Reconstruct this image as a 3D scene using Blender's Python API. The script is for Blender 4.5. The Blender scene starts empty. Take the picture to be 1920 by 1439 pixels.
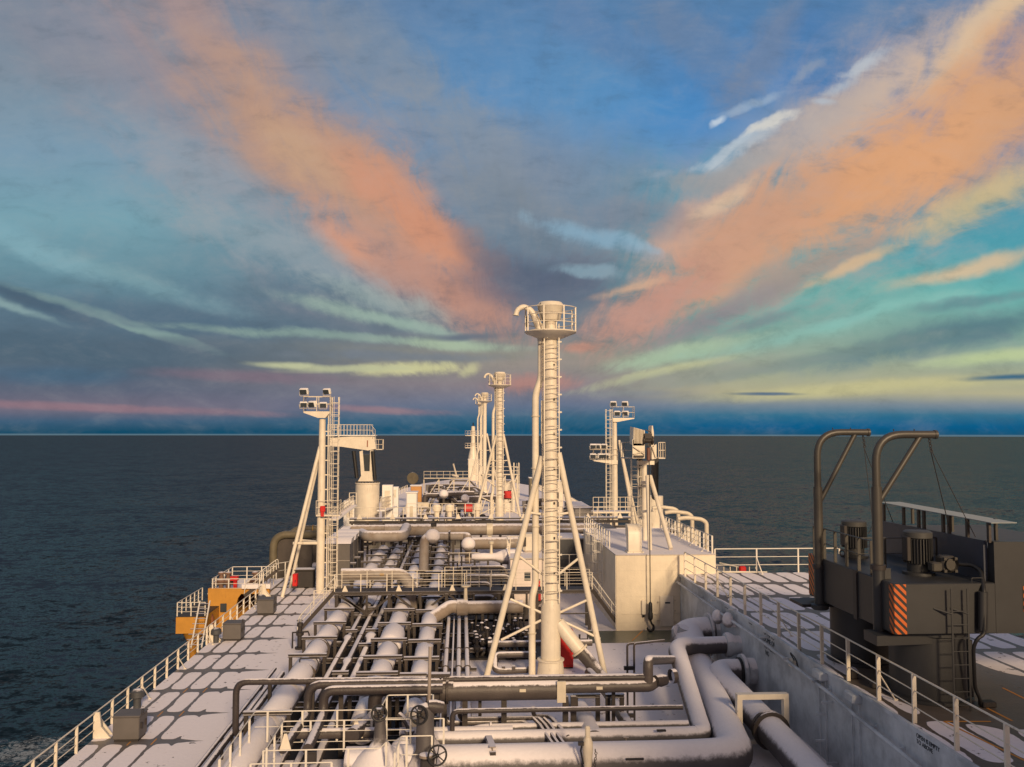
import bpy, math, random
from mathutils import Vector, Matrix, Quaternion, noise
random.seed(7)
rad = math.radians
C = bpy.context.scene.collection
scn = bpy.context.scene
# ---------------- camera: eye 13.4 m above the pipe deck, ship's axis is +Y ----------------
EYE = Vector((0, 0, 13.4)); FPX = 1600.0
th = math.atan(92.5/FPX); ps = math.atan(95/FPX*math.cos(th))
f_ = Vector((math.sin(ps)*math.cos(th), math.cos(ps)*math.cos(th), math.sin(th)))
r_ = Vector((math.cos(ps), -math.sin(ps), 0)); u_ = r_.cross(f_)
rl = 0.0014
r2 = r_*math.cos(rl)+u_*math.sin(rl); u2 = u_*math.cos(rl)-r_*math.sin(rl)
cd = bpy.data.cameras.new('camera'); cam = bpy.data.objects.new('camera', cd); C.objects.link(cam)
cd.sensor_width = 36; cd.lens = FPX/1920*36; cd.clip_start = 0.3; cd.clip_end = 30000
m = Matrix((r2, u2, -f_)).transposed().to_4x4(); m.translation = EYE
cam.matrix_world = m; scn.camera = cam
scn.render.resolution_x = 1024; scn.render.resolution_y = 767
scn.view_settings.view_transform = 'Standard'; scn.view_settings.look = 'None'
scn.view_settings.exposure = 0.0; scn.view_settings.gamma = 1.0
def ray(px, py): return r2*(px-960)/FPX+u2*(719.5-py)/FPX+f_
def at(px, py, Y): d = ray(px, py); return EYE+d*(Y/d.y)
def pz(px, py, z): d = ray(px, py); return EYE+d*((z-13.4)/d.z)
def pX(px, py, X): d = ray(px, py); return EYE+d*(X/d.x)

# ---------------- node helpers ----------------
def srgb(h, a=1):
    h = h.lstrip('#'); v = [int(h[i:i+2], 16)/255 for i in (0, 2, 4)]
    return tuple((c/12.92 if c <= .04045 else ((c+.055)/1.055)**2.4) for c in v)+(a,)
class NT:
    def __init__(s, nt): s.nt = nt; s.n = nt.nodes; s.l = nt.links
    def new(s, t, **k):
        n = s.n.new(t)
        for a, b in k.items(): setattr(n, a, b)
        return n
    def put(s, sock, v):
        if hasattr(v, 'is_linked') or isinstance(v, bpy.types.NodeSocket): s.l.new(v, sock)
        elif v is not None: sock.default_value = v
    def math(s, op, a, b=None, c=None, clamp=False):
        n = s.new('ShaderNodeMath', operation=op); n.use_clamp = clamp
        s.put(n.inputs[0], a)
        if b is not None: s.put(n.inputs[1], b)
        if c is not None: s.put(n.inputs[2], c)
        return n.outputs[0]
    def mix(s, f, a, b, blend='MIX'):
        n = s.new('ShaderNodeMix', data_type='RGBA', blend_type=blend)
        s.put(n.inputs[0], f); s.put(n.inputs[6], a); s.put(n.inputs[7], b)
        return n.outputs[2]
    def mr(s, v, a, b, c=0., d=1., smooth=True):
        n = s.new('ShaderNodeMapRange', interpolation_type='SMOOTHSTEP' if smooth else 'LINEAR')
        s.put(n.inputs[0], v)
        for i, x in zip((1, 2, 3, 4), (a, b, c, d)): s.put(n.inputs[i], x)
        return n.outputs[0]
    def noise(s, vec, scale, detail=3, rough=.5, dist=0, out=0):
        n = s.new('ShaderNodeTexNoise'); s.put(n.inputs['Vector'], vec)
        n.inputs['Scale'].default_value = scale; n.inputs['Detail'].default_value = detail
        n.inputs['Roughness'].default_value = rough; n.inputs['Distortion'].default_value = dist
        return n.outputs[out]
    def comb(s, x, y, z=0.):
        n = s.new('ShaderNodeCombineXYZ'); s.put(n.inputs[0], x); s.put(n.inputs[1], y); s.put(n.inputs[2], z)
        return n.outputs[0]
    def sep(s, v):
        n = s.new('ShaderNodeSeparateXYZ'); s.put(n.inputs[0], v); return n.outputs
    def vm(s, op, a, b=None, sc=None):
        n = s.new('ShaderNodeVectorMath', operation=op); s.put(n.inputs[0], a)
        if b is not None: s.put(n.inputs[1], b)
        if sc is not None: s.put(n.inputs['Scale'], sc)
        return n.outputs[0]
    def ramp(s, f, stops, interp='LINEAR'):
        n = s.new('ShaderNodeValToRGB'); s.put(n.inputs[0], f); cr = n.color_ramp; cr.interpolation = interp
        while len(cr.elements) < len(stops): cr.elements.new(.5)
        for e, (p, c) in zip(cr.elements, sorted(stops)): e.position = p; e.color = c
        return n.outputs[0]

# ---------------- world: dusk sky of cloud bands converging ahead of the bow ----------------
w = bpy.data.worlds.new('World'); scn.world = w; w.use_nodes = True
W = NT(w.node_tree); W.n.clear()
tc = W.new('ShaderNodeTexCoord').outputs['Generated']
dx, dy, dz = W.sep(tc)
ys = W.math('MAXIMUM', dy, 0.12)
U = W.math('DIVIDE', dx, ys); V = W.math('DIVIDE', dz, ys)
def sk(px, py): d = ray(px, py); return d.x/d.y, d.z/d.y
uv = W.comb(U, V)
# radiating streaks (parallel cloud streets seen in perspective)
cu, cv = sk(985, 850)
pu = W.math('SUBTRACT', U, cu); pv = W.math('SUBTRACT', V, cv)
ang = W.math('ARCTAN2', pu, W.math('MAXIMUM', pv, .012))
rr = W.math('LOGARITHM', W.math('ADD', W.math('SQRT', W.math('ADD', W.math('MULTIPLY', pu, pu), W.math('MULTIPLY', pv, pv))), .02), 2.718)
pol = W.comb(W.math('MULTIPLY', ang, 2.6), W.math('MULTIPLY', rr, 2.0), 3.1)
n1 = W.noise(pol, 1.5, 7, .66, .9)
pol2 = W.comb(W.math('MULTIPLY', ang, 7.0), W.math('MULTIPLY', rr, 3.4), 7.7)
n2 = W.noise(pol2, 1.5, 6, .68, 1.0)
pol3 = W.comb(W.math('MULTIPLY', ang, 20.0), W.math('MULTIPLY', rr, 5.0), 1.7)
n3 = W.noise(pol3, 1.0, 5, .62, .5)
iso = W.noise(W.vm('MULTIPLY', uv, (1.0, 1.9, 1)), 4.5, 8, .62, .35)
iso2 = W.noise(W.vm('MULTIPLY', uv, (1.0, 2.2, 1)), 15, 7, .66, .3)
wn = W.noise(uv, 3.2, 5, .55, 0, 1)
wn2 = W.noise(uv, 14.0, 4, .6, 0, 1)
off = W.vm('SCALE', W.vm('SUBTRACT', wn, (.5, .5, .5)), sc=.11)
off2 = W.vm('SCALE', W.vm('SUBTRACT', wn2, (.5, .5, .5)), sc=.022)
wuv = W.vm('ADD', uv, W.vm('MULTIPLY', W.vm('ADD', off, off2), W.comb(1.3, W.mr(V, .005, .35, .05, 1), 0)))
WU, WV, _ = W.sep(wuv)
def vst(lst):
    return [((0.02+sk(960, y)[1])/.6, srgb(c)) for y, c in lst]
tv = W.math('DIVIDE', W.math('ADD', WV, .02), .6)
RL = W.ramp(tv, vst([(0, '#7e8a9c'), (170, '#8192a2'), (300, '#7b9bb0'), (420, '#77a2b0'), (510, '#6c92a0'), (590, '#60798a'), (670, '#5a6c7c'), (735, '#646c7e'), (768, '#7b7484'), (792, '#46647e'), (810, '#2b556e'), (817, '#2a5570')]))
RC = W.ramp(tv, vst([(0, '#5a82ac'), (200, '#5a8fbf'), (340, '#7b8fa6'), (450, '#6f8699'), (550, '#6d7788'), (620, '#77828c'), (670, '#989488'), (720, '#8f858a'), (760, '#6c788f'), (785, '#416a84'), (808, '#2a5a76'), (817, '#2a5f80')]))
RR = W.ramp(tv, vst([(0, '#5580ac'), (160, '#447fb8'), (250, '#5a94c0'), (350, '#4c98ae'), (450, '#50a2b0'), (540, '#6cb3ae'), (600, '#7ea89f'), (670, '#9aa996'), (735, '#b3ae8c'), (757, '#7f8d97'), (777, '#3a7390'), (800, '#17608c'), (817, '#2a5a78')]))
base = W.mix(W.mr(WU, -.40, .06), RL, RC); base = W.mix(W.mr(WU, .1, .36), base, RR)
col = base
nm = W.math('SUBTRACT', W.math('ADD', W.math('MULTIPLY', n1, .22), W.math('ADD', W.math('MULTIPLY', n2, .36), W.math('ADD', W.math('MULTIPLY', iso, .22), W.math('MULTIPLY', iso2, .20)))), .5)
# each cloud patch: centre x,y, tilt, half lengths, colour, cover  (measured off the photograph, stored as sky directions)
BL = [
 (470,190,-45,560,250,'#9a9299',.65,1),(1660,270,33,640,260,'#b5a39c',.60,1),(1000,330,0,330,200,'#7f8d9f',.4,1),(1290,190,15,210,130,'#4186c2',.75,1),(1120,170,0,160,120,'#5590c0',.5,1),(1480,60,35,170,60,'#4a7db5',.5,1),
 (330,60,-60,270,130,'#b09490',.75,1),(150,120,-30,260,110,'#8e8c99',.5,1),(480,230,-45,300,110,'#b8937f',.8,1),(640,330,-40,300,100,'#c2967c',.85,1),
 (560,290,-40,120,50,'#caa583',.5,1),(800,430,-38,230,62,'#cf8f70',.95,1),(720,500,-33,210,62,'#c2927f',.85,1),(860,560,-32,150,52,'#be8c7a',.85,1),(640,470,-33,80,36,'#d49678',.8,1),
 (380,330,-28,260,50,'#9aa0aa',.55,1),(560,480,-22,260,44,'#94a3ab',.7,1),(700,560,-15,150,30,'#9db0ac',.6,1),
 (920,300,-48,260,90,'#8a94a0',.6,1),(700,120,-35,240,110,'#84909f',.6,1),(990,420,-30,180,70,'#7c8894',.6,1),(1010,520,0,170,60,'#636d80',.95,1),(900,470,-35,80,40,'#77747f',.6,1),
 (1280,80,-50,200,60,'#6f829f',.6,1),(1420,90,55,170,60,'#7a869c',.6,1),(1120,60,-30,200,60,'#6480a8',.4,1),
 (1860,50,40,260,50,'#dfc09a',.95,1),(1640,180,37,330,80,'#d0b7a2',.85,1),(1500,270,37,220,60,'#b5a9a5',.7,1),(1840,230,30,380,165,'#d69f74',1.0,1),(1590,360,31,380,112,'#db9f70',1.0,1),
 (1370,470,32,290,90,'#cc9a7d',.95,1),(1210,570,32,190,62,'#c49180',.9,1),(1290,430,30,150,40,'#cfa38c',.6,1),(1840,370,24,220,50,'#cfba8a',.85,1),(1470,530,24,240,38,'#a8998f',.85,1),
 (1600,500,26,120,16,'#dcb88c',.8,.6),(1330,590,20,190,30,'#918c92',.8,1),(1370,385,25,70,20,'#d9bd9f',.7,.7),(1180,530,14,90,12,'#d9ad8c',.7,.6),
 (1810,500,17,180,20,'#d2bb98',.95,.5),(1430,600,16,120,14,'#7e8d92',.7,.7),(1560,605,12,110,12,'#72898e',.7,.7),
 (1385,285,34,75,22,'#bac4cb',.6,1.8),(1345,300,30,60,14,'#bcc8d0',.6,1.5),(1430,250,24,60,14,'#dad6cc',.8,1.3),(1610,125,22,95,15,'#bcc4cc',.75,1.6),(1650,100,24,70,10,'#b4bcc6',.6,1.6),(1560,168,34,60,18,'#b4bec9',.7,1.5),(1380,330,12,90,20,'#a5a4a4',.6,1.4),(1325,232,45,20,9,'#c8d4de',.8,.5),(1390,205,12,70,14,'#9fb4ca',.6,.8),(1530,205,8,30,9,'#b4bfcb',.7,.6),(1500,140,40,70,16,'#8e9db2',.6,.8),(1240,335,8,40,12,'#93a3b2',.6,.7),(1330,350,5,90,22,'#a09e9e',.6,.8),
 (1110,445,-13,150,20,'#86aac0',.8,1.2),(1100,503,-6,80,13,'#8fafbd',.6,1.2),(1190,455,-14,60,12,'#8fb4c8',.6,1.2),(1190,410,-5,130,40,'#7f8897',.6,1),
 (60,560,-20,150,20,'#526577',.85,.8),(40,575,-22,90,9,'#93afae',.7,.6),(240,600,-17,220,11,'#90aca4',.7,1.1),(420,600,-6,330,30,'#5d7486',.8,.9),(640,630,-4,330,11,'#96b0a2',.6,1.2),(720,600,-14,190,16,'#9bb3a6',.85,.8),(830,645,-4,130,13,'#a9bba0',.85,.7),
 (200,500,-16,330,24,'#82a6ae',.6,.9),(60,450,-24,160,30,'#82aebb',.6,.9),(120,660,-3,330,44,'#566c7c',.7,1),(100,705,0,170,20,'#4c6c84',.7,.8),(400,660,-2,360,30,'#5e6f7e',.6,1),(480,705,-2,200,14,'#857380',.7,.8),
 (850,630,2,90,8,'#6c7684',.9,.6),(760,668,-1,230,12,'#76808c',.7,.8),(760,690,3,95,15,'#cfcc96',.9,1.1),(560,686,-4,75,8,'#c2c59c',.9,.6),(660,692,2,120,8,'#bcbf98',.8,.6),(865,692,20,26,14,'#c9c596',.8,.6),
 (170,764,-2,400,9,'#a07c84',.6,.9),(720,768,-3,120,8,'#a07f86',.7,.5),(980,720,4,90,22,'#b5847a',.8,.9),(1080,652,5,60,12,'#c08e7c',.9,.7),(1010,680,4,140,18,'#9d918a',.6,.9),
 (1290,655,12,200,24,'#a6bda0',.95,.9),(1230,695,13,190,11,'#bfc096',.85,.8),(1500,625,11,260,22,'#8fb8aa',.85,.9),(1640,590,14,230,16,'#86c0b6',.7,.8),(1800,625,13,330,38,'#5e7f89',.9,1),(1560,668,10,300,17,'#7a918e',.8,.8),(1820,565,12,150,16,'#678a92',.7,.9),
 (1650,727,4,360,17,'#c3bd8c',.95,.6),(1870,668,8,170,16,'#bccb98',.9,.7),(1880,707,4,100,8,'#4a7089',1.0,.5),(1440,739,0,90,4,'#5f7488',1.0,.3),(1180,738,1,120,8,'#8b8f93',.7,.6),(1300,705,8,260,22,'#959a90',.6,.9),
]
for (bx, by, an, a, b, hx, st, ns) in BL:
    u0, v0 = sk(bx, by)
    mp = W.new('ShaderNodeMapping', vector_type='TEXTURE'); W.l.new(wuv, mp.inputs[0])
    mp.inputs[1].default_value = (u0, v0, 0); mp.inputs[2].default_value = (0, 0, rad(an)); mp.inputs[3].default_value = (a/FPX*1.25, b/FPX*1.25, 1)
    g = W.new('ShaderNodeTexGradient', gradient_type='SPHERICAL'); W.l.new(mp.outputs[0], g.inputs[0])
    f = W.math('ADD', g.outputs['Fac'], W.math('MULTIPLY', W.math('MULTIPLY', nm, ns*2.7), W.math('MULTIPLY', g.outputs['Fac'], 3.5, clamp=True)))
    col = W.mix(W.mr(f, .0, .85, 0, st), col, srgb(hx))
# fine streak contrast
col = W.mix(W.mr(n2, .4, .75, 0, .06), col, W.mix(.5, col, (.55, .5, .45, 1)))
col = W.mix(W.mr(n1, .3, .6, .14, 0), col, W.mix(.45, col, (.08, .10, .12, 1)))
col = W.mix(W.mr(n3, .42, .75, 0, .03), col, W.mix(.5, col, (.50, .47, .44, 1)))
col = W.mix(W.mr(n3, .28, .5, .03, 0), col, (.07, .09, .11, 1))
col = W.mix(W.mr(iso2, .45, .75, 0, .20), col, W.mix(.5, col, (.50, .48, .46, 1)))
col = W.mix(W.mr(iso2, .25, .5, .20, 0), col, (.07, .09, .11, 1))
hs = W.new('ShaderNodeHueSaturation'); hs.inputs['Saturation'].default_value = .92; W.l.new(col, hs.inputs['Color']); col = hs.outputs[0]
bc = W.new('ShaderNodeBrightContrast'); bc.inputs['Contrast'].default_value = .06; bc.inputs['Bright'].default_value = -.004; W.l.new(col, bc.inputs[0]); col = W.vm('MAXIMUM', bc.outputs[0], (.004, .008, .012))
col = W.mix(W.math('MULTIPLY', W.mr(V, -.0012, -.0022), .55), col, srgb('#71858c'))
# sky behind the camera: warm glow low down, paler overhead
bk = W.ramp(W.mr(dz, -.02, 1, 0, 1, False), [(0, (0.689, 0.413, 0.240, 1)), (.12, (0.689, 0.427, 0.282, 1)), (.3, (0.468, 0.330, 0.303, 1)), (.6, (0.303, 0.248, 0.268, 1)), (1, (0.221, 0.207, 0.247, 1))])
col = W.mix(W.math('MULTIPLY', W.mr(dy, .52, .08), W.mr(dz, -.3, -.02)), col, bk)
lf = W.mr(dx, -.2, -.9)      # port side cooler
col = W.mix(W.math('MULTIPLY', W.mr(dy, .5, .1), W.math('MULTIPLY', lf, .85)), col, (.17, .22, .29, 1))
bg = W.new('ShaderNodeBackground'); W.l.new(col, bg.inputs[0]); bg.inputs[1].default_value = 1.0
wo = W.new('ShaderNodeOutputWorld'); W.l.new(bg.outputs[0], wo.inputs[0])
w.cycles.sampling_method = 'MANUAL'; w.cycles.sample_map_resolution = 512
# ---------------- sun: very low and soft, astern on the starboard quarter ----------------
SUN_EL, SUN_AZ = 21, 14      # azimuth from dead astern towards starboard
sd = bpy.data.lights.new('sun', 'SUN'); sun = bpy.data.objects.new('sun', sd); C.objects.link(sun)
sd.energy = 3.8; sd.angle = rad(8); sd.color = (1.0, .73, .45)
sv = Vector((math.sin(rad(SUN_AZ))*math.cos(rad(SUN_EL)), -math.cos(rad(SUN_AZ))*math.cos(rad(SUN_EL)), math.sin(rad(SUN_EL))))
sun.rotation_euler = sv.to_track_quat('Z', 'Y').to_euler(); sun.location = (20, -40, 40)

# ---------------- materials ----------------
MATS = {}
def mat_base(name):
    m = bpy.data.materials.new(name); m.use_nodes = True; n = NT(m.node_tree); b = n.n['Principled BSDF']; MATS[name] = m
    return m, n, b
def paint(name, c, rough=.5, var=.12, rust=0., snow=None, scale=1.2, metal=0, frost=0., bump=.1, snowc=(.84, .79, .80, 1), edge=.16, seams=None, streak=0.):
    """painted steel; snow = height of world normal z above which it lies"""
    m, n, b = mat_base(name)
    geo = n.new('ShaderNodeNewGeometry'); P = geo.outputs['Position']; N = geo.outputs['Normal']
    nz = n.noise(P, scale, 4, .6)
    col = n.mix(n.mr(nz, .3, .7, 0, 1), tuple(x*(1-var) for x in c[:3])+(1,), tuple(min(1, x*(1+var)) for x in c[:3])+(1,))
    fine = n.noise(P, 9, 5, .7)
    col = n.mix(n.mr(fine, .58, .72, 0, .18), col, tuple(x*.5 for x in c[:3])+(1,))
    if rust:
        st = n.noise(n.vm('MULTIPLY', P, (3., 3., .5)), 2.2, 5, .65)
        col = n.mix(n.mr(st, .60, .70, 0, rust), col, (.22, .11, .05, 1))
    if streak:
        sk_ = n.noise(n.vm('MULTIPLY', P, (5., 5., .22)), 1.6, 5, .7)
        col = n.mix(n.mr(sk_, .52, .75, 0, streak), col, tuple(x*.62 for x in c[:3])+(1,))
        sp = n.noise(P, 4.5, 6, .75); col = n.mix(n.mr(sp, .68, .74, 0, min(1, streak*2)), col, (.20, .10, .05, 1))
    if seams:
        X_, Y_, Z_ = n.sep(P); ln = None
        for cc, sp_ in ((X_, seams[0]), (Y_, seams[1]), (Z_, seams[2])):
            t_ = n.math('ABSOLUTE', n.math('SUBTRACT', n.math('FRACT', n.math('DIVIDE', n.math('ADD', cc, .37), sp_)), .5)); q_ = n.mr(t_, 0, .022/sp_, 1, 0)
            ln = q_ if ln is None else n.math('MAXIMUM', ln, q_)
        col = n.mix(n.math('MULTIPLY', ln, .22), col, tuple(x*.4 for x in c[:3])+(1,))
    rgh = rough
    if frost:
        fr = n.noise(P, .45, 5, .65)
        col = n.mix(n.mr(fr, .38, .66, 0, frost), col, (.62, .66, .70, 1))
    if snow is not None:
        z = n.sep(N)[2]
        e = n.math('ADD', z, n.math('MULTIPLY', n.math('SUBTRACT', n.noise(P, 3.5, 6, .7), .5), .55))
        fac = n.mr(e, snow, snow+edge)
        sc = n.mix(n.noise(P, 6, 4, .6), snowc, tuple(x*.86 for x in snowc[:3])+(1,))
        col = n.mix(fac, col, sc); rgh = n.mr(fac, 0, 1, rough, .95)
        bp = n.new('ShaderNodeBump'); bp.inputs['Strength'].default_value = .5; bp.inputs['Distance'].default_value = .05
        n.l.new(n.math('ADD', n.math('MULTIPLY', fac, .7), n.math('MULTIPLY', n.noise(P, 12, 5, .6), .5)), bp.inputs['Height']); n.l.new(bp.outputs[0], b.inputs['Normal'])
    elif bump:
        bp = n.new('ShaderNodeBump'); bp.inputs['Strength'].default_value = bump; bp.inputs['Distance'].default_value = .03
        n.l.new(n.noise(P, 2.5, 4, .6), bp.inputs['Height']); n.l.new(bp.outputs[0], b.inputs['Normal'])
    n.l.new(col, b.inputs['Base Color']); n.put(b.inputs['Roughness'], rgh); b.inputs['Metallic'].default_value = metal
    return m
cream = paint('cream_paint', (.71, .64, .525), .45, .07, .30, streak=.30)
creamd = paint('cream_paint_worn', (.62, .55, .43), .5, .10, .35)
creams = paint('cream_paint_snowy', (.76, .68, .54), .5, .06, .15, snow=.80)
housep = paint('house_paint', (.74, .65, .50), .5, .05, .05, snow=.7, streak=.22, bump=.3, seams=(2.4, 2.6, 1.75))
pinkp = paint('pale_house_paint', (.76, .66, .60), .5, .05, .05, snow=.55)
pipem = paint('grey_pipe_snowy', (.075, .062, .058), .5, .12, .12, snow=.55)
pipeh = paint('pipe_thick_snow', (.08, .072, .075), .6, .12, 0, snow=.28, edge=.34)
pipef = paint('pipe_frosted', (.24, .19, .15), .6, .12, .05, snow=.60, frost=.18, edge=.25)
pipew = paint('pipe_buried', (.14, .12, .12), .6, .12, 0, snow=0.0, edge=.42)
plaster = paint('plastered_snow', (.30, .27, .26), .8, .08, 0, snow=-.55, edge=.4)
frostf = paint('frosted_flange', (.30, .31, .33), .7, .10, 0, snow=.35, frost=.9)
piped = paint('dark_pipe', (.042, .034, .034), .5, .15, .1, snow=.72)
steel = paint('rack_steel', (.042, .033, .029), .55, .15, .15, snow=.8)
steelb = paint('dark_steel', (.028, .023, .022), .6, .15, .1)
olive = paint('olive_steel', (.13, .11, .07), .6, .15, .2, snow=.93)
boxm = paint('box_grey', (.11, .10, .095), .6, .08, .05)
boxs = paint('box_grey_snowy', (.15, .14, .135), .6, .08, .05, snow=.8)
dgrey = paint('dark_block', (.055, .058, .064), .6, .08, 0, snow=.85)
wallm = paint('frosted_wall', (.36, .39, .42), .7, .10, .12, frost=.9, streak=.35, seams=(9, 2.44, 1.9))
crane = paint('crane_dark_grey', (.025, .026, .028), .5, .08, 0)
craneb = paint('davit_grey', (.050, .046, .040), .45, .08, .05)
yell = paint('yellow_paint', (.50, .24, .035), .5, .08, .25)
redp = paint('red_paint', (.55, .015, .012), .45, .08, 0)
black = paint('black_rubber', (.012, .012, .013), .5, .1, 0)
white = paint('white_enamel', (.82, .80, .76), .4, .04, 0, snow=.7)
railw = paint('rail_white', (.66, .62, .55), .45, .05, .05)
gold = paint('brass_yellow', (.45, .25, .04), .5, .1, 0)
glassm = paint('lamp_glass', (.05, .06, .07), .12, .05, 0, bump=0)
blk = paint('stencil_black', (.02, .03, .04), .7, .05, 0, bump=0)
def hazard():
    m, n, b = mat_base('hazard_stripes')
    P = n.new('ShaderNodeNewGeometry').outputs['Position']; x, y, z = n.sep(P)
    t = n.math('FRACT', n.math('MULTIPLY', n.math('ADD', n.math('ADD', n.math('MULTIPLY', x, 1.0), n.math('MULTIPLY', y, -.9)), z), 3.6))
    n.l.new(n.mix(n.mr(t, .48, .5), (.015, .013, .012, 1), (.50, .105, .012, 1)), b.inputs['Base Color']); b.inputs['Roughness'].default_value = .5
    return m
hazm = hazard()
SN = (.86, .80, .81, 1)
def deckmat(name, x0, sx, y0, sy, xsolid, side=1, bare=(.15, .135, .13, 1), wet=.45, cover=0., gapx=.93, clear=None):
    """steel deck with snow lying in rounded panels between the frames beneath"""
    m, n, b = mat_base(name)
    P = n.new('ShaderNodeNewGeometry').outputs['Position']
    wv = n.vm('SCALE', n.vm('SUBTRACT', n.noise(P, .9, 4, .6, 0, 1), (.5, .5, .5)), sc=.26)
    x, y, z = n.sep(n.vm('ADD', P, wv))
    fx = n.math('FRACT', n.math('DIVIDE', n.math('SUBTRACT', x, x0), sx)); fy = n.math('FRACT', n.math('DIVIDE', n.math('SUBTRACT', y, y0), sy))
    ax = n.math('ABSOLUTE', n.math('SUBTRACT', n.math('MULTIPLY', fx, 2), 1)); ay = n.math('ABSOLUTE', n.math('SUBTRACT', n.math('MULTIPLY', fy, 2), 1))
    solid = n.mr(x, xsolid-.15*side, xsolid+.15*side) if side > 0 else n.mr(x, xsolid+.15, xsolid-.15)
    far = n.mr(x, xsolid+.1*side, xsolid+1.9*side, 0, 1, False) if side > 0 else n.mr(x, xsolid-.1, xsolid-1.9, 0, 1, False)
    e = n.math('ADD', n.math('MULTIPLY', n.math('POWER', ax, 4.4), n.math('SUBTRACT', 1., solid)), n.math('POWER', ay, 5.0))
    lim = n.math('ADD', gapx-.45+cover, n.math('MULTIPLY', far, .75))
    lim = n.math('ADD', lim, n.math('MULTIPLY', n.math('SUBTRACT', n.noise(P, .33, 3, .5), .5), .9 if clear else .6))
    if clear:
        px_, py_, _z = n.sep(P)
        q = n.math('ADD', n.math('POWER', n.math('DIVIDE', n.math('SUBTRACT', px_, clear[0]), clear[2]), 2.), n.math('POWER', n.math('DIVIDE', n.math('SUBTRACT', py_, clear[1]), clear[3]), 2.))
        lim = n.math('SUBTRACT', lim, n.mr(q, .5, 1.2, .9, 0))
    fac = n.mr(n.math('SUBTRACT', lim, e), -.02, .03)
    # trodden / wind-cleared spots
    sp = n.noise(P, 1.7, 5, .68); fac = n.math('MULTIPLY', fac, n.mr(sp, .645, .665, 1, 0))
    nb = n.noise(P, .6, 4, .6)
    gr = n.mix(n.mr(nb, .3, .7), bare, tuple(c*.75 for c in bare[:3])+(1,))
    sc = n.mix(n.noise(P, 5, 5, .65), SN, (.74, .69, .71, 1))
    n.l.new(n.mix(fac, gr, sc), b.inputs['Base Color']); n.l.new(n.mr(fac, 0, 1, wet, .95), b.inputs['Roughness'])
    # footprints
    vo = n.new('ShaderNodeTexVoronoi'); vo.inputs['Scale'].default_value = 2.2; n.l.new(P, vo.inputs['Vector'])
    tr = n.mr(n.noise(n.vm('MULTIPLY', P, (1, .25, 1)), .55, 2, .5), .56, .62)
    ft = n.math('MULTIPLY', n.mr(vo.outputs['Distance'], .12, .2, 1, 0), tr)
    fp = n.math('MULTIPLY', n.math('MULTIPLY', ft, fac), .55); n.l.new(n.mix(fp, n.mix(fac, gr, sc), (.38, .34, .35, 1)), b.inputs['Base Color'])
    h = n.math('SUBTRACT', n.math('ADD', n.math('MULTIPLY', fac, .8), n.math('MULTIPLY', n.noise(P, 7, 6, .65), .35)), n.math('MULTIPLY', ft, .9))
    bp = n.new('ShaderNodeBump'); bp.inputs['Strength'].default_value = .7; bp.inputs['Distance'].default_value = .06
    n.l.new(h, bp.inputs['Height']); n.l.new(bp.outputs[0], b.inputs['Normal'])
    return m
deckL = deckmat('pipe_deck_snow', -15.25, 1.0, 35.0, 3.72, -12.3)
deckR = deckmat('upper_deck_snow', 15.3, 1.25, 33.0, 4.3, 60., wet=.5, cover=-.02, bare=(.13, .105, .085, 1), clear=(18.8, 32.0, 3.5, 5.0))
deckF = deckmat('forward_deck_snow', -15.25, 2.0, 100.0, 9, -14, cover=.3)
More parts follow.
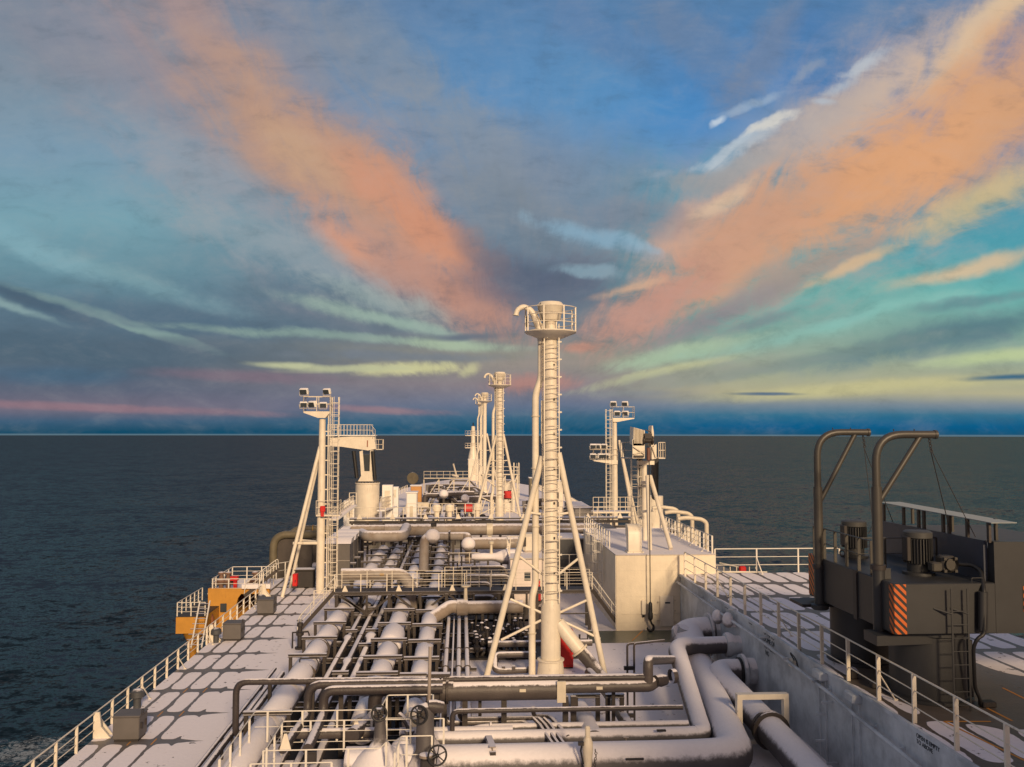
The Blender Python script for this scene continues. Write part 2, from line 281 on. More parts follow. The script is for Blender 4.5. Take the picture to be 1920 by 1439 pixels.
def seamat():
    m, n, b = mat_base('sea_water')
    P = n.new('ShaderNodeNewGeometry').outputs['Position']
    Ps = n.vm('MULTIPLY', P, (.75, 1.0, 1.0))
    # wave slopes straight from noise (bump would be filtered away towards the horizon)
    sl = None
    for sc, am, de in ((.030, .16, 2), (.12, .30, 4), (.50, .50, 4), (2.2, .30, 2)):
        v = n.vm('SCALE', n.vm('SUBTRACT', n.noise(Ps, sc, de, .6, .3, 1), (.5, .5, .5)), sc=am*1.9)
        sl = v if sl is None else n.vm('ADD', sl, v)
    x, y, z = n.sep(P)
    sx, sy, _ = n.sep(sl); nn = n.vm('NORMALIZE', n.comb(sx, sy, 1.0))
    fc = pz(85, 1400, -22)
    dd = n.math('SQRT', n.math('ADD', n.math('POWER', n.math('DIVIDE', n.math('SUBTRACT', x, fc.x-1), 7.5), 2.), n.math('POWER', n.math('DIVIDE', n.math('SUBTRACT', y, fc.y-1), 6.5), 2.)))
    dd2 = n.mr(n.math('ABSOLUTE', n.math('ADD', x, 33.)), 2, 8, .8, 0)
    reg = n.math('MAXIMUM', n.mr(dd, .3, 1.25, 1, 0), n.math('MULTIPLY', dd2, n.mr(y, 60, 130, .75, 0)))
    fo = n.math('MULTIPLY', n.mr(n.math('ADD', n.noise(P, 1.1, 7, .78, 1.2), n.math('MULTIPLY', reg, .22)), .66, .80), n.mr(reg, .05, .4))
    crest = n.math('MULTIPLY', n.mr(n.noise(n.vm('MULTIPLY', P, (.45, 1.3, 1)), .22, 6, .75, .6), .71, .76), .0)
    fo = n.math('MAXIMUM', fo, crest)
    fr = n.new('ShaderNodeFresnel'); fr.inputs['IOR'].default_value = 1.333; n.l.new(nn, fr.inputs['Normal'])
    fac = n.math('MINIMUM', n.math('MULTIPLY', n.math('POWER', fr.outputs[0], 1.45), .95), .22)
    fac = n.math('MULTIPLY', fac, n.math('SUBTRACT', 1., n.math('MULTIPLY', fo, .8)))
    df = n.new('ShaderNodeBsdfDiffuse'); n.l.new(n.mix(n.math('MULTIPLY', fo, .5), (.003, .011, .017, 1), (.5, .56, .6, 1)), df.inputs[0])
    gl = n.new('ShaderNodeBsdfGlossy'); gl.inputs['Color'].default_value = (.94, .95, .96, 1); gl.inputs['Roughness'].default_value = .12; n.l.new(nn, gl.inputs['Normal'])
    ms = n.new('ShaderNodeMixShader'); n.l.new(fac, ms.inputs[0]); n.l.new(df.outputs[0], ms.inputs[1]); n.l.new(gl.outputs[0], ms.inputs[2])
    n.l.new(ms.outputs[0], n.n['Material Output'].inputs['Surface'])
    return m
seam = seamat()
# ---------------- mesh helpers ----------------
ORG = {}
class MB:
    def __init__(s): s.v = []; s.f = []; s.sm = []
    def add(s, vs, fs, smooth=False):
        k = len(s.v); s.v += [Vector(v) for v in vs]; s.f += [tuple(i+k for i in f) for f in fs]; s.sm += [smooth]*len(fs); return s
    def box(s, c, d, rz=0, bev=0):
        x, y, z = d[0]/2, d[1]/2, d[2]/2; R = Matrix.Rotation(rz, 3, 'Z'); c = Vector(c)
        if bev:
            b = min(bev, x*.9, y*.9, z*.9); vs = []
            for sz in (-1, 1):
                for q in ((-1, -1), (1, -1), (1, 1), (-1, 1)): pass
            rings = [(-z, b), (-z+b, 0), (z-b, 0), (z, b)]
            for zz, ins in rings:
                X, Y = x-ins, y-ins; bb = b if ins == 0 else b*.5
                for p in ((-X+bb, -Y), (X-bb, -Y), (X, -Y+bb), (X, Y-bb), (X-bb, Y), (-X+bb, Y), (-X, Y-bb), (-X, -Y+bb)): vs.append(c+R@Vector((p[0], p[1], zz)))
            fs = [tuple(range(7, -1, -1)), tuple(range(24, 32))]
            for k in range(3):
                for i in range(8): fs.append((k*8+i, k*8+(i+1) % 8, k*8+8+(i+1) % 8, k*8+8+i))
            return s.add(vs, fs)
        vs = [c+R@Vector((a*x, b*y, e*z)) for e in (-1, 1) for a, b in ((-1, -1), (1, -1), (1, 1), (-1, 1))]
        return s.add(vs, [(3, 2, 1, 0), (4, 5, 6, 7), (0, 1, 5, 4), (1, 2, 6, 5), (2, 3, 7, 6), (3, 0, 4, 7)])
    def beam(s, a, b, w, h=None, up=None):
        """bar with rectangular section w (sideways) x h (along up)"""
        a, b = Vector(a), Vector(b); h = h or w; d = (b-a).normalized(); up = Vector(up or (0, 0, 1))
        if abs(d.dot(up)) > .95: up = Vector((0, 1, 0)) if abs(d.y) < .9 else Vector((1, 0, 0))
        sd_ = d.cross(up).normalized(); uu = sd_.cross(d)
        vs = [p+sd_*(i*w/2)+uu*(j*h/2) for p in (a, b) for i, j in ((-1, -1), (1, -1), (1, 1), (-1, 1))]
        return s.add(vs, [(3, 2, 1, 0), (4, 5, 6, 7), (0, 1, 5, 4), (1, 2, 6, 5), (2, 3, 7, 6), (3, 0, 4, 7)][::1])
    def ibeam(s, a, b, w=.2, h=.25, t=.03, up=None):
        a, b = Vector(a), Vector(b); d = (b-a).normalized(); up = Vector(up or (0, 0, 1))
        if abs(d.dot(up)) > .95: up = Vector((0, 1, 0))
        sd_ = d.cross(up).normalized(); uu = sd_.cross(d)
        s.beam(a+uu*(h/2-t/2), b+uu*(h/2-t/2), w, t, up); s.beam(a-uu*(h/2-t/2), b-uu*(h/2-t/2), w, t, up)
        return s.beam(a, b, t, h-2*t, up)
    def pipe(s, pts, r, n=14, R=None, caps=True, closed=False):
        """round pipe along a path; corners rounded with bend radius R; r a number or list"""
        pts = [Vector(p) for p in pts]
        rl_ = list(r) if isinstance(r, (list, tuple)) else None
        if R:
            q = [pts[0]]; ql = [rl_[0]] if rl_ else None
            for i in range(1, len(pts)-1):
                a, b, c = pts[i-1], pts[i], pts[i+1]; d1 = (a-b); d2 = (c-b); L = min(R, d1.length*.49, d2.length*.49)
                p1 = b+d1.normalized()*L; p2 = b+d2.normalized()*L
                for k in range(9):
                    t = k/8; q.append(p1*(1-t)**2+b*2*t*(1-t)+p2*t*t)
                    if rl_: ql.append(rl_[i])
            q.append(pts[-1]); pts = q
            if rl_: rl_ = ql+[rl_[-1]]
        m_ = len(pts); rs = rl_ or [r]*m_
        tan = [((pts[(i+1) % m_] if closed or i < m_-1 else pts[i])-(pts[i-1] if closed or i > 0 else pts[i])).normalized() for i in range(m_)]
        ref = Vector((0, 0, 1)) if abs(tan[0].z) < .9 else Vector((1, 0, 0))
        nrm = tan[0].cross(ref).normalized(); vs = []
        for i in range(m_):
            if i: nrm = (tan[i-1].rotation_difference(tan[i]) @ nrm); nrm = (nrm-tan[i]*nrm.dot(tan[i])).normalized()
            bn = tan[i].cross(nrm)
            for k in range(n):
                a = 2*math.pi*k/n; vs.append(pts[i]+(nrm*math.cos(a)+bn*math.sin(a))*rs[i])
        fs = []
        for i in range(m_ if closed else m_-1):
            j = (i+1) % m_
            for k in range(n): fs.append((i*n+k, i*n+(k+1) % n, j*n+(k+1) % n, j*n+k))
        s.add(vs, fs, True)
        if caps and not closed:
            k0 = len(s.v)-len(vs)
            s.f += [tuple(k0+k for k in range(n-1, -1, -1)), tuple(k0+(m_-1)*n+k for k in range(n))]; s.sm += [False, False]
        return s
    def lathe(s, c, prof, axis=(0, 0, 1), n=24):
        c = Vector(c); ax = Vector(axis).normalized(); ref = Vector((0, 1, 0)) if abs(ax.y) < .9 else Vector((1, 0, 0))
        e1 = ax.cross(ref).normalized(); e2 = ax.cross(e1); vs = []
        for rr_, hh in prof:
            for k in range(n):
                a = 2*math.pi*k/n; vs.append(c+ax*hh+(e1*math.cos(a)+e2*math.sin(a))*max(rr_, .001))
        fs = [(i*n+k, i*n+(k+1) % n, (i+1)*n+(k+1) % n, (i+1)*n+k) for i in range(len(prof)-1) for k in range(n)]
        return s.add(vs, fs, True)
    def ball(s, c, r, n=16, sq=(1, 1, 1)):
        vs = []; fs = []; m_ = n//2
        for i in range(m_+1):
            t = math.pi*i/m_
            for k in range(n):
                a = 2*math.pi*k/n; vs.append(Vector(c)+Vector((math.sin(t)*math.cos(a)*sq[0], math.sin(t)*math.sin(a)*sq[1], math.cos(t)*sq[2]))*r)
        for i in range(m_):
            for k in range(n): fs.append((i*n+k, (i+1)*n+k, (i+1)*n+(k+1) % n, i*n+(k+1) % n))
        return s.add(vs, fs, True)
    def torus(s, c, R, r, axis=(0, 0, 1), n=24, m_=8, a0=0, a1=2*math.pi):
        ax = Vector(axis).normalized(); ref = Vector((0, 0, 1)) if abs(ax.z) < .9 else Vector((1, 0, 0))
        e1 = ax.cross(ref).normalized(); e2 = ax.cross(e1); full = abs(a1-a0-2*math.pi) < 1e-4
        pts = [Vector(c)+(e1*math.cos(a0+(a1-a0)*k/n)+e2*math.sin(a0+(a1-a0)*k/n))*R for k in range(n if full else n+1)]
        return s.pipe(pts, r, m_, closed=full)
    def prism(s, poly, d):
        """flat polygon (3D points) extruded by vector d"""
        poly = [Vector(p) for p in poly]; d = Vector(d); n = len(poly)
        vs = poly+[p+d for p in poly]
        nr = sum(((poly[i]-poly[0]).cross(poly[i+1]-poly[0]) for i in range(1, n-1)), Vector())
        fs = [tuple(range(n-1, -1, -1)), tuple(range(n, 2*n))]+[(i, (i+1) % n, n+(i+1) % n, n+i) for i in range(n)]
        if nr.dot(d) < 0: fs = [f[::-1] for f in fs]
        return s.add(vs, fs)
    def build(s, name, mat, parent=None, origin=None, label=None):
        if parent is not None: o0 = ORG[parent.name]
        elif origin is not None: o0 = Vector(origin)
        else:
            xs = [v.x for v in s.v]; yy = [v.y for v in s.v]; o0 = Vector(((min(xs)+max(xs))/2, (min(yy)+max(yy))/2, min(v.z for v in s.v)))
        me = bpy.data.meshes.new(name); me.from_pydata([tuple(v-o0) for v in s.v], [], s.f)
        me.polygons.foreach_set('use_smooth', s.sm)
        me.materials.append(mat); me.update()
        try: me.set_sharp_from_angle(angle=rad(40))
        except Exception: pass
        o = bpy.data.objects.new(name, me); C.objects.link(o)
        if parent is not None: o.parent = parent
        else: o.location = o0
        ORG[o.name] = o0
        if label: o['label'] = label
        return o
def tag(o, label, cat, group=None):
    o['label'] = label; o['category'] = cat
    if group: o['group'] = group
    return o
def struct(o, kind='structure', label=None):
    o['kind'] = kind
    if label: o['label'] = label
    return o
def thing(name, label, cat, loc, group=None):
    o = bpy.data.objects.new(name, None); C.objects.link(o); o.location = loc; o.empty_display_size = .3
    ORG[o.name] = Vector(loc); return tag(o, label, cat, group)
def kids(o): return list(o.children)
def copy_tree(o, loc=None, label=None, parent=None, rz=None):
    c = o.copy(); C.objects.link(c)
    if parent is not None: c.parent = parent
    if loc is not None: c.location = loc
    if rz is not None: c.rotation_euler[2] = rz
    if label: c['label'] = label
    ORG[c.name] = Vector(c.location)
    for k in kids(o): copy_tree(k, parent=c)
    return c
def spread(o, locs):
    """copies of a part (sharing its mesh) placed at offsets from the first"""
    r_ = [o]
    for l in locs:
        c = o.copy(); C.objects.link(c); c.parent = o.parent; c.location = Vector(o.location)+Vector(l); ORG[c.name] = ORG[o.name]; r_.append(c)
    return r_
def V3(*a): return Vector(a)

def railing(label, pts, h, rails=3, sp=1.5, mat=None, w=.05, r=.025, flat=True, brace=0, name='railing', group=None, bracedir=None, toe=False, topr=None):
    """guard rail: each post, the top rail and the lower rails are parts"""
    mat = mat or railw; pts = [Vector(p) for p in pts]; t = thing(name, label, 'railing', pts[0], group)
    L = [0]
    for a, b in zip(pts, pts[1:]): L.append(L[-1]+(b-a).length)
    n = max(1, round(L[-1]/sp)); P = []
    for i in range(n+1):
        d = min(L[-1]-1e-6, L[-1]*i/n)
        for k in range(len(pts)-1):
            if d <= L[k+1]: P.append(pts[k].lerp(pts[k+1], (d-L[k])/(L[k+1]-L[k]))); break
    mb = MB(); p0 = P[0]
    if flat: mb.box(p0+V3(0, 0, h/2), (w*1.6, w*.9, h))
    else: mb.pipe([p0, p0+V3(0, 0, h)], w*.5, 8)
    po = mb.build('post', mat, t); spread(po, [p-p0 for p in P[1:]])
    up = V3(0, 0, h)
    MB().pipe([p+up for p in pts], topr or r*1.25, 8, R=.12).build('top_rail', mat, t)
    for k in range(1, rails): MB().pipe([p+up*(k/rails) for p in pts], r*.8, 6).build('lower_rail', mat, t)
    if toe:
        mb = MB()
        for a, b in zip(pts, pts[1:]): mb.beam(a+V3(0, 0, .07), b+V3(0, 0, .07), .012, .13)
        mb.build('toe_board', mat, t)
    if brace:
        bd = Vector(bracedir or (1, 0, 0)); q = [p for i, p in enumerate(P) if i % brace == brace//2]
        if q:
            b0 = MB(); b0.beam(q[0]+V3(0, 0, h*.62), q[0]+bd*h*.38, w*1.2, .03).box(q[0]+bd*h*.38+V3(0, 0, .02), (.14, .14, .04))
            bo = b0.build('brace', mat, t); spread(bo, [p-q[0] for p in q[1:]])
    return t
def raildraw(mb, pts, h, rails, sp, w=.04, r=.02):
    """rail as one mesh, for a platform that belongs to a larger thing"""
    pts = [Vector(p) for p in pts]
    for a, b in zip(pts, pts[1:]):
        n = max(1, round((b-a).length/sp))
        for i in range(n+1):
            p = a.lerp(b, i/n); mb.pipe([p, p+V3(0, 0, h)], w*.5, 6)
    for k in range(1, rails+1): mb.pipe([p+V3(0, 0, h*k/rails) for p in pts], r, 6)
    return mb
def ladder(parent, c, z0, z1, face, w=.45, rung=.35, cage=None, hoop=.9, mat=None, zc=None, r=.022, nb=5):
    """ladder at c=(x,y) facing angle `face`, with an optional safety cage of radius cage"""
    mat = mat or cream; fx, fy = math.cos(face), math.sin(face); sx, sy = -fy, fx
    for s_ in (-1, 1): MB().beam((c[0]+sx*w/2*s_, c[1]+sy*w/2*s_, z0), (c[0]+sx*w/2*s_, c[1]+sy*w/2*s_, z1), r*3, r*1.4, (fx, fy, 0)).build('stringer', mat, parent)
    o = MB().pipe([(c[0]-sx*w/2, c[1]-sy*w/2, z0+.2), (c[0]+sx*w/2, c[1]+sy*w/2, z0+.2)], r*.8, 6).build('rung', mat, parent)
    n = int((z1-z0-.3)/rung); spread(o, [(0, 0, rung*k) for k in range(1, min(n, 95))])
    if cage:
        zc = zc if zc is not None else z0+2.2
        def pt(a, z): return V3(c[0]+fx*(cage*.9+cage*math.cos(a))+sx*cage*math.sin(a), c[1]+fy*(cage*.9+cage*math.cos(a))+sy*cage*math.sin(a), z)
        mb = MB(); A = [rad(-140+280*k/14) for k in range(15)]; hw = .05
        for a, b in zip(A, A[1:]): mb.beam(pt(a, zc), pt(b, zc), .014, hw)
        o = mb.build('cage_hoop', mat, parent); n = int((z1-zc)/hoop); spread(o, [(0, 0, hoop*k) for k in range(1, n+1)])
        for k in range(nb):
            a = rad(-120+240*k/(nb-1)); MB().beam(pt(a, zc), pt(a, z1), .035, .012).build('cage_bar', mat, parent)
# ================= SETTING =================
def disc(R, z, n=96):
    return [(R*math.cos(2*math.pi*k/n), R*math.sin(2*math.pi*k/n), z) for k in range(n)]
s_ = MB(); s_.add(disc(11000, -22, 360), [tuple(range(360))]); struct(s_.build('sea', seam, origin=(0, 0, -22)))
hullm = paint('hull_paint', (.10, .03, .025), .5, .1, .2)
def outline(xl, xr, y0, yt, tip=(4.5, 238)):
    return [(xl, y0), (xr, y0), (xr, yt), (xr*.86+.6, yt+35), (xr*.55+1.5, yt+66), tip, (xl*.5+1.0, yt+66), (xl*.86+.3, yt+35), (xl, yt)]
h = MB(); h.prism([(x, y, -26) for x, y in outline(-21.4, 26.5, -70, 150)], (0, 0, 18)); h.build('hull', hullm, origin=(2.5, 80, -26)); struct(C.objects['hull'])
h = MB(); h.prism([(x, y, -8) for x, y in outline(-16.0, 26.4, -70, 100, (4.5, 100.5))[:3]+[(-16.0, 100)]], (0, 0, 7.99)); struct(h.build('trunk', paint('trunk_paint', (.16, .15, .14), .6), origin=(2.5, 80, -8)))
d = MB(); d.add([(-16, -1.3, 0), (15, -1.3, 0), (15, 100, 0), (-16, 100, 0)], [(0, 1, 2, 3)]); d.build('pipe_deck', deckL, origin=(0, 50, 0)); struct(C.objects['pipe_deck'])
bare = deckmat('bare_green_deck', 0, 3, 0, 4, 60, bare=(.11, .12, .085, 1), cover=-.75, wet=.3)
d = MB(); d.add([(8.4, 54.9, .006), (15, 54.9, .006), (15, 58.25, .006), (8.4, 58.25, .006)], [(0, 1, 2, 3)]); struct(d.build('bare_deck_strip', bare, origin=(11, 56, 0)))
# forward deck
F = [(-14.5, 100), (18, 100), (19, 113), (21, 150), (21, 172), (17.5, 198), (11.5, 220), (4.5, 234), (-2.5, 229), (-9.2, 211), (-13, 190), (-14.5, 165)]
d = MB(); d.prism([(x, y, -8) for x, y in F], (0, 0, 8.98)); struct(d.build('forward_block', MATS['trunk_paint'], origin=(4, 150, -8)))
d = MB(); d.add([(x, y, .99) for x, y in F], [tuple(range(len(F)))]); struct(d.build('forward_deck', deckF, origin=(4, 150, .99)))
# starboard upper deck
d = MB(); d.box(((15.2+26.4)/2, 28.6, 1.87), (11.2, 60.0, 3.74)); struct(d.build('upper_deck_block', MATS['trunk_paint'], origin=(20, 28, 0)))
d = MB(); d.add([(15.0, -1.4, 3.764), (26.45, -1.4, 3.764), (26.45, 58.65, 3.764), (15.0, 58.65, 3.764)], [(0, 1, 2, 3)]); struct(d.build('upper_deck', deckR, origin=(20, 28, 3.76)))
# drip edge at far end
# painted orange lines
om = paint('orange_line', (.62, .26, .04), .7, .15, 0)
def line(name, pts, wd=.09, z=3.77):
    mb = MB()
    for a, b in zip(pts, pts[1:]):
        a = V3(a[0], a[1], z); b = V3(b[0], b[1], z); dd = (b-a).normalized(); s = V3(-dd.y, dd.x, 0)*wd/2
        mb.add([a-s, a+s, b+s, b-s], [(0, 3, 2, 1)])
    return struct(mb.build(name, om))
q = [pz(1925, 1428, 3.77), pz(1770, 1353, 3.77), pz(1858, 1353, 3.77)]
line('painted_deck_line', [(p.x, p.y) for p in q])
q = [pz(1845, 1325, 3.77), pz(1898, 1352, 3.77)]; line('painted_deck_line', [(p.x, p.y) for p in q])
q = [pz(1880, 1290, 3.77), pz(1925, 1312, 3.77)]; line('painted_deck_line', [(p.x, p.y) for p in q])
for X in (-14.25, -13.25):
    for k in (0, 1, 2, 3): line('painted_deck_line', [(X, 34.6+3.72*k), (X, 35.35+3.72*k)], .05, .006)
q = [pz(1205, 1183, .012), pz(1185, 1202, .012)]; line('painted_deck_line', [(p.x, p.y) for p in q], .08, .012)

# ---- unseen accommodation block astern, shaped to shade the starboard crane; camera on its balcony ----
t = thing('shading_accommodation', 'unseen white accommodation block astern, shaped to shade the upper deck crane, with a balcony', 'building', (4, -10, 0))
MB().box((4, -10, 4.25), (44, 17, 8.5)).build('wall', cream, t)
MB().box((23.5, -10.5, 12.9), (17, 16, 8.7)).build('wall', cream, t)
for k in range(9):
    a = MB(); a.box((16.4+1.75*k, -2.44, 15.0), (1.3, .08, 1.0)); wv_ = a.build('window', glassm, t)
MB().box((4.6, -1.0, 11.62), (14.8, 2.4, .2)).build('balcony', cream, t)

# ---- frosted longitudinal wall between pipe deck and upper deck ----
t = thing('deck_wall', 'frosted pale blue-grey steel wall running fore and aft under the upper deck railing', 'wall', (15.1, 30, 0))
mb = MB(); mb.box((15.09, 28.55, 1.87), (.18, 59.3, 3.74)); mb.build('panel', wallm, t)
mb = MB(); mb.box((14.97, 28.55, 3.70), (.12, 59.3, .14)); mb.build('coaming', wallm, t)
for k, (a, b) in enumerate([(1283, 1103), ]): pass
cp = [pX(1270, 1092, 14.72), pX(1330, 1135, 14.72), pX(1432, 1206, 14.72), pX(1560, 1304, 14.72), pX(1604, 1342, 14.72), pX(1700, 1420, 14.72), pX(1760, 1470, 14.72)]
MB().pipe([V3(14.72, p.y, p.z) for p in cp], .075, 10).build('conduit', wallm, t)
br = MB(); br.beam((14.72, 31, 2.62), (15, 31, 2.62), .08, .05).box((14.98, 31, 2.62), (.04, .2, .2)); bo = br.build('conduit_bracket', wallm, t)
for (px, py) in [(1350, 1148), (1420, 1198), (1480, 1243), (1545, 1293), (1630, 1363), (1680, 1404)]:
    p = pX(px, py, 14.72); c = bo.copy(); C.objects.link(c); c.parent = t; c.location = (0, p.y-31, p.z-2.62)
bo.location = (0, pX(1310, 1121, 14.72).y-31, pX(1310, 1121, 14.72).z-2.62)
for (px, py, px2) in [(1300, 1126, 1345), (1350, 1143, 1380), (1400, 1195, 1440), (1500, 1278, 1540), (1530, 1317, 1560), (1475, 1339, 1548), (1520, 1389, 1548), (1545, 1432, 1570), (1452, 1235, 1485)]:
    p = pX(px2, py, 14.95); a = pX(px, py, 14.95); wd = .45
    MB().box((14.75, p.y, p.z), (wd, .07, .09)).build('stiffener', wallm, t)
for (px, py) in [(1540, 1247), (1602, 1290)]:
    p = pX(px, py, 14.9); bx_ = MB(); bx_.box((14.85, p.y, 3.45), (.42, .8, .35), bev=.05).box((14.93, p.y-.3, 1.7), (.05, .04, 3.3)).box((14.93, p.y+.3, 1.7), (.05, .04, 3.3)).build('pilaster', wallm, t)
lb = []
def text(body, parent, p, size, name='stencilled_text', mat=blk, rot=(rad(90), 0, rad(-90)), align='LEFT', ex=.004):
    cu = bpy.data.curves.new(name, 'FONT'); cu.body = body; cu.size = size; cu.extrude = ex; cu.align_x = align; cu.space_line = .95; cu.materials.append(mat)
    to = bpy.data.objects.new('tmp', cu); C.objects.link(to); bpy.context.view_layer.update()
    dg = bpy.context.evaluated_depsgraph_get(); me = bpy.data.meshes.new_from_object(to.evaluated_get(dg)); bpy.data.objects.remove(to)
    o = bpy.data.objects.new(name, me); C.objects.link(o); o.parent = parent; o.rotation_euler = rot; o.location = Vector(p)-ORG[parent.name]
    me.materials.clear(); me.materials.append(mat); ORG[o.name] = ORG[parent.name]
    return o
p = pX(1432, 1189, 14.99); text('OPEN TO\nDOME OF\nTOWER A\n  NO', t, (14.99, p.y, p.z), .33)
p = pX(1718, 1382, 14.99); text('OPEN IS EMPTY\nTO ABOVE', t, (14.99, p.y, p.z), .2)
p = pX(1407, 1169, 14.99); MB().box((14.985, p.y, p.z), (.02, .45, .07)).build('label_plate', blk, t)
p = pX(1362, 1139, 14.99); MB().box((14.985, p.y, p.z), (.02, .5, .07)).build('label_plate', blk, t)
p = pX(1490, 1242, 14.9); MB().box((14.9, p.y+.3, p.z-.1), (.16, .5, .35)).build('junction_box', cream, t)
MB().pipe([(14.85, p.y-.1, p.z+.1), (14.7, p.y+.1, p.z+.45), (14.75, p.y-.5, p.z+.3), (14.8, p.y-.7, p.z-.1), (14.88, p.y-.3, p.z-.15)], .03, 6, R=.3).build('cable', black, t)
for (px, py) in [(1345, 1157), (1365, 1163)]:
    p = pX(px, py, 14.6); o = MB(); o.ball((14.6, p.y, p.z), .42, 12, (.7, 1, 1)).box((14.8, p.y, p.z-.2), (.4, .3, .3)); tag(o.build('wall_vent', plaster), 'small frosted round vent on the blue-grey wall, '+('nearer the cream deckhouse' if px == 1345 else 'nearer the camera of two'), 'vent')

# ---- cream deckhouse ----
t = thing('cream_deckhouse', 'sunlit cream deckhouse with a watertight door, at the far end of the blue-grey wall', 'building', (13, 65, 0))
HX0, HX1, HY0, HY1, HZ = 10.6, 17.45, 58.3, 74.0, 5.05
hb = MB(); hb.prism([(HX0, HY0, 0), (15.0, HY0, 0), (15.0, HY0, 3.72), (HX1, HY0, 3.72), (HX1, HY0, HZ), (HX0, HY0, HZ)], (0, HY1-HY0, 0)); hb.build('wall', housep, t)
hb = MB(); hb.box(((HX0+HX1)/2, (HY0+HY1)/2, HZ+.03), (HX1-HX0+.1, HY1-HY0+.1, .06)); hb.build('roof', paint('roof_snow', (.45, .42, .40), .8, .1, 0, snow=.45), t)
dr = MB(); dr.box((14.05, HY0-.05, 1.28), (.98, .1, 2.1), bev=.04); do = dr.build('door', cream, t)
for (x_, z_) in [(13.5, 1.9), (13.5, .7), (14.58, 2.0), (14.58, 1.3), (14.58, .6)]:
    MB().box((x_, HY0-.1, z_), (.16, .1, .05)).build('door_dog', creamd, do)
MB().box((14.1, HY0-.11, 1.85), (.35, .01, .1)).build('name_plate', blk, do)
mb = MB(); mb.box((12.45, HY0-.09, 1.55), (.3, .16, .95), bev=.03); b_ = mb.build('switch_box', cream, t)
MB().ball((12.42, HY0-.12, .98), .09, 10).build('bell', black, b_)
MB().pipe([(12.9, HY0-.06, 1.05), (13.5, HY0-.06, 1.05)], .02, 6).build('pipe', cream, t)
MB().box((13.0, HY0-.05, 1.1), (4.2, .012, .012)).build('weld_seam', creamd, t)
MB().beam((10.55, HY0-.02, 0), (10.55, HY0-.02, HZ), .05).build('corner_trim', cream, t)
# side ladders on the port face
lt = thing('cage_ladder', 'pair of caged ladders on the shaded port side of the cream deckhouse', 'ladder', (10.4, 64, 0))
ladder(lt, (10.45, 66.5), 0.2, 6.0, math.pi, .5, .35, .38, .75, railw, 1.8)
ladder(lt, (10.45, 63.3), 2.0, 5.9, math.pi, .5, .35, .36, .75, railw, 2.4)
# floodlight at wall end
def floodlight(label, p, yaw, s=1.0, glass=True, mat=None, group=None, tilt=-20):
    t = thing('floodlight', label, 'floodlight', p, group); p = Vector(p)
    q = Matrix.Rotation(yaw, 3, 'Z') @ Matrix.Rotation(rad(-tilt), 3, 'X')
    def tr(v): return p+V3(0, 0, .42*s)+q@(Vector(v)*s)
    def bx(c, dd):
        mb = MB(); mb.box((0, 0, 0), dd, bev=.04); mb.v = [tr(Vector(c)+v) for v in mb.v]; return mb
    bx((0, 0, 0), (.62, .3, .46)).build('housing', mat or white, t)
    bx((0, -.17, 0), (.52, .05, .36)).build('lens', glassm, t)
    mb = MB(); mb.pipe([tr((-.36, 0, 0)), p+V3(-.3*s, 0, .08*s), p+V3(.3*s, 0, .08*s), tr((.36, 0, 0))], .025*s, 6); mb.build('bracket', creamd, t)
    return t
p = pX(1270, 1088, 15.0); floodlight('floodlight with snow on its hood at the forward end of the blue-grey wall', (14.8, p.y, p.z-.2), rad(180+10)-math.pi, 1.4, tilt=-25)
# vent cowl on house roof
t = thing('vent_cowl', 'curved cream ventilation cowl standing on the cream deckhouse roof edge', 'vent', (11.7, 60, HZ))
prof = [at(1178, 1037, 59.2), at(1203, 1037, 59.2)]
x0, x1 = prof[0].x, prof[1].x
side = [(59.1, HZ+.06), (59.1, HZ+1.35), (59.25, HZ+1.75), (59.6, HZ+1.95), (60.2, HZ+1.95), (60.2, HZ+1.2), (59.9, HZ+1.15), (59.8, HZ+.06)]
MB().prism([(x0, a, b) for a, b in side], (x1-x0, 0, 0)).build('duct', cream, t)
MB().box(((x0+x1)/2, 59.45, HZ+.1), (x1-x0+.2, 1.0, .12)).build('flange', cream, t)
railing('white railing along the port roof edge of the cream deckhouse', [(HX0+.1, 61.5, HZ+.06), (HX0+.1, 74, HZ+.06)], 1.2, 3, 1.1, railw, .05)
railing('white railing along the starboard roof edge of the cream deckhouse', [(HX1-.1, 58.6, HZ+.06), (HX1-.1, 74, HZ+.06)], 1.2, 3, 1.0, railw, .07, brace=3, bracedir=(-1, 0, 0))
# goosenecks behind
for k, (px, py, Y) in enumerate([(1325, 1003, 64), (1298, 990, 67.5), (1272, 980, 71)]):
    p = at(px, py, Y); tag(MB().pipe([(p.x, Y, 3.8), (p.x, Y, p.z+.9), (p.x-.35, Y, p.z+1.15), (p.x-1.5, Y, p.z+1.3), (p.x-2.2, Y, p.z+1.2)], .16, 10, R=.5).build('gooseneck_pipe', creamd), ['cream gooseneck vent pipe behind the starboard roof railing, the nearest of three', 'cream gooseneck vent pipe behind the starboard roof railing, the middle of three', 'cream gooseneck vent pipe behind the starboard roof railing, the farthest of three'][k], 'vent pipe')
# transverse rail at end of upper deck
railing('white railing across the far end of the snowy upper deck', [(17.5, 58.5, 3.77), (26.3, 58.5, 3.77)], 1.65, 3, 2.9, railw, .06, .03, brace=2, bracedir=(.3, -.9, 0))
# rail along wall top
railing('long white railing with flat posts on the upper deck edge above the blue-grey wall', [(15.12, 16, 3.77), (15.12, 57.4, 3.77)], 1.6, 3, 2.436, cream, .085, .026, brace=4, bracedir=(1, 0, 0))
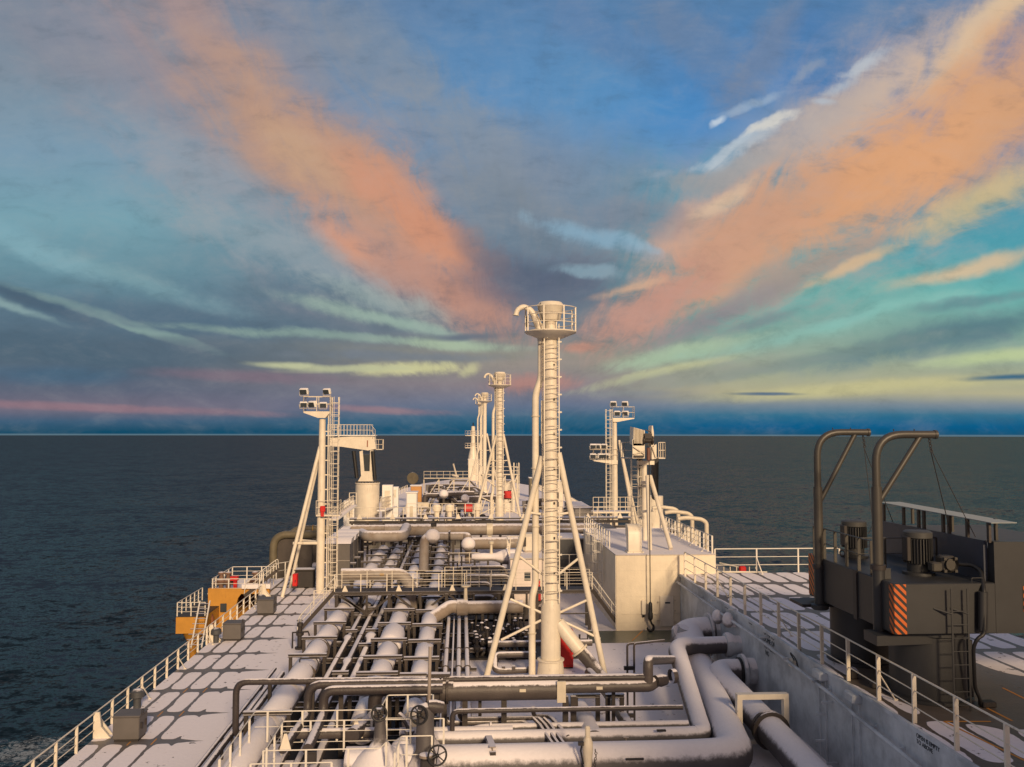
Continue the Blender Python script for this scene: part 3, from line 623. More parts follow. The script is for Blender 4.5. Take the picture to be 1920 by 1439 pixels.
# items beyond the upper deck, low on the starboard side
t = thing('boat_landing_frame', 'low white frame with a red lifebuoy box beyond the far railing of the upper deck', 'frame', (20, 66, 0))
mb = MB(); a = at(1335, 1073, 63); b = at(1438, 1074, 63); mb.pipe([a, b], .09, 8)
for k in range(7):
    q_ = at(1345+12*k, 1063-0*k, 64+1.2*k); mb.pipe([q_, V3(q_.x, q_.y, 2.0)], .04, 6)
mb.pipe([at(1350, 1056, 64), at(1395, 1066, 75)], .05, 6); mb.build('frame', cream, t)
a = at(1392, 1068, 64); MB().box(a, (.5, .4, .5), bev=.08).build('lifebuoy_box', redp, t)

# ================= PORT SIDE =================
railing('long cream railing with broad stanchions along the port edge of the snowy pipe deck', [(-16.0, 32.0, 0), (-16.0, 70.5, 0)], 1.1, 3, 1.85, cream, .07, .026, brace=3, bracedir=(1, 0, 0))
for k, (px, py) in enumerate([(190, 1385), (400, 1205), (508, 1122)]):
    g = pz(px, py, 0); Y = g.y; mb = MB(); mb.prism([(-16.05, Y, 0), (-15.3, Y, 0), (-15.72, Y, .5), (-15.8, Y, 1.12), (-16.05, Y, 1.12)], (0, .1, 0)).prism([(-16.05, Y+.5, 0), (-15.4, Y+.5, 0), (-15.8, Y+.5, .5), (-16.05, Y+.5, .9)], (0, .06, 0))
    tag(mb.build('rail_gusset', cream), ['broad cream gusset plate bracing the port railing beside the nearest grey box', 'broad cream gusset plate bracing the port railing beside the middle grey box', 'broad cream gusset plate bracing the port railing under the light mast legs'][k], 'bracket')
def locker(label, g, w_, d_, h_, lw=.0):
    t = thing('deck_locker', label, 'deck box', g); g = Vector(g)
    mb = MB(); mb.box(g+V3(0, 0, .05), (w_*.9, d_*.9, .1)); mb.build('base', steelb, t)
    mb = MB(); mb.box(g+V3(0, 0, .1+h_*.45), (w_, d_, h_*.9), bev=.03); mb.build('body', boxm, t)
    mb = MB(); mb.box(g+V3(0, 0, h_+.03), (w_+.06, d_+.06, .08), bev=.03); mb.build('lid', boxm, t)
    for k in (-.25, .25): MB().box(g+V3(w_/2+.03, d_*k, h_*.6), (.05, .1, .25)).build('latch', steelb, t)
    MB().pipe([g+V3(w_/2+.03, -d_*.3, h_+.05), g+V3(w_/2+.03, -d_*.3, h_+.25), g+V3(w_/2+.03, -d_*.1, h_+.25), g+V3(w_/2+.03, -d_*.1, h_+.05)], .02, 6).build('handle', steelb, t)
    return t
locker('large grey steel deck box by the port railing, nearest of the three grey boxes', (-14.45, 39.2, 0), 1.12, 1.0, 1.05)
locker('grey steel deck box by the port railing, middle of the three grey boxes', (-14.7, 57.3, 0), 1.15, 1.1, 1.05)
locker('grey steel deck box by the port railing, farthest of the three grey boxes', (-14.35, 65.2, 0), 1.2, 1.2, 1.05)
for k, (px, py) in enumerate([(257, 1328), (405, 1205), (490, 1138)]):
    g = pz(px, py, 0); t = thing('mushroom_vent', ['dark squat ventilator behind the nearest grey deck box', 'dark squat ventilator just aft of the middle grey deck box', 'dark squat ventilator just aft of the farthest grey deck box'][k], 'ventilator', g)
    MB().pipe([g, g+V3(0, 0, .6)], .18, 12).build('trunk', dgrey, t); MB().lathe(g, [(0, .92), (.2, .9), (.32, .8), (.34, .55), (.24, .5)], n=16).build('hood', dgrey, t)
    MB().torus(g+V3(-.45, -.1, .55), .13, .02, (1, .4, 0), 12, 5).build('handwheel', black, t)
# black hydrant/valve column at (565,1190)
g = pz(562, 1217, 0); t = thing('hydrant_column', 'black valve column with cross pipes standing alone on snow right of the deck boxes', 'hydrant', g)
MB().lathe(g, [(.3, 0), (.3, .12), (.16, .14), (.16, .8), (.24, .85), (.24, 1.0), (.13, 1.05), (.13, 1.35), (.2, 1.4), (.18, 1.6), (0, 1.65)], n=12).build('column', steelb, t)
MB().pipe([g+V3(-.45, 0, .05), g+V3(-.45, 0, 1.0), g+V3(.5, 0, 1.05), g+V3(.6, 0, .75)], .06, 6).build('side_pipe', steelb, t)
MB().torus(g+V3(.0, -.1, 1.75), .18, .02, (0, 0, 1), 14, 5).build('handwheel', black, t)
# ---- yellow manifold platform ----
t = thing('yellow_platform', 'orange-yellow platform box with a small dark window outboard of the port railing', 'platform', (-19, 73, -2))
YP = 72; zt = .15
def yp(px, py): return at(px, py, YP)
pl = [yp(390, 1104), yp(505, 1104), yp(505, 1114), yp(452, 1114), yp(446, 1122), yp(443, 1135), yp(443, 1300), yp(390, 1300)]
MB().prism(pl, (0, .4, 0)).build('front_plate', yell, t)
a = yp(390, 1104); MB().box((a.x+.2, YP+3.4, zt-3.6), (.4, 6.0, 7.2)).build('side_plate', yell, t)
MB().box(((a.x-16.0)/2, YP+3.6, zt+.04), (abs(a.x+16.0)+.2, 6.8, .1)).build('top_plate', paint('platform_snow', (.3, .27, .25), .7, .1, 0, snow=.5), t)
MB().box(((a.x-16.0)/2, YP+6.5, -4), (abs(a.x+16), .3, 8)).build('back_plate', yell, t)
b = yp(419, 1140); mb = MB(); mb.box((b.x, YP-.02, b.z), (.52, .06, .7), bev=.05); mb.build('window', glassm, t)
a2 = yp(455, 1096); b2 = yp(508, 1102); MB().box(((a2.x+b2.x)/2, YP-.05, (a2.z+b2.z)/2), (b2.x-a2.x, .5, .35)).build('snow_ledge', paint('ledge_snow', SN, .9, .05, 0, snow=-.6), t)
c0 = yp(396, 1102); railing('white railing round the top of the yellow platform', [(-16.4, YP+.1, zt+.1), (c0.x, YP+.1, zt+.1), (c0.x, YP+6.5, zt+.1), (-16.5, YP+6.5, zt+.1)], 1.15, 3, 1.3, railw, .06)
a = at(440, 1080, 73.5); o = MB(); o.box(a+V3(0, 0, -.2), (.6, .5, .35)).box(a+V3(.15, -.3, -.7), (.28, .2, .75)); tag(o.build('hose_box', redp), 'small red hose box on the yellow platform behind its railing', 'hose box')
for k, (px, py, lb_) in enumerate([(415, 1085, 'brownish valve head on the yellow platform near its outboard corner'), (428, 1092, 'dark valve body with snow on the yellow platform beside the brownish valve head'), (478, 1083, 'rusty pipe end on the yellow platform right of the red hose box')]):
    a = at(px, py, 74); o = MB(); o.lathe((a.x, a.y, zt+.1), [(.35, 0), (.2, .05), (.2, .5), (.42, .55), (.42, .8), (.2, .85), (.15, 1.2), (.3, 1.25), (.25, 1.4), (0, 1.45)], n=12).pipe([(a.x-.6, a.y, zt+.6), (a.x+.7, a.y, zt+.6)], .2, 10)
    tag(o.build('manifold_valve', paint('rusty_valve%d' % k, (.16, .09, .06), .7, .2, .5, snow=.75)), lb_, 'valve')
# lower wing
t = thing('yellow_wing_platform', 'lower orange-yellow wing platform on a tapered column at the outboard side', 'platform', (-22.5, 69, -3))
def y2(px, py): return at(px, py, 68)
a, b = y2(330, 1158), y2(383, 1188)
MB().box(((a.x+b.x)/2, 71, (a.z+b.z)/2), (b.x-a.x, 6.0, a.z-b.z)).build('box_girder', yell, t)
c = y2(356, 1188); MB().lathe((c.x, 68.9, c.z), [(.95, 0), (.8, -.15), (.4, -.9), (.25, -1.5), (.22, -9)], n=16).build('column', yell, t)
MB().box(((a.x+b.x)/2, 71, a.z+.03), (b.x-a.x-.05, 5.9, .05)).build('grating', steelb, t)
railing('white railing round the lower yellow wing platform', [(b.x, 68.1, a.z+.05), (a.x+.05, 68.1, a.z+.05), (a.x+.05, 74.5, a.z+.05)], 1.05, 3, 1.1, railw, .05)
t = thing('boarding_ladder', 'pale sloping accommodation ladder between the two yellow platforms', 'ladder', (-21, 69, -4))
p0, p1 = at(375, 1128, 68), at(345, 1215, 64)
for dx_ in (0, .75): MB().beam(p0+V3(dx_, 0, 0), p1+V3(dx_+.5, 0, 0), .1, .14).build('side_rail', railw, t)
o = None
for k in range(9):
    q = p0.lerp(p1, (k+.5)/9); MB().beam(q, q+V3(.78+.5*k/9, 0, 0), .16, .03).build('step', steel, t)
tag(MB().pipe([at(382, 1160, 69), at(366, 1205, 69)], .16, 10).build('brace_pipe', yell), 'slim yellow diagonal brace between the wing platform and the platform box', 'brace')
mb = MB(); tag(mb.pipe([at(370, 1165, 70), at(395, 1150, 70), at(397, 1195, 70)], .25, 10, R=.5).pipe([at(365, 1180, 70.5), at(390, 1172, 70.5)], .2, 10).build('rusty_pipes', paint('rust_pipe', (.20, .07, .03), .7, .3, .6)), 'rust red pipes under the lower wing platform', 'pipe')
# ================= VENT MASTS =================
def vent_mast(label, mx, my, z0, detail=True, top=20.5, rt=.39, legs=True):
    t = thing('vent_mast', label, 'mast', (mx, my, z0)); P = lambda x, y, z: (mx+x, my+y, z)
    zl = z0+3.75
    MB().lathe((mx, my, 0), [(.78, z0), (.66, z0+1.0), (.66, z0+1.0)], n=28).build('skirt', cream, t)
    MB().lathe((mx, my, 0), [(.70, z0+.98), (.74, z0+1.0), (.74, z0+1.06), (.55, z0+1.07)], n=28).build('flange', cream, t)
    MB().lathe((mx, my, 0), [(.54, z0+1.05), (.54, zl), (.50, zl+.3), (rt, zl+.7), (rt, top-1.45), (.31, top-1.42), (.31, top-.8)], n=28).build('tube', cream, t)
    hd = MB(); hd.lathe((mx, my, 0), [(.30, top-.9), (.52, top-.82), (.54, top-.78), (.58, top-.72), (.73, top-.02), (.75, top), (.73, top+.08), (.62, top+.2), (0, top+.22)], n=32).build('vent_head', cream, t)
    # platform
    zp = top-1.5; pf = MB(); pf.lathe((mx, my, 0), [(.40, zp-.42), (.45, zp-.42), (1.42, zp-.04), (1.46, zp), (1.46, zp+.06), (.42, zp+.06)], n=16).build('platform', cream, t)
    rl_ = MB()
    for k in (1, 2, 3): rl_.torus(P(0, 0, zp+.06+1.3*k/3), 1.44, .026, (0, 0, 1), 28, 6)
    rl_.build('guard_rail', cream, t)
    po = MB().pipe([P(1.44, 0, zp+.05), P(1.44, 0, zp+1.36)], .04, 6); po = MB(); a0 = rad(-65)
    for k in range(8):
        a = a0+2*math.pi*k/8; MB().beam(P(1.44*math.cos(a), 1.44*math.sin(a), zp+.02), P(1.44*math.cos(a), 1.44*math.sin(a), zp+1.38), .07, .07).build('guard_post', cream, t)
    # gooseneck drain
    g = MB(); g.pipe([P(-.45, .1, zp-.6), P(-.62, .1, zp+.35), P(-1.05, .1, zp+1.25), P(-1.5, .1, zp+1.5), P(-1.85, .1, zp+1.28), P(-1.93, .1, zp+1.0)], [.24, .22, .17, .15, .14, .14], 12, R=.4).lathe(P(-1.93, .1, zp+1.0), [(.13, 0), (.18, 0), (.18, -.04), (.10, -.04)], (0.1, 0, 1), 14); g.build('gooseneck', cream, t)
    # downpipe
    j = [P(-.50, .25, zp-.2), P(-.50, .25, top-4.1), P(-.82, .25, top-4.9), P(-.82, .25, z0+5.0), P(-1.02, .1, z0+4.4), P(-1.02, .1, z0+.1)]
    MB().pipe(j, .19, 14, R=.5).build('downpipe', cream, t)
    for zz in (z0+14.6-.3, z0+11.4, z0+8.2, z0+2.4): MB().lathe(P(-.82 if zz > z0+5 else -1.02, .25 if zz > z0+5 else .1, zz), [(.19, 0), (.24, 0), (.24, .06), (.19, .06)], n=14).build('pipe_clamp', creamd, t)
    if detail:
        MB().box(P(-.44, .2, z0+14.0), (.14, .04, 2.4)).build('fin_plate', creamd, t)
        ladder(t, (mx+.02, my-rt-.1), zl+.4, zp+.2, -math.pi/2, .82, .45, None, mat=cream, r=.02)
        # bands of the cage round the tube
        hp = MB(); A = [rad(-180+180*k/12) for k in range(13)]
        for a, b in zip(A, A[1:]): hp.beam(P(.47*math.cos(a), .62*math.sin(a)-.1, zl+1), P(.47*math.cos(b), .62*math.sin(b)-.1, zl+1), .012, .045)
        o = hp.build('cage_hoop', cream, t); spread(o, [(0, 0, .56*k) for k in range(1, 25)])
        for x_ in (-.47, .47): MB().beam(P(x_, -.12, zl+.6), P(x_, -.12, zp+.5), .05, .03).build('cage_bar', cream, t)
        br_ = MB(); br_.box(P(.50, -.12, zl+1.0), (.2, .07, .09)).ball(P(.58, -.12, zl+1.0), .06, 6); o = br_.build('bracket', railw, t); spread(o, [(0, 0, .98*k) for k in range(1, 15)])
        lg = MB(); lg.box(P(.17, -.40, zl+2), (.08, .08, .12)); o = lg.build('step_lug', steelb, t); spread(o, [(0, 0, 1.9*k) for k in range(1, 7)])
        cb = MB(); cb.pipe([P(-.45, -.3, top+.2), P(-.62, -.45, top+.05), P(-.72, -.5, top-.2), P(-.5, -.6, top-.7), P(-.42, -.35, top-1.4), P(-.45, -.3, top-2.0)], .028, 6, R=.2).build('cable', black, t)
        MB().box(P(-1.36, -.45, zp+.55), (.08, .08, .6)).build('lamp_bracket', black, t)
    # legs and ties
    for s, tz in ((-1, 12.1), (1, 12.3)) if legs else ():
        MB().pipe([P(s*.45, 0, z0+tz), P(s*(3.55 if s < 0 else 3.0), 0, z0)], .17, 12).build('leg', cream, t)
        f = 3.3
        for (za, zb, k) in ((z0+9.0, z0+8.9, 0), (z0+4.3, z0+3.5, 0), (z0+2.1, z0+3.2, 0), (z0+6.6, z0+5.6, 0)):
            xl = s*(.45+(3.2-.45)*(1-(za-z0)/12.1)); MB().pipe([P(xl, 0, za), P(s*.4, 0, zb)], .07, 8).build('tie', cream, t)
    return t
M1 = vent_mast('tallest near cream vent mast with tripod legs, gooseneck and round railed top', 4.95, 47.3, 0)
vent_mast('second cream vent mast along the deck, railed round top, left of the tallest one', 4.85, 108, .95, True, 20.9)
vent_mast('third cream vent mast, the more distant one with a railed round top', 4.7, 172, .95, False, 21.3)
vent_mast('farthest thin cream vent mast, half hidden behind the third vent mast', 4.75, 205, .95, False, 21.8, .3, False)
# big slanted pipe at mast foot
t = thing('mast_inlet_pipe', 'cream slanting pipe bolted to a snowy grey elbow at the near vent mast foot', 'pipe', (6.5, 47, 0))
a = at(1046, 1168, 47.2); b = at(1087, 1220, 46.9); c = at(1112, 1262, 46.5)
MB().pipe([a, b], .37, 18).build('cream_pipe', cream, t)
dd = (b-a).normalized(); MB().lathe(b, [(.37, -.05), (.5, -.05), (.5, .05), (.37, .05)], dd, 24).build('flange', creamd, t)
for k in range(14):
    e1 = dd.cross(V3(0, 1, 0)).normalized(); e2 = dd.cross(e1); q = b+dd*.02+(e1*math.cos(k*.449)+e2*math.sin(k*.449))*.46; MB().ball(q, .045, 6).build('bolt', black, t)
MB().pipe([b+dd*.05, at(1105, 1240, 46.7), at(1124, 1268, 46.3), V3(8.0, 46.0, -.1)], .36, 18, R=.3).build('grey_elbow', pipem, t)
# ================= RED CABINETS =================
def cabinet(label, x0, x1, Y, z0, z1, dpt=.6):
    t = thing('fire_cabinet', label, 'cabinet', ((x0+x1)/2, Y, z0))
    MB().box(((x0+x1)/2, Y+dpt/2, (z0+z1)/2+.05), (x1-x0, dpt, z1-z0), bev=.03).build('body', redp, t)
    MB().box(((x0+x1)/2, Y-.02, (z0+z1)/2+.05), ((x1-x0)*.86, .04, (z1-z0)*.88), bev=.02).build('door', redp, t)
    MB().box((x1-.12, Y-.06, (z0+z1)/2), (.05, .06, .2)).build('handle', black, t)
    MB().box(((x0+x1)/2, Y+dpt/2, z0), ((x1-x0)*.96, dpt, .14)).build('plinth', steelb, t)
    return t
a = at(1044, 1252, 49.2); b = at(1075, 1183, 49.2); cabinet('red fire cabinet on the snow close behind the foot of the near vent mast', a.x-.3, b.x, 49.2, 0, 2.1)
a = at(1000, 1131, 66); b = at(1015, 1087, 66); cabinet('tall red fire cabinet beyond the catwalk, left of the near vent mast', a.x, b.x, 66, a.z, b.z)
a = at(945, 933, 112); b = at(959, 922, 112); cabinet('distant red cabinet beside the second vent mast', a.x, b.x, 112, a.z-.2, b.z)
a = at(870, 958, 104); b = at(886, 947, 104); cabinet('distant red cabinet left of the second vent mast leg', a.x, b.x, 104, a.z-.2, b.z)
a = at(548, 1090, 72); b = at(557, 1066, 72); cabinet('narrow red cabinet behind the legs of the port light mast', a.x, b.x, 72, .7, 1.7)
# ================= LIGHT MASTS =================
def light_mast(label, base, zt, pr, plats, legs, lad, rest=None):
    bx_, by_, bz_ = base; t = thing('light_mast', label, 'mast', base)
    MB().lathe((bx_, by_, 0), [(pr*1.12, bz_), (pr*1.1, bz_+(zt-bz_)*.3), (pr*.95, bz_+(zt-bz_)*.75), (pr*.85, zt), (0, zt)], n=22).build('pole', cream, t)
    for (x0, x1, z, hh) in plats:
        x0 += bx_; x1 += bx_
        MB().prism([(x0, by_-.5, z-.12), (x0, by_-.5, z), (x1, by_-.5, z), (x1, by_-.5, z-.12), (bx_+.3, by_-.5, z-.55), (bx_-.3, by_-.5, z-.55)], (0, 1.0, 0)).build('platform', cream, t)
        rm = MB(); pts = [V3(x0, by_-.5, z), V3(x1, by_-.5, z), V3(x1, by_+.5, z), V3(x0, by_+.5, z), V3(x0, by_-.5, z)]
        raildraw(rm, pts, hh, 2, 1.2, .07, .03); rm.build('guard_rail', cream, t)
    for (hx, hy, hz, r_) in legs[0]: MB().pipe([(bx_+hx[0], by_+hx[1], hx[2]), (bx_+hy[0], by_+hy[1], hy[2])], r_, 12).build('leg', cream, t) if False else None
    for (a, b, r_) in legs[1]: MB().pipe([a, b], r_, 12).build('leg', cream, t)
    if lad: ladder(t, *lad[0], **lad[1])
    return t
B = pz(600, 1112, 0); BX, BY = B.x, B.y
top = at(606, 778, BY).z
f1, f2 = pz(529, 1120, 0), pz(544, 1102, 0); h1 = at(600, 838, BY); k1 = at(551, 1017, BY-1); 
t = light_mast('tall cream light mast on the port side with sloping twin legs and a caged ladder', (BX, BY, 0), at(606, 786, BY).z, .31,
    [(at(571, 775, BY).x-BX, at(620, 775, BY).x-BX, at(600, 772, BY).z, 1.25)],
    ([], [(h1, f1, .15), (h1+V3(0, .3, -.3), f2, .14), (at(549, 1019, (BY+f1.y)/2), at(600, 1019, BY), .12), (at(560, 1013, f2.y-.3), at(600, 1017, BY), .11)]),
    (((at(627, 900, BY-.2).x, BY-.1), .15, at(600, 745, BY).z, -math.pi/2), dict(w=.5, rung=.36, cage=.42, hoop=1.02, mat=cream, zc=.6)))
MB().box((at(618, 900, BY).x, BY, at(600, 966, BY).z), (2.0, 1.2, .12)).build('rest_platform', cream, t)
rm = MB(); zz = at(600, 964, BY).z; xa, xb = at(598, 900, BY).x-.1, at(638, 900, BY).x
raildraw(rm, [V3(xa, BY-.6, zz), V3(xb, BY-.6, zz), V3(xb, BY+.6, zz)], 1.15, 2, .9, .05, .025).build('guard_rail', cream, t)
MB().beam((at(615, 900, BY).x, BY-.1, 0), (at(615, 900, BY).x, BY-.1, top), .08, .12).build('cable_tray', cream, t)
for k in range(11): MB().box((at(612, 900, BY).x, BY-.05, 1.3+k*1.22), (.55, .06, .09)).build('ladder_bracket', cream, t)
a = at(605, 957, BY-.7); o = MB(); o.box(a+V3(0, 0, .1), (.42, .25, .5), bev=.05).box(a+V3(-.02, 0, -.32), (.25, .2, .4)); tag(o.build('alarm_box', redp), 'small red box on the rest platform of the port light mast', 'alarm box')
zf = at(600, 772, BY).z
for (px, py, s, g_, lb_) in [(570, 745, 1.15, 1, 'snow-topped floodlight above the left corner of the port light mast platform'), (613, 744, 1.05, 1, 'floodlight above the right corner of the port light mast platform'), (569, 768, 1.0, 1, 'floodlight inside the left end of the port light mast railing'), (586, 769, 1.15, 1, 'dark-faced floodlight in the middle of the port light mast railing'), (606, 769, 1.0, 1, 'floodlight beside the pole inside the port light mast railing')]:
    p = at(px, py, BY-.4); floodlight(lb_, p, rad(random.uniform(-35, 35)), s)
MB()
# right light mast
BY2 = 115; RX = at(1153, 900, BY2).x; zb = .95
rl2 = at(1162, 830, BY2); rf2 = V3(at(1190, 960, BY2).x, BY2, .95)
t = light_mast('cream light mast on the starboard side with two floodlight platforms and a caged ladder', (RX, BY2, zb), at(1153, 785, BY2).z, .34,
    [(at(1148, 785, BY2).x-RX, at(1188, 785, BY2).x-RX, at(1150, 784, BY2).z, 1.5), (at(1112, 864, BY2).x-RX, at(1157, 864, BY2).x-RX, at(1150, 863, BY2).z, 1.5)],
    ([], [(rl2, rf2, .22), (rl2+V3(0, .5, .3), rf2+V3(.8, 2, 0), .16)]),
    (((at(1141, 900, BY2).x, BY2-.1), zb, at(1150, 768, BY2).z, -math.pi/2), dict(w=.6, rung=.5, cage=.5, hoop=1.2, mat=cream, zc=2, r=.03)))
for (px, py, lb_) in [(1150, 765, 'snow-capped floodlight above the left of the upper platform of the starboard light mast'), (1172, 765, 'snow-capped floodlight above the right of the upper platform of the starboard light mast'), (1157, 783, 'dark-faced floodlight inside the upper platform, left of two'), (1173, 783, 'dark-faced floodlight inside the upper platform, right of two'),
        (1112, 845, 'floodlight above the outer corner of the lower platform of the starboard light mast'), (1121, 845, 'second floodlight from the outer corner above the lower platform railing'), (1133, 845, 'floodlight above the lower platform railing nearest the starboard mast pole'), (1112, 863, 'floodlight at the outer end inside the lower platform railing'), (1126, 863, 'floodlight in the middle inside the lower platform railing'), (1137, 863, 'floodlight nearest the pole inside the lower platform railing')]:
    p = at(px, py, BY2-.4); floodlight(lb_, p, rad(random.uniform(-30, 30)), 1.35)
# ================= CRANES =================
# port crane, jib swung outboard-inboard across the view
CY = 100; c0 = at(689, 905, CY); CX = c0.x; pr = 1.38
t = thing('deck_crane', 'cream deck crane on the port side with its jib level and dark luffing cylinders', 'crane', (CX, CY, .98))
MB().lathe((CX, CY, 0), [(1.5, .98), (1.5, 1.1), (pr, 1.2), (pr, c0.z-.2), (pr*1.04, c0.z-.15), (pr*1.04, c0.z), (0, c0.z)], n=28).build('pedestal', cream, t)
bt = MB()
for k in range(22): bt.box((CX+pr*.93*math.cos(k*.2856), CY+pr*.93*math.sin(k*.2856), c0.z+.07), (.12, .12, .14))
bt.build('slew_ring_bolts', steelb, t)
q = lambda px, py, Y=CY-1.0: at(px, py, Y)
for s in (0, 1):
    Yq = CY-1+s*1.8
    MB().prism([at(671, 903, Yq), at(677, 893, Yq), at(674, 847, Yq), at(680, 845, Yq), at(683, 884, Yq), at(693, 884, Yq), at(694, 845, Yq), at(700, 845, Yq), at(698, 893, Yq), at(701, 903, Yq)], (0, .25, 0)).build('tower_frame', cream, t)
MB().box((at(686, 900, CY).x, CY, at(686, 868, CY).z), (1.1, 1.0, 2.0)).build('winch_housing', glassm, t)
for (a, b) in (((663, 846), (669, 897)), ((699, 846), (703, 900))):
    MB().pipe([at(*a, CY-1.2), at(*b, CY-1.2)], .22, 12).build('luffing_cylinder', black, t); MB().pipe([at(*a, CY+1.0), at(*b, CY+1.0)], .22, 12).build('luffing_cylinder', black, t)
jb = [(618, 822), (640, 820), (690, 817), (702, 820), (705, 842), (690, 845), (640, 838), (618, 836)]
MB().prism([at(x, y, CY-.9) for x, y in jb], (0, 1.8, 0)).build('jib', cream, t)
MB().box((at(660, 820, CY).x, CY, at(660, 817, CY).z), (5.6, 2.2, .1)).build('walkway', white, t)
rm = MB(); z1_ = at(660, 817, CY).z; xa, xb = at(617, 817, CY).x, at(697, 817, CY).x
raildraw(rm, [V3(xa, CY-1.1, z1_), V3(xb, CY-1.1, z1_), V3(xb+.5, CY-1.1, z1_-.6)], 1.25, 2, .38, .05, .025); raildraw(rm, [V3(xa, CY+1.1, z1_), V3(xb, CY+1.1, z1_)], 1.25, 2, .38, .04, .025); rm.build('guard_rail', cream, t)
p = at(703, 843, CY); p2 = at(718, 843, CY); MB().box(((p.x+p2.x)/2, CY, p.z), (p2.x-p.x, 1.2, .08)).build('end_platform', cream, t)
rm = MB(); raildraw(rm, [V3(p.x, CY-.6, p.z), V3(p2.x, CY-.6, p.z), V3(p2.x, CY+.6, p.z)], 1.15, 2, .5, .05, .025).build('guard_rail', cream, t)
MB().box((at(689, 828, CY-.9).x, CY-.92, at(689, 832, CY).z), (.12, .06, .75)).build('label_plate', paint('rust_plate', (.25, .08, .04)), t)
MB().lathe((CX, CY, 0), [(pr, 1.9), (2.6, 1.9), (2.6, 2.0), (pr, 2.0)], n=20).build('foot_platform', white, t)
for k, (px0, py0, px1, py1, Y, hpx) in enumerate([(625, 975, 662, 948, 88, 24), (714, 958, 738, 950, 97, 28)]):
    a, b = at(px0, py0, Y), at(px1, py1, Y+6); mb = MB()
    tz = thing('stair_flight', ['white stair flight with panelled handrail climbing to the port crane, left of its pedestal', 'white railed platform steps right of the port crane pedestal'][k], 'stairs', a)
    MB().beam(a, b, .9, .15).build('flight', white, tz); hh = hpx*Y/1600
    for s in (-.45, .45):
        rm = MB(); raildraw(rm, [a+V3(0, s, 0), b+V3(0, s, 0)], hh*.8, 3, .6, .05, .03).build('handrail', cream, tz)
for k, (px, py, ww, hh, Y) in enumerate([(657, 958, 1.4, 2.4, 101), (727, 935, 1.2, 3.2, 102), (740, 925, 1.0, 1.6, 108)]):
    a = at(px, py, Y); tz = thing('crane_store', ['white panelled locker left of the port crane pedestal', 'tall white panelled locker right of the port crane pedestal', 'small white locker behind the tall one right of the port crane'][k], 'locker', (a.x, Y, .98))
    MB().box((a.x, Y, (a.z+.98)/2+hh/4), (ww, 1.2, a.z-.98+hh/2)).build('body', white, tz); MB().box((a.x, Y-.62, a.z), (ww*.5, .04, hh*.6)).build('door', cream, tz)
railing('white railing round the working platform beside the port crane', [at(655, 945, 96), at(668, 945, 96)], 1.2, 3, .8, cream, .05)
railing('white railing forward of the port crane toward the bow', [V3(-11.5, 103, .98), V3(-11.5, 122, .98)], 1.25, 3, 2, cream, .06)
# starboard crane, jib pointing at the camera
t = thing('deck_crane', 'cream starboard deck crane with its jib pointing at the camera above the deckhouse', 'crane', (18.6, 84, .0))
SX, SY = at(1225, 930, 84).x, 84
MB().lathe((SX, SY, 0), [(1.3, 0), (1.3, .2), (.95, .4), (.95, at(1225, 930, SY).z), (0, at(1225, 930, SY).z)], n=24).build('pedestal', cream, t)
a, b = at(1196, 858, 62), at(1212, 855, 62)
def jp(px, py, Y): return at(px, py, Y)
MB().prism([jp(1186, 860, 58), jp(1186, 824, 58), jp(1209, 836, 58), jp(1209, 860, 58)], (5.4, 26, -.6)).build('jib', cream, t)
MB().prism([jp(1222, 862, 58), jp(1222, 838, 58), jp(1231, 833, 58), jp(1231, 860, 58)], (5.4, 26, -.6)).build('jib', cream, t)
mb = MB()
for k in range(5): pass
MB().prism([jp(1187, 836, 58), jp(1188, 802, 58), jp(1209, 808, 58), jp(1209, 836, 58)], (.35, 3.0, .1)).build('side_screen', cream, t)
sc_ = MB()
for k in range(8): sc_.beam(jp(1190+2.5*k, 802+.7*k, 57.93), jp(1190+2.5*k, 832, 57.93), .05)
sc_.build('screen_rib', creamd, t)
MB().prism([jp(1221, 838, 58), jp(1222, 800, 58), jp(1224, 798, 58), jp(1226, 812, 58), jp(1226, 838, 58)], (.1, 1.5, 0)).build('side_screen', cream, t)
for (x0, y0, x1, y1) in ((1188, 838, 1209, 852), (1188, 852, 1209, 846), (1223, 838, 1230, 858)): MB().beam(jp(x0, y0, 57.9), jp(x1, y1, 57.9), .07).build('stiffener', creamd, t)
MB().box(jp(1198, 856, 57.9), (.7, .1, .12)).build('lamp', steelb, t)
for k in range(5): MB().beam(jp(1210, 806+7*k, 58.1), jp(1222, 812+6*k, 58.1), .06).build('tip_bar', steelb, t)
MB().lathe(jp(1215, 826, 58)+V3(-.35, 0, 0), [(0, 0), (.3, 0), (.3, .1), (.2, .15), (.2, .55), (.3, .6), (.3, .7), (0, .7)], (1, 0, 0), 16).build('sheave', steelb, t)
MB().box(jp(1215, 818, 57.8), (.5, .3, .35)).build('sheave_guard', steelb, t)
for (x0, x1) in ((1167, 1184), (1231, 1243)):
    a, b = jp(x0, 859, 61), jp(x1, 859, 61); MB().box((a+b)/2, (b.x-a.x, 1.4, .08)).build('side_platform', cream, t)
    rm = MB(); xo = a.x if x0 < 1200 else b.x; xi = b.x if x0 < 1200 else a.x
    raildraw(rm, [V3(xi, 60.3, a.z), V3(xo, 60.3, a.z), V3(xo, 61.7, a.z)], 1.12, 2, .9, .05, .025).build('guard_rail', cream, t)
a = at(1228, 862, 70); MB().pipe([a, at(1228, 932, 80)], .32, 14).build('luffing_cylinder', black, t)
a = at(1199, 862, 72); MB().pipe([a, at(1205, 930, 80)], .25, 14).build('luffing_cylinder', black, t)
wx = at(1217, 838, 57.75)
MB().pipe([wx, V3(wx.x, wx.y, at(1217, 1135, 57.75).z)], .035, 6).build('hoist_wire', steelb, t)
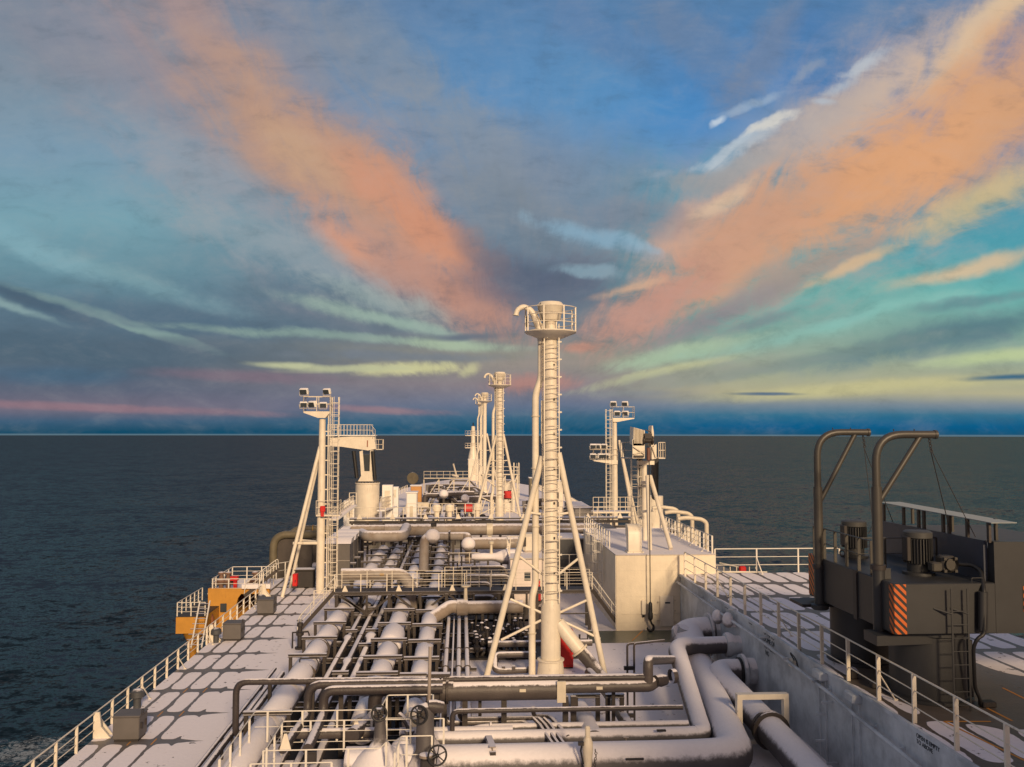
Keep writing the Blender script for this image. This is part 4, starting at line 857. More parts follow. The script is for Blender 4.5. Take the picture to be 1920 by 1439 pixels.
MB().box(jp(1216, 852, 57.75), (.22, .2, .9), bev=.05).build('upper_block', paint('rust_block', (.14, .05, .03)), t)
hk = thing('hook_block', 'black hoist hook hanging on its wire in front of the cream deckhouse', 'hook', V3(wx.x, wx.y, at(1217, 1135, 57.75).z))
zb_ = at(1217, 1132, 57.75).z
MB().lathe((wx.x, wx.y, zb_), [(0, .1), (.06, .1), (.13, 0), (.14, -.3), (.14, -.6), (.17, -.65), (.17, -1.0), (.08, -1.1), (.06, -1.2), (0, -1.2)], n=12).build('block', black, hk)
MB().pipe([V3(wx.x+.03, wx.y, zb_-1.15), V3(wx.x+.05, wx.y, zb_-1.3), V3(wx.x+.22, wx.y, zb_-1.5), V3(wx.x+.2, wx.y, zb_-1.74), V3(wx.x, wx.y, zb_-1.85), V3(wx.x-.2, wx.y, zb_-1.74), V3(wx.x-.2, wx.y, zb_-1.56)], [.06, .065, .08, .09, .09, .07, .03], 10, R=.1).build('hook', black, hk)
# caged ladder tower and jib rest in front of starboard crane
t = thing('jib_rest', 'cream jib rest tower with splayed legs and a caged ladder on the deckhouse roof', 'tower', (13.5, 68, HZ))
px_ = at(1209, 1000, 66); MB().pipe([V3(px_.x, 66, HZ), V3(px_.x, 66, at(1209, 868, 66).z)], .2, 14).build('post', cream, t)
for (a, b) in (((1214, 893), (1219, 1034)), ((1219, 893), (1258, 1029)), ):
    MB().pipe([at(*a, 64), at(*b, 60.5)], .16, 12).build('leg', cream, t)
MB().pipe([at(1202, 905, 65), at(1224, 905, 65)], .12, 10).build('tie', cream, t)
MB().pipe([at(1204, 960, 65), at(1226, 957, 64)], .1, 10).build('tie', cream, t)
MB().beam(at(1195, 868, 66), at(1226, 868, 66), .4, .3).build('cradle', cream, t)
lx = at(1192, 900, 66); ladder(t, (lx.x, 66.2), at(1192, 990, 66).z, at(1192, 862, 66).z, -math.pi/2, .55, .35, .45, .75, cream, at(1192, 985, 66).z)
# ================= LONGITUDINAL PIPELINES =================
def portal(r, X, zc, Y, w=None, leg=True, w2=.14):
    """support frame straddling a pipe: two posts and a cross beam with snow on it"""
    mb = MB(); hw = w or (r+.33); zt = zc+r+.07
    mb.ibeam((X-hw-.12, Y, zt), (X+hw+.12, Y, zt), .26, .16, .03)
    for s in (-1, 1): mb.beam((X+s*hw, Y, 0), (X+s*hw, Y, zt-.08), .16, .16)
    mb.box((X, Y, zc-r-.08), (2*hw, .16, .14))
    return mb
def pipeline(label, X, zc, r, y0, y1, sup, flanges=(), bulges=(), mat=None, n=18, bands=0):
    t = thing('pipeline', label, 'pipeline', (X, (y0+y1)/2, 0))
    prof = [(y0, r)]; 
    for (yb, rb, lb_) in bulges: prof += [(yb-lb_/2-.5, r), (yb-lb_/2, rb), (yb+lb_/2, rb), (yb+lb_/2+.5, r)]
    prof.append((y1, r)); prof.sort()
    MB().lathe((X, 0, zc), [(q, p) for p, q in prof], (0, 1, 0), n).build('pipe', mat or pipem, t)
    o = None
    if len(sup):
        o = portal(r, X, zc, sup[0]).build('support_frame', steel, t); spread(o, [(0, y-sup[0], 0) for y in sup[1:]])
    if len(sup) > 3:      # loaves of snow lying on the pipe between the frames
        for i_, (ya, yb) in enumerate(zip([y0+.2]+list(sup), list(sup)+[y1])):
            L_ = yb-ya
            if L_ < 1.2: continue
            rb_ = max([r]+[b_[1] for b_ in bulges if ya < b_[0] < yb]); k_ = random.uniform(.02, .09)
            pr_ = [(0, ya+.17), (rb_*.55, ya+.20), (rb_*.86, ya+.32), (rb_+k_, ya+.62), (rb_+k_*.8, (ya+yb)/2), (rb_+k_, yb-.6), (rb_*.9, yb-.3), (rb_*.5, yb-.18), (0, yb-.15)]
            lf_ = MB().lathe((X, 0, 0), pr_, (0, 1, 0), 20); vv = []
            for v in lf_.v: dxx, dzz = v.x-X, v.z; vv.append(V3(X+dxx*.93, v.y, zc+.07+(dzz if dzz > 0 else dzz*.35)))
            lf_.v = vv; lf_.build('snow_cover', plaster, t)
    fl = MB().lathe((X, 0, zc), [(r, -.06), (r+.12, -.06), (r+.12, .06), (r, .06)], (0, 1, 0), n)
    if flanges:
        fl.v = [v+V3(0, flanges[0], 0) for v in fl.v]; o = fl.build('flange', pipem, t); spread(o, [(0, y-flanges[0], 0) for y in flanges[1:]])
    if bands:
        bd = MB().lathe((X, y0+1, zc), [(r, -.04), (r+.03, -.04), (r+.03, .04), (r, .04)], (0, 1, 0), n); o = bd.build('insulation_band', steel, t)
        k = int((y1-y0-2)/bands); spread(o, [(0, bands*i, 0) for i in range(1, min(k, 60))])
    return t
S1 = [36.6, 41.0, 45.8, 49.6, 53.4, 57.4, 62.0, 66, 70, 74, 78, 82, 86]
pipeline('thick snow-covered pipeline nearest the port deck, leftmost of the four thick ones', -7.95, 1.2, .54, 30.2, 90, S1, (49.2, 44.3), (), pipew, 22, 3.7)
S3 = [39.0, 42.2, 45.2, 48.9, 52.9, 57.0, 61.5, 65, 68.6, 72.4, 76.3, 80.3, 84.3, 88.3, 92.3, 96.3]
pipeline('thick snow-covered pipeline with a swollen section, third from the port side', -4.0, 1.2, .55, 36, 97, S3, (), ((50.6, .72, 1.5), (71.5, .66, 1.5)), pipew, 22, 3.9)
pipeline('thick snow-covered pipeline beside the dark valve field, rightmost of the thick ones', -2.0, 1.2, .46, 37, 97, S3, (), (), pipew, 22, 3.9)
pipeline('medium snowy pipeline between the leftmost thick one and the thin pipes, beyond the catwalk', -6.6, 1.0, .38, 62, 95, [66, 70, 74, 78, 82, 86, 90, 94], (), (), pipeh, 16, 3)
for k, (X, r, y0, blg, lb_) in enumerate([(-6.75, .15, 31, ((52.5, .27, .35),), 'thin snowy pipe with a collar, leftmost of the three between the thick pipelines'), (-6.08, .15, 31, ((47.3, .27, .45),), 'thin snowy pipe with a low collar, middle of the three between the thick pipelines'), (-5.4, .18, 31, ((52.6, .38, .5),), 'thin snowy pipe with the widest collar, rightmost of the three between the thick pipelines')]):
    t = pipeline(lb_, X, 1.0, r, y0, 97, [], (), blg+((68, .26, .35),), pipem, 12, 5.3)
    o = portal(r, X, 1.0, 53.8 if k != 1 else 44.6, .3).build('support_frame', steel, t); spread(o, [(0, 16, 0)]+([(0, -3.6, 0)] if k == 2 else []))
for k, (X, r, lb_) in enumerate([(-.78, .14, 'slim snowy pipe beside the dark valves, leftmost of four'), (-.42, .06, 'very thin snowy pipe beside the dark valves, second of four'), (-.08, .14, 'slim snowy pipe beside the dark valves, third of four'), (.38, .14, 'slim snowy pipe beside the dark valves, rightmost of four')]):
    t = thing('pipeline', lb_, 'pipeline', (X, 45, 0)); MB().lathe((X, 0, .9), [(r, 36), (r, 60)], (0, 1, 0), 12).build('pipe', pipem, t)
    if r > .1:
        o = MB().lathe((X, 43, .9), [(r, -.05), (r+.06, -.05), (r+.06, .05), (r, .05)], (0, 1, 0), 12).build('flange', steel, t); spread(o, [(0, 3.2, 0), (0, 7, 0)])
# rack beams beneath the pipelines
t = thing('pipe_rack', 'dark steel cross beams and stub posts carrying the pipelines', 'rack', (-4, 55, 0))
o = MB().ibeam((-8.9, 38, .45), (-1.2, 38, .45), .2, .28).build('cross_beam', steel, t); spread(o, [(0, 3.95*k, 0) for k in range(1, 13)])
o = MB().ibeam((-1.2, 39.5, .5), (.9, 39.5, .5), .16, .2).build('cross_beam', steel, t); spread(o, [(0, 4*k, 0) for k in range(1, 6)])
o = MB().beam((-8.9, 38, 0), (-8.9, 38, .4), .2).build('post', steel, t); spread(o, [(2.6*j, 3.95*k, 0) for k in range(13) for j in range(4) if j+k][:90])
t = thing('darkening_sheet', 'dark sheet added to darken the deck under the pipelines', 'dark_sheet', (-4.6, 60, 0))  # added dark sheets that darken the snowy deck beneath the pipes
MB().box((-5.1, 62, .05), (8.0, 52, .1)).build('dark_sheet', steelb, t)
MB().box((3.2, 56.5, .05), (8.2, 10.5, .1)).build('dark_sheet', steelb, t)
# --- port-edge small pipes beside pipeline 1 (lower left) ---
for k, (dx_, zc, r, y0, y1, lb_) in enumerate([(-9.35, 1.05, .13, 31, 43.5, 'dark pipe running beside the leftmost thick pipeline, inner of two'), (-9.75, .95, .09, 31, 46.5, 'slim dark pipe running beside the leftmost thick pipeline, outer of two')]):
    t = thing('pipe', lb_, 'pipe', (dx_, 37, 0)); MB().pipe([(dx_, y0, zc), (dx_, y1, zc), ], r, 10).build('pipe', piped, t)
    o = MB().beam((dx_, y0+2, 0), (dx_, y0+2, zc), .1).build('support', steel, t); spread(o, [(0, 3.5*j, 0) for j in (1, 2, 3)])
# ================= CATWALK =================
CW = 2.72; CY0, CY1 = 58.7, 60.0; CX0, CX1 = -8.45, 9.0
t = thing('catwalk', 'grey steel catwalk on a braced truss crossing the deck, with white railings', 'catwalk', (0, 59.3, 0))
MB().box(((CX0+CX1)/2, (CY0+CY1)/2, CW-.04), (CX1-CX0, CY1-CY0, .06)).build('walkway', steelb, t)
for y in (CY0, CY1):
    MB().ibeam((CX0, y, CW-.15), (CX1, y, CW-.15), .12, .24).build('girder', steel, t)
o = MB().beam((CX0+.3, CY0, CW-.3), (CX0+2.1, CY0, 1.35), .12).build('diagonal', steel, t)
trs = MB(); n = 0
for k in range(4):
    x = CX0+.35+3.6*k
    for (a, b) in (((x+.1, CW-.25), (x+1.8, 1.15)), ((x+3.5, CW-.25), (x+1.8, 1.15))): MB().beam((a[0], CY0, a[1]), (b[0], CY0, b[1]), .12).build('diagonal', steel, t)
    MB().beam((x+1.8, CY0, CW-.2), (x+1.8, CY0, 1.1), .14).build('hanger', steel, t)
for x in (CX0+.15, -4.9+.1, -1.3+.35, 2.6, 5.2, CX1-.2):
    for y in (CY0, CY1): MB().beam((x, y, 0), (x, y, CW-.2), .2).build('column', steel, t)
MB().beam((CX0, CY0, 1.1), (CX1, CY0, 1.1), .09).build('lower_chord', steel, t)
gs = MB(); gs.prism([(CX0+.5, CY0-.06, CW), (CX0+.9, CY0-.06, CW), (CX0+.72, CY0-.06, CW+.4), (CX0+.66, CY0-.06, CW+.4)], (0, .03, 0)); o = gs.build('gusset', cream, t); spread(o, [(3.6*k, 0, 0) for k in range(1, 5)])
railing('white railing along the near side of the catwalk', [(CX0, CY0-.03, CW), (CX1, CY0-.03, CW)], 1.15, 3, 1.8, cream, .036, .016, toe=False)
railing('white railing along the far side of the catwalk', [(CX0+.3, CY1, CW), (CX1, CY1, CW)], 1.15, 3, 1.8, cream, .032, .014)
railing('closely barred railing panel in the middle of the catwalk', [(-1.1, CY1+.5, CW-.2), (1.3, CY1+.5, CW-.2)], 1.5, 6, .6, cream, .03, .014)
def stair(label, top, bot, w_, mat_s=steel, rail=True, n=9, rmat=railw):
    t = thing('stair', label, 'stairs', bot); top, bot = Vector(top), Vector(bot)
    for s in (0, 1):
        off = V3(0, w_*s, 0); MB().beam(top+off, bot+off, .06, .24).build('stringer', mat_s, t)
    o = MB().box(bot.lerp(top, 1/n)+V3(0, w_/2, 0), (.24, w_, .03)).build('tread', mat_s, t)
    spread(o, [(top-bot)*(k/n) for k in range(1, n-1)])
    if rail:
        for s in (0, 1):
            off = V3(0, w_*s, 0); u = V3(0, 0, .95); d_ = (bot-top).normalized()
            MB().pipe([top+off+V3(0, 0, .1)-d_*.1, top+off+u, top+off+u+d_*.35, bot+off+u-d_*.1, bot+off+V3(0, 0, .15)], .03, 8, R=.3).build('handrail', rmat, t)
            MB().pipe([top+off+u*.5, bot+off+u*.5], .02, 6).build('mid_rail', rmat, t)
            for f in (.3, .65): q = top.lerp(bot, f)+off; MB().pipe([q, q+u], .022, 6).build('post', rmat, t)
    return t
stair('steep stair down to the port side from the catwalk, with white handrails', (CX0, 58.8, CW), (-10.9, 58.8, 0), .9)
stair('steep stair down to the starboard side from the catwalk, with white handrails', (CX1, 58.7, CW), (11.0, 58.4, 0), .9)
# ================= FOREGROUND =================
def gp(px, py, z): return pz(px, py, z)
FY = 36.0
# loop pipe
a = at(1222, 1263, FY); zz = at(443, 1279, 35.8)
lp = [at(1215, 1270, FY), at(470, 1279, 35.9), at(443, 1279, 35.9), at(443, 1300, 35.9), V3(at(443, 1300, 35.9).x, 35.9, 1.1), V3(at(443, 1300, 35.9).x-.0, 45.0, 1.1)]
lp[1] = V3(lp[2].x+1, 35.9, lp[2].z)
t = thing('loop_pipe', 'long dark pipe crossing the deck that turns down in a loop at its port end', 'pipe', (0, FY, 0))
MB().pipe([lp[0], lp[2], lp[4], lp[5]], .135, 12, R=.5).build('pipe', piped, t)
def support_post(t, px, Y, zt, w_=.18, mat=steel): x = at(px, 1280, Y).x; MB().beam((x, Y, 0), (x, Y, zt), w_).build('support_post', mat, t)
for px in (586, 640, 700): support_post(t, px, 36.2, lp[2].z-.1)
def elbow_pipe(label, xr, yc, xl, ybot, end, r, Y, mat=piped, R=.5):
    a = at(xr, yc, Y); b = at(xl, yc, Y); c = at(xl, ybot, Y); e = Vector(end)
    t = thing('elbow_pipe', label, 'pipe', V3(b.x, Y, 0)); MB().pipe([V3(a.x, Y, b.z), b, V3(b.x, Y, c.z), V3(e.x, e.y, e.z)], r, 16, R=R).build('pipe', mat, t)
    return t
elbow_pipe('dark pipe that comes in from the right and bends down, leftmost of three nested elbows', 830, 1284, 578, 1340, at(530, 1405, 31.5), .17, 35.6, piped, .7)
elbow_pipe('dark pipe that comes in from the right and bends down, middle of three nested elbows', 830, 1295, 607, 1340, at(577, 1405, 31.3), .19, 35.0, piped, .7)
elbow_pipe('thickest dark pipe that bends down from the header, rightmost of three nested elbows', 850, 1292, 703, 1345, at(660, 1380, 33.0), .28, 35.9, piped, .8)
t = thing('header_pipe', 'big dark header pipe across the deck with a snow-dusted top and a slim beige bracket', 'pipe', (3, 36, 0))
zc = at(930, 1294, 36).z; xa, xb, xc = at(800, 1290, 36).x, at(1045, 1290, 36).x, at(1222, 1290, 36).x
MB().pipe([(xa, 36, zc), (xb, 36, zc)], .42, 20).build('pipe', pipem, t)
z2 = at(1100, 1288, 36).z; MB().pipe([(xb-.05, 36, z2), (xc-.4, 36, z2), (xc-.1, 36, z2), V3(xc+.25, 36.3, z2+.1)], .25, 16, R=.4).build('pipe', pipem, t)
o = MB().lathe((xa+.6, 36, zc), [(.42, -.05), (.52, -.05), (.52, .05), (.42, .05)], (1, 0, 0), 20).build('flange', steel, t); spread(o, [(.25, 0, 0)])
MB().box((at(1052, 1290, 35.7).x, 35.6, zc), (.36, .12, .85)).build('bracket', creamd, t)
for px in (833, 872, 945, 1060, 1075): MB().beam((at(px, 1290, 36).x, 36, 0), (at(px, 1290, 36).x, 36, zc-.3), .22).build('support_post', steel, t)
for px in (980, 1125): MB().box((at(px, 1285, 35.6).x, 35.58 if px < 1000 else 35.74, zc+.08), (.26, .03, .12)).build('name_plate', creamd, t)
MB().pipe([V3(xc-.15, 36, z2+.05), V3(xc-.15, 36, at(1222, 1238, 36).z), at(1268, 1237, 44.4)], .21, 14, R=.35).build('riser', pipem, t)
o = MB(); o.lathe(at(1238, 1276, 36.2), [(0, -.3), (.22, -.3), (.27, 0), (.22, .3), (0, .3)], (.8, .5, -.1), 14).lathe(at(1262, 1268, 36.5), [(.3, -.1), (.3, .1)], (1, .3, 0), 14)
tag(o.build('drain_valve', piped), 'dark bulbous drain fitting beside the riser at the right end of the header pipe', 'valve')
# upper thin header behind
t = thing('header_pipe', 'thin pipe with snow on top running behind the big dark header across the deck', 'pipe', (0, 37, 0))
p1, p2 = at(560, 1277, 37), at(1208, 1268, 37); MB().pipe([V3(p1.x, 37, p2.z), V3(p2.x, 37, p2.z)], .13, 12).build('pipe', pipem, t)
for px in (640, 900, 1150): MB().beam((at(px, 1290, 37).x, 37, 0), (at(px, 1290, 37).x, 37, p2.z-.1), .14).build('support_post', steel, t)
# mid pipe 1333 with dropped end
t = thing('handrail_pipe', 'slim dark pipe across the deck with its port end bent down, below the big header', 'pipe', (4, 34.5, 0))
p1, p2 = at(848, 1334, 34.5), at(1280, 1334, 34.5); MB().pipe([V3(p1.x, 34.5, .7), V3(p1.x, 34.5, p1.z), V3(p2.x, 34.5, p1.z)], .10, 12, R=.3).build('pipe', piped, t)
# nested small pipes
for k, (yy, xl, xr, lb_) in enumerate([(1357, 833, 985, 'nested small pipe with elbow under the header, outermost of three'), (1349, 862, 1010, 'nested small pipe with elbow under the header, middle of three'), (1343, 1000, 1030, 'nested small pipe with elbow under the header, innermost of three')]):
    Y = 36.5-.0*k; p1, p2 = at(xl, yy, Y), at(xr, yy, Y); r = .11-.01*k
    MBp = MB().pipe([V3(p1.x, Y, 1.9), V3(p1.x, Y, p1.z), V3(p2.x, Y, p1.z), V3(p2.x+.5, Y-2.4, p1.z-.05)], r, 12, R=.35); tag(MBp.build('small_pipe', pipem), lb_, 'pipe')
for k in range(3):
    p = at(1000+10*k, 1352, 35.6); tag(MB().pipe([p+V3(0, 0, .1), p+V3(.2, -.4, 0), p+V3(.55, -2.4, -.1)], .07, 8, R=.2).build('small_pipe', pipem), ['short dark tube right of the nested elbows, first', 'short dark tube right of the nested elbows, second', 'short dark tube right of the nested elbows, third'][k]+' from port', 'pipe')
# supports/frames in the right part under header: goal posts
for k, (x0, x1, yt, yb, Y, lb_) in enumerate([(1075, 1125, 1305, 1366, 37.0, 'dark goal-post frame straddling a snowy pipe right of the header bracket'), (1135, 1170, 1305, 1360, 37.5, 'dark goal-post frame next to the slanting pipe')]):
    a, b = at(x0, yt, Y), at(x1, yt, Y); mb = MB(); mb.ibeam(a, V3(b.x, Y, a.z), .25, .16).beam((a.x+.1, Y, 0), (a.x+.1, Y, a.z), .18).beam((b.x-.1, Y, 0), (b.x-.1, Y, a.z), .18); tag(mb.build('goalpost_frame', steel), lb_, 'frame')
t = thing('short_pipe', 'snowy thick pipe stub running forward under the big header, right of centre', 'pipe', (6, 37, 0))
a = at(1100, 1340, 36.3); MB().pipe([V3(a.x, 34.2, 1.25), V3(a.x-.1, 39.5, 1.25)], .42, 18).build('pipe', pipeh, t)
t = thing('slanting_pipe', 'dark slanting pipe coming down from the mast elbow under the header', 'pipe', (8, 40, 0))
MB().pipe([at(1105, 1262, 45.8), at(1140, 1300, 41), at(1185, 1372, 35.6)], .26, 14, R=1).build('pipe', piped, t)
# bottom snowy headers
t = thing('snowy_header', 'biggest snow-crusted header pipe along the bottom edge, its large elbow rising to the blue-grey wall', 'pipe', (0, 32.6, 0))
zb = at(1100, 1431, 32.4).z
hx0 = at(700, 1431, 32.4).x
w0 = V3(15.0, 50.3, 1.55)
MB().pipe([V3(hx0-1.2, 32.4, zb), V3(9.3, 32.4, zb), V3(10.4, 33.2, zb), V3(11.4, 37.5, zb+.1), V3(13.0, 45.8, .9), V3(13.6, 48.6, 1.4), V3(13.9, 50.2, 1.55), w0], [.74, .74, .72, .70, .70, .85, .98, .95], 28, R=1.2) if False else None
pts = [V3(hx0-1.0, 32.4, zb), V3(8.6, 32.4, zb), V3(10.5, 32.6, zb), V3(11.0, 35.5, zb+.05), V3(12.5, 44.0, .75), V3(13.15, 50.0, 1.6), V3(15.0, 50.2, 1.6)]
def radpipe(pts, rs, mat, t, name='pipe', R=1.4, n=26):
    """pipe whose radius follows the path"""
    mb0 = MB(); q = [Vector(pts[0])]; rr_ = [rs[0]]
    for i in range(1, len(pts)-1):
        a, b, c = Vector(pts[i-1]), Vector(pts[i]), Vector(pts[i+1]); L = min(R, (a-b).length*.49, (c-b).length*.49); p1 = b+(a-b).normalized()*L; p2 = b+(c-b).normalized()*L
        for k in range(9): s = k/8; q.append(p1*(1-s)**2+b*2*s*(1-s)+p2*s*s); rr_.append(rs[i])
    q.append(Vector(pts[-1])); rr_.append(rs[-1])
    return MB().pipe(q, rr_, n).build(name, mat, t)
radpipe(pts, [.74, .74, .74, .72, .78, .98, 1.0], pipeh, t, R=1.9)
MB().lathe(V3(14.5, 50.15, 1.6), [(1.0, 0), (1.22, 0), (1.22, .12), (1.0, .12)], (1, 0, 0), 28).build('flange', frostf, t)
MB().lathe(V3(14.75, 50.15, 1.6), [(.9, 0), (1.08, .02), (1.12, .25)], (1, 0, 0), 28).build('flange', frostf, t)
a = at(1283, 1176, 48.5); MB().pipe([at(1275, 1200, 48.8), a], .3, 12).lathe(at(1272, 1185, 48.8), [(0, -.1), (.4, -.1), (.4, .1), (0, .1)], (.4, -.8, .5), 16).build('stub', frostf, t)
o = MB(); pp = at(1190, 1426, 31.7); MB().box((pp.x, 31.68, pp.z+.05), (.68, .06, .08), bev=.02).build('name_plate', steelb, t)
t = thing('snowy_header', 'second snow-crusted header pipe just above the biggest one, turning forward into the wall', 'pipe', (0, 34, 0))
z2 = at(1000, 1386, 34.4).z; x0 = at(800, 1386, 34.4).x
pts = [V3(x0, 34.4, z2), V3(9.1, 34.4, z2), V3(9.75, 34.5, z2), V3(9.9, 35.6, z2+.1), V3(11.35, 44.9, 2.0), V3(11.7, 45.6, 2.05), V3(13.9, 45.8, 2.05), V3(15, 45.9, 2.05)]
radpipe(pts, [.36, .36, .38, .40, .47, .47, .45, .46], pipeh, t, R=.8)
MB().lathe(V3(14.2, 45.8, 2.05), [(.41, 0), (.62, 0), (.66, .2), (.5, .5), (.46, .8)], (1, 0, 0), 22).build('flange', frostf, t)
sm = pts[4].lerp(pts[3], .32); d_ = (pts[4]-pts[3]).normalized(); MB().lathe(sm, [(.385, -.02), (.42, -.02), (.42, .02), (.385, .02)], d_, 22).build('seam_band', steel, t)
t = thing('snowy_pipe', 'snowy pipe leaving the wall at a black gasket and passing through a cream frame', 'pipe', (13, 38, 0))
radpipe([V3(15.0, 43.6, 1.25), V3(13.25, 43.6, 1.25), V3(12.95, 42.6, 1.25), V3(12.75, 29.0, 1.0)], [.62, .62, .62, .62], pipeh, t, R=1.1)
MB().lathe(V3(14.18, 43.6, 1.25), [(.60, 0), (.70, 0), (.70, .12), (.6, .12)], (1, 0, 0), 28).build('gasket', black, t)
MB().lathe(V3(14.32, 43.6, 1.25), [(.62, 0), (.86, 0), (.86, .16), (.66, .3), (.66, .7)], (1, 0, 0), 28).build('flange', frostf, t)
g_ = MB(); g_.lathe(V3(12.85, 35.6, 1.12), [(.62, -.1), (.74, -.1), (.74, .1), (.62, .1)], (0, 1, 0), 26).lathe(V3(12.85, 35.3, 1.12), [(.62, -.06), (.78, -.06), (.78, .06), (.62, .06)], (0, 1, 0), 26); g_.build('clamp_ring', steel, t)
rn = MB(); rn.lathe(V3(12.85, 35.0, 1.12), [(.62, 0), (.665, .02), (.67, 8.6)], (0, -1, 0), 26) if False else None
t = thing('pipe_guide_frame', 'cream rectangular guide frame straddling the snowy pipe below the wall', 'frame', (12.8, 35.9, 0))
a, b = at(1385, 1306, 35.9), at(1472, 1306, 35.9)
MB().beam(V3(a.x-.1, 35.9, a.z), V3(b.x+.1, 35.9, a.z), .3, .22).build('top_bar', cream, t)
for p in (a, b): MB().beam(V3(p.x, 35.9, 0), V3(p.x, 35.9, a.z-.11), .22, .3, up=(0, 1, 0)).build('post', cream, t)
MB().beam(V3(a.x, 35.9, at(1385, 1392, 35.9).z), V3(b.x, 35.9, at(1385, 1392, 35.9).z), .2, .12).build('lower_bar', cream, t)
# small thin header 1355-1375
t = thing('thin_header', 'thin snowy pipe lying parallel above the second snow-crusted header', 'pipe', (4, 35.4, 0))
p1, p2 = at(880, 1367, 35.4), at(1290, 1367, 35.4); MB().pipe([V3(p1.x, 34.5, p1.z-.3), V3(p1.x, 35.0, p1.z), V3(p1.x+.5, 35.4, p1.z), V3(p2.x, 35.4, p1.z)], .19, 14, R=.3).build('pipe', pipeh, t)
o = MB().lathe((at(920, 1367, 35.4).x, 35.4, p1.z), [(.19, -.04), (.27, -.04), (.27, .04), (.19, .04)], (1, 0, 0), 16).build('flange', pipem, t)
t = thing('snowy_header', 'short pale snow-crusted pipe left of the thin header, behind the handwheels', 'pipe', (-1, 35.3, 0))
p1, p2 = at(820, 1378, 35), at(905, 1378, 35); MB().pipe([V3(p1.x-1.5, 35, p1.z), V3(p2.x+1.2, 35, p1.z)], .3, 18).build('pipe', pipeh, t)
# I-beam clamps on headers
def clampbar(label, px0, py0, px1, py1, Y0, Y1, w_=.24, foot=True):
    a, b = at(px0, py0, Y0), at(px1, py1, Y1); t = thing('pipe_clamp', label, 'clamp', b)
    MB().ibeam(a, b, w_, .2).build('bar', pipef, t)
    MB().beam(b+V3(0, 0, -.05), b+V3(.02, 0, -.9), .22).build('leg', steel, t)
    if foot: MB().beam(b+V3(-.45, -.05, -.52), b+V3(.45, -.05, -.52), .12, .12).build('cross_bar', steel, t)
clampbar('snow-topped beam clamp lying across the two lower headers, left of centre', 911, 1369, 924, 1406, 35.8, 32.0)
clampbar('snow-topped beam clamp lying across the second header near its forward bend', 1163, 1366, 1174, 1388, 36.0, 34.0, .2, False)
# cream lever clamp at 1100
t = thing('lever_clamp', 'rusty cream lever-operated release clamp with hanging chain standing on the bottom header', 'clamp', at(1102, 1437, 31.4))
a = at(1102, 1439, 31.4); top_ = at(1102, 1366, 31.4); H = top_.z-a.z
MB().box(V3(a.x, 31.4, top_.z-.12), (.17, .18, .42), bev=.03).build('head', creamd, t)
MB().lathe(V3(a.x, 31.4, 0), [(.10, a.z-.3), (.16, a.z+.2), (.2, a.z+.6), (.19, top_.z-.5), (.12, top_.z-.3), (0, top_.z-.28)], n=12).build('body', creamd, t)
MB().pipe([V3(a.x-.2, 31.3, top_.z-.45), V3(a.x-.27, 31.3, top_.z-.75), V3(a.x-.18, 31.25, top_.z-1.2)], .035, 6).build('lever', black, t)
MB().box(V3(a.x-.26, 31.3, top_.z-.5), (.2, .12, .12)).build('catch', steelb, t)
ch = MB()
for k in range(9): ch.torus(V3(a.x+.26+.03*math.sin(k), 31.3, top_.z-.75-.1*k), .045, .014, (0, 1, 0) if k % 2 else (1, 0, 0), 8, 5)
ch.build('chain', steelb, t)
# handwheels and snow-heaped valve bodies
def wheel_valve(label, px, py, Y, R, axis, body=None, nsp=5, gear=True, mat=black):
    c = at(px, py, Y); t = thing('gate_valve', label, 'valve', V3(c.x, c.y+.3, 0)); ax = Vector(axis).normalized()
    w = MB().torus(c, R, .035, ax, 28, 8); ref = Vector((0, 0, 1)); e1 = ax.cross(ref).normalized(); e2 = ax.cross(e1)
    for k in range(nsp): w.pipe([c, c+(e1*math.cos(k*2*math.pi/nsp+.3)+e2*math.sin(k*2*math.pi/nsp+.3))*R], .022, 6)
    w.ball(c, .07, 10); w.build('handwheel', mat, t)
    if gear:
        g = c+ax*(-.22 if ax.y < 0 else .22)
        MB().box(g+V3(0, .1, -.02), (.34, .34, .3), bev=.05).build('gearbox', steel, t)
        MB().pipe([c, g], .05, 8).build('stem', steelb, t)
    return t, c
snowm = paint('heaped_snow', SN, .95, .04, 0, snow=-2)
v, c = wheel_valve('gate valve with a dark handwheel above a cone of snow, leftmost of the near handwheels', 711, 1338, 31.5, .26, (.15, -1, .25), gear=True)
MB().lathe((c.x, c.y+.45, 0), [(1.5, .6), (1.32, 1.08), (.8, 1.68), (.42, 2.0), (.24, 2.25), (.18, c.z-.25), (0, c.z-.2)], n=24).build('bonnet', pipeh, v)
v, c = wheel_valve('gate valve with a large dark handwheel beside the tall thin pole', 786, 1341, 31.3, .31, (-.3, -1, .2), gear=True)
MB().lathe((c.x+.2, c.y+.45, 0), [(1.05, .6), (.9, 1.0), (.5, 1.6), (.34, 1.95), (.31, c.z-.1), (.26, c.z+.2), (0, c.z+.3)], n=24).build('bonnet', pipeh, v)
MB().pipe([V3(c.x+.32, c.y+.5, c.z+.1), V3(c.x+.36, c.y+.5, at(803, 1212, 31.8).z)], .065, 10).build('pole', pipef, v)
MB().lathe(V3(c.x+.55, c.y+.45, c.z+.15), [(0, -.3), (.2, -.28), (.24, 0), (.2, .3), (0, .32)], (1, .2, -.2), 14).build('actuator', piped, v)
v, c = wheel_valve('nearest gate valve with a six-spoked dark handwheel on a dark gearbox at the bottom edge', 820, 1417, 30.6, .33, (.35, -1, .15), nsp=6, gear=False)
MB().box(c+V3(-.35, .3, -.35), (.5, .5, .42), bev=.08).build('gearbox', steelb, v); MB().lathe(c+V3(-.4, .3, -.14), [(.26, 0), (.24, .08), (0, .11)], n=16).build('cap', pipef, v)
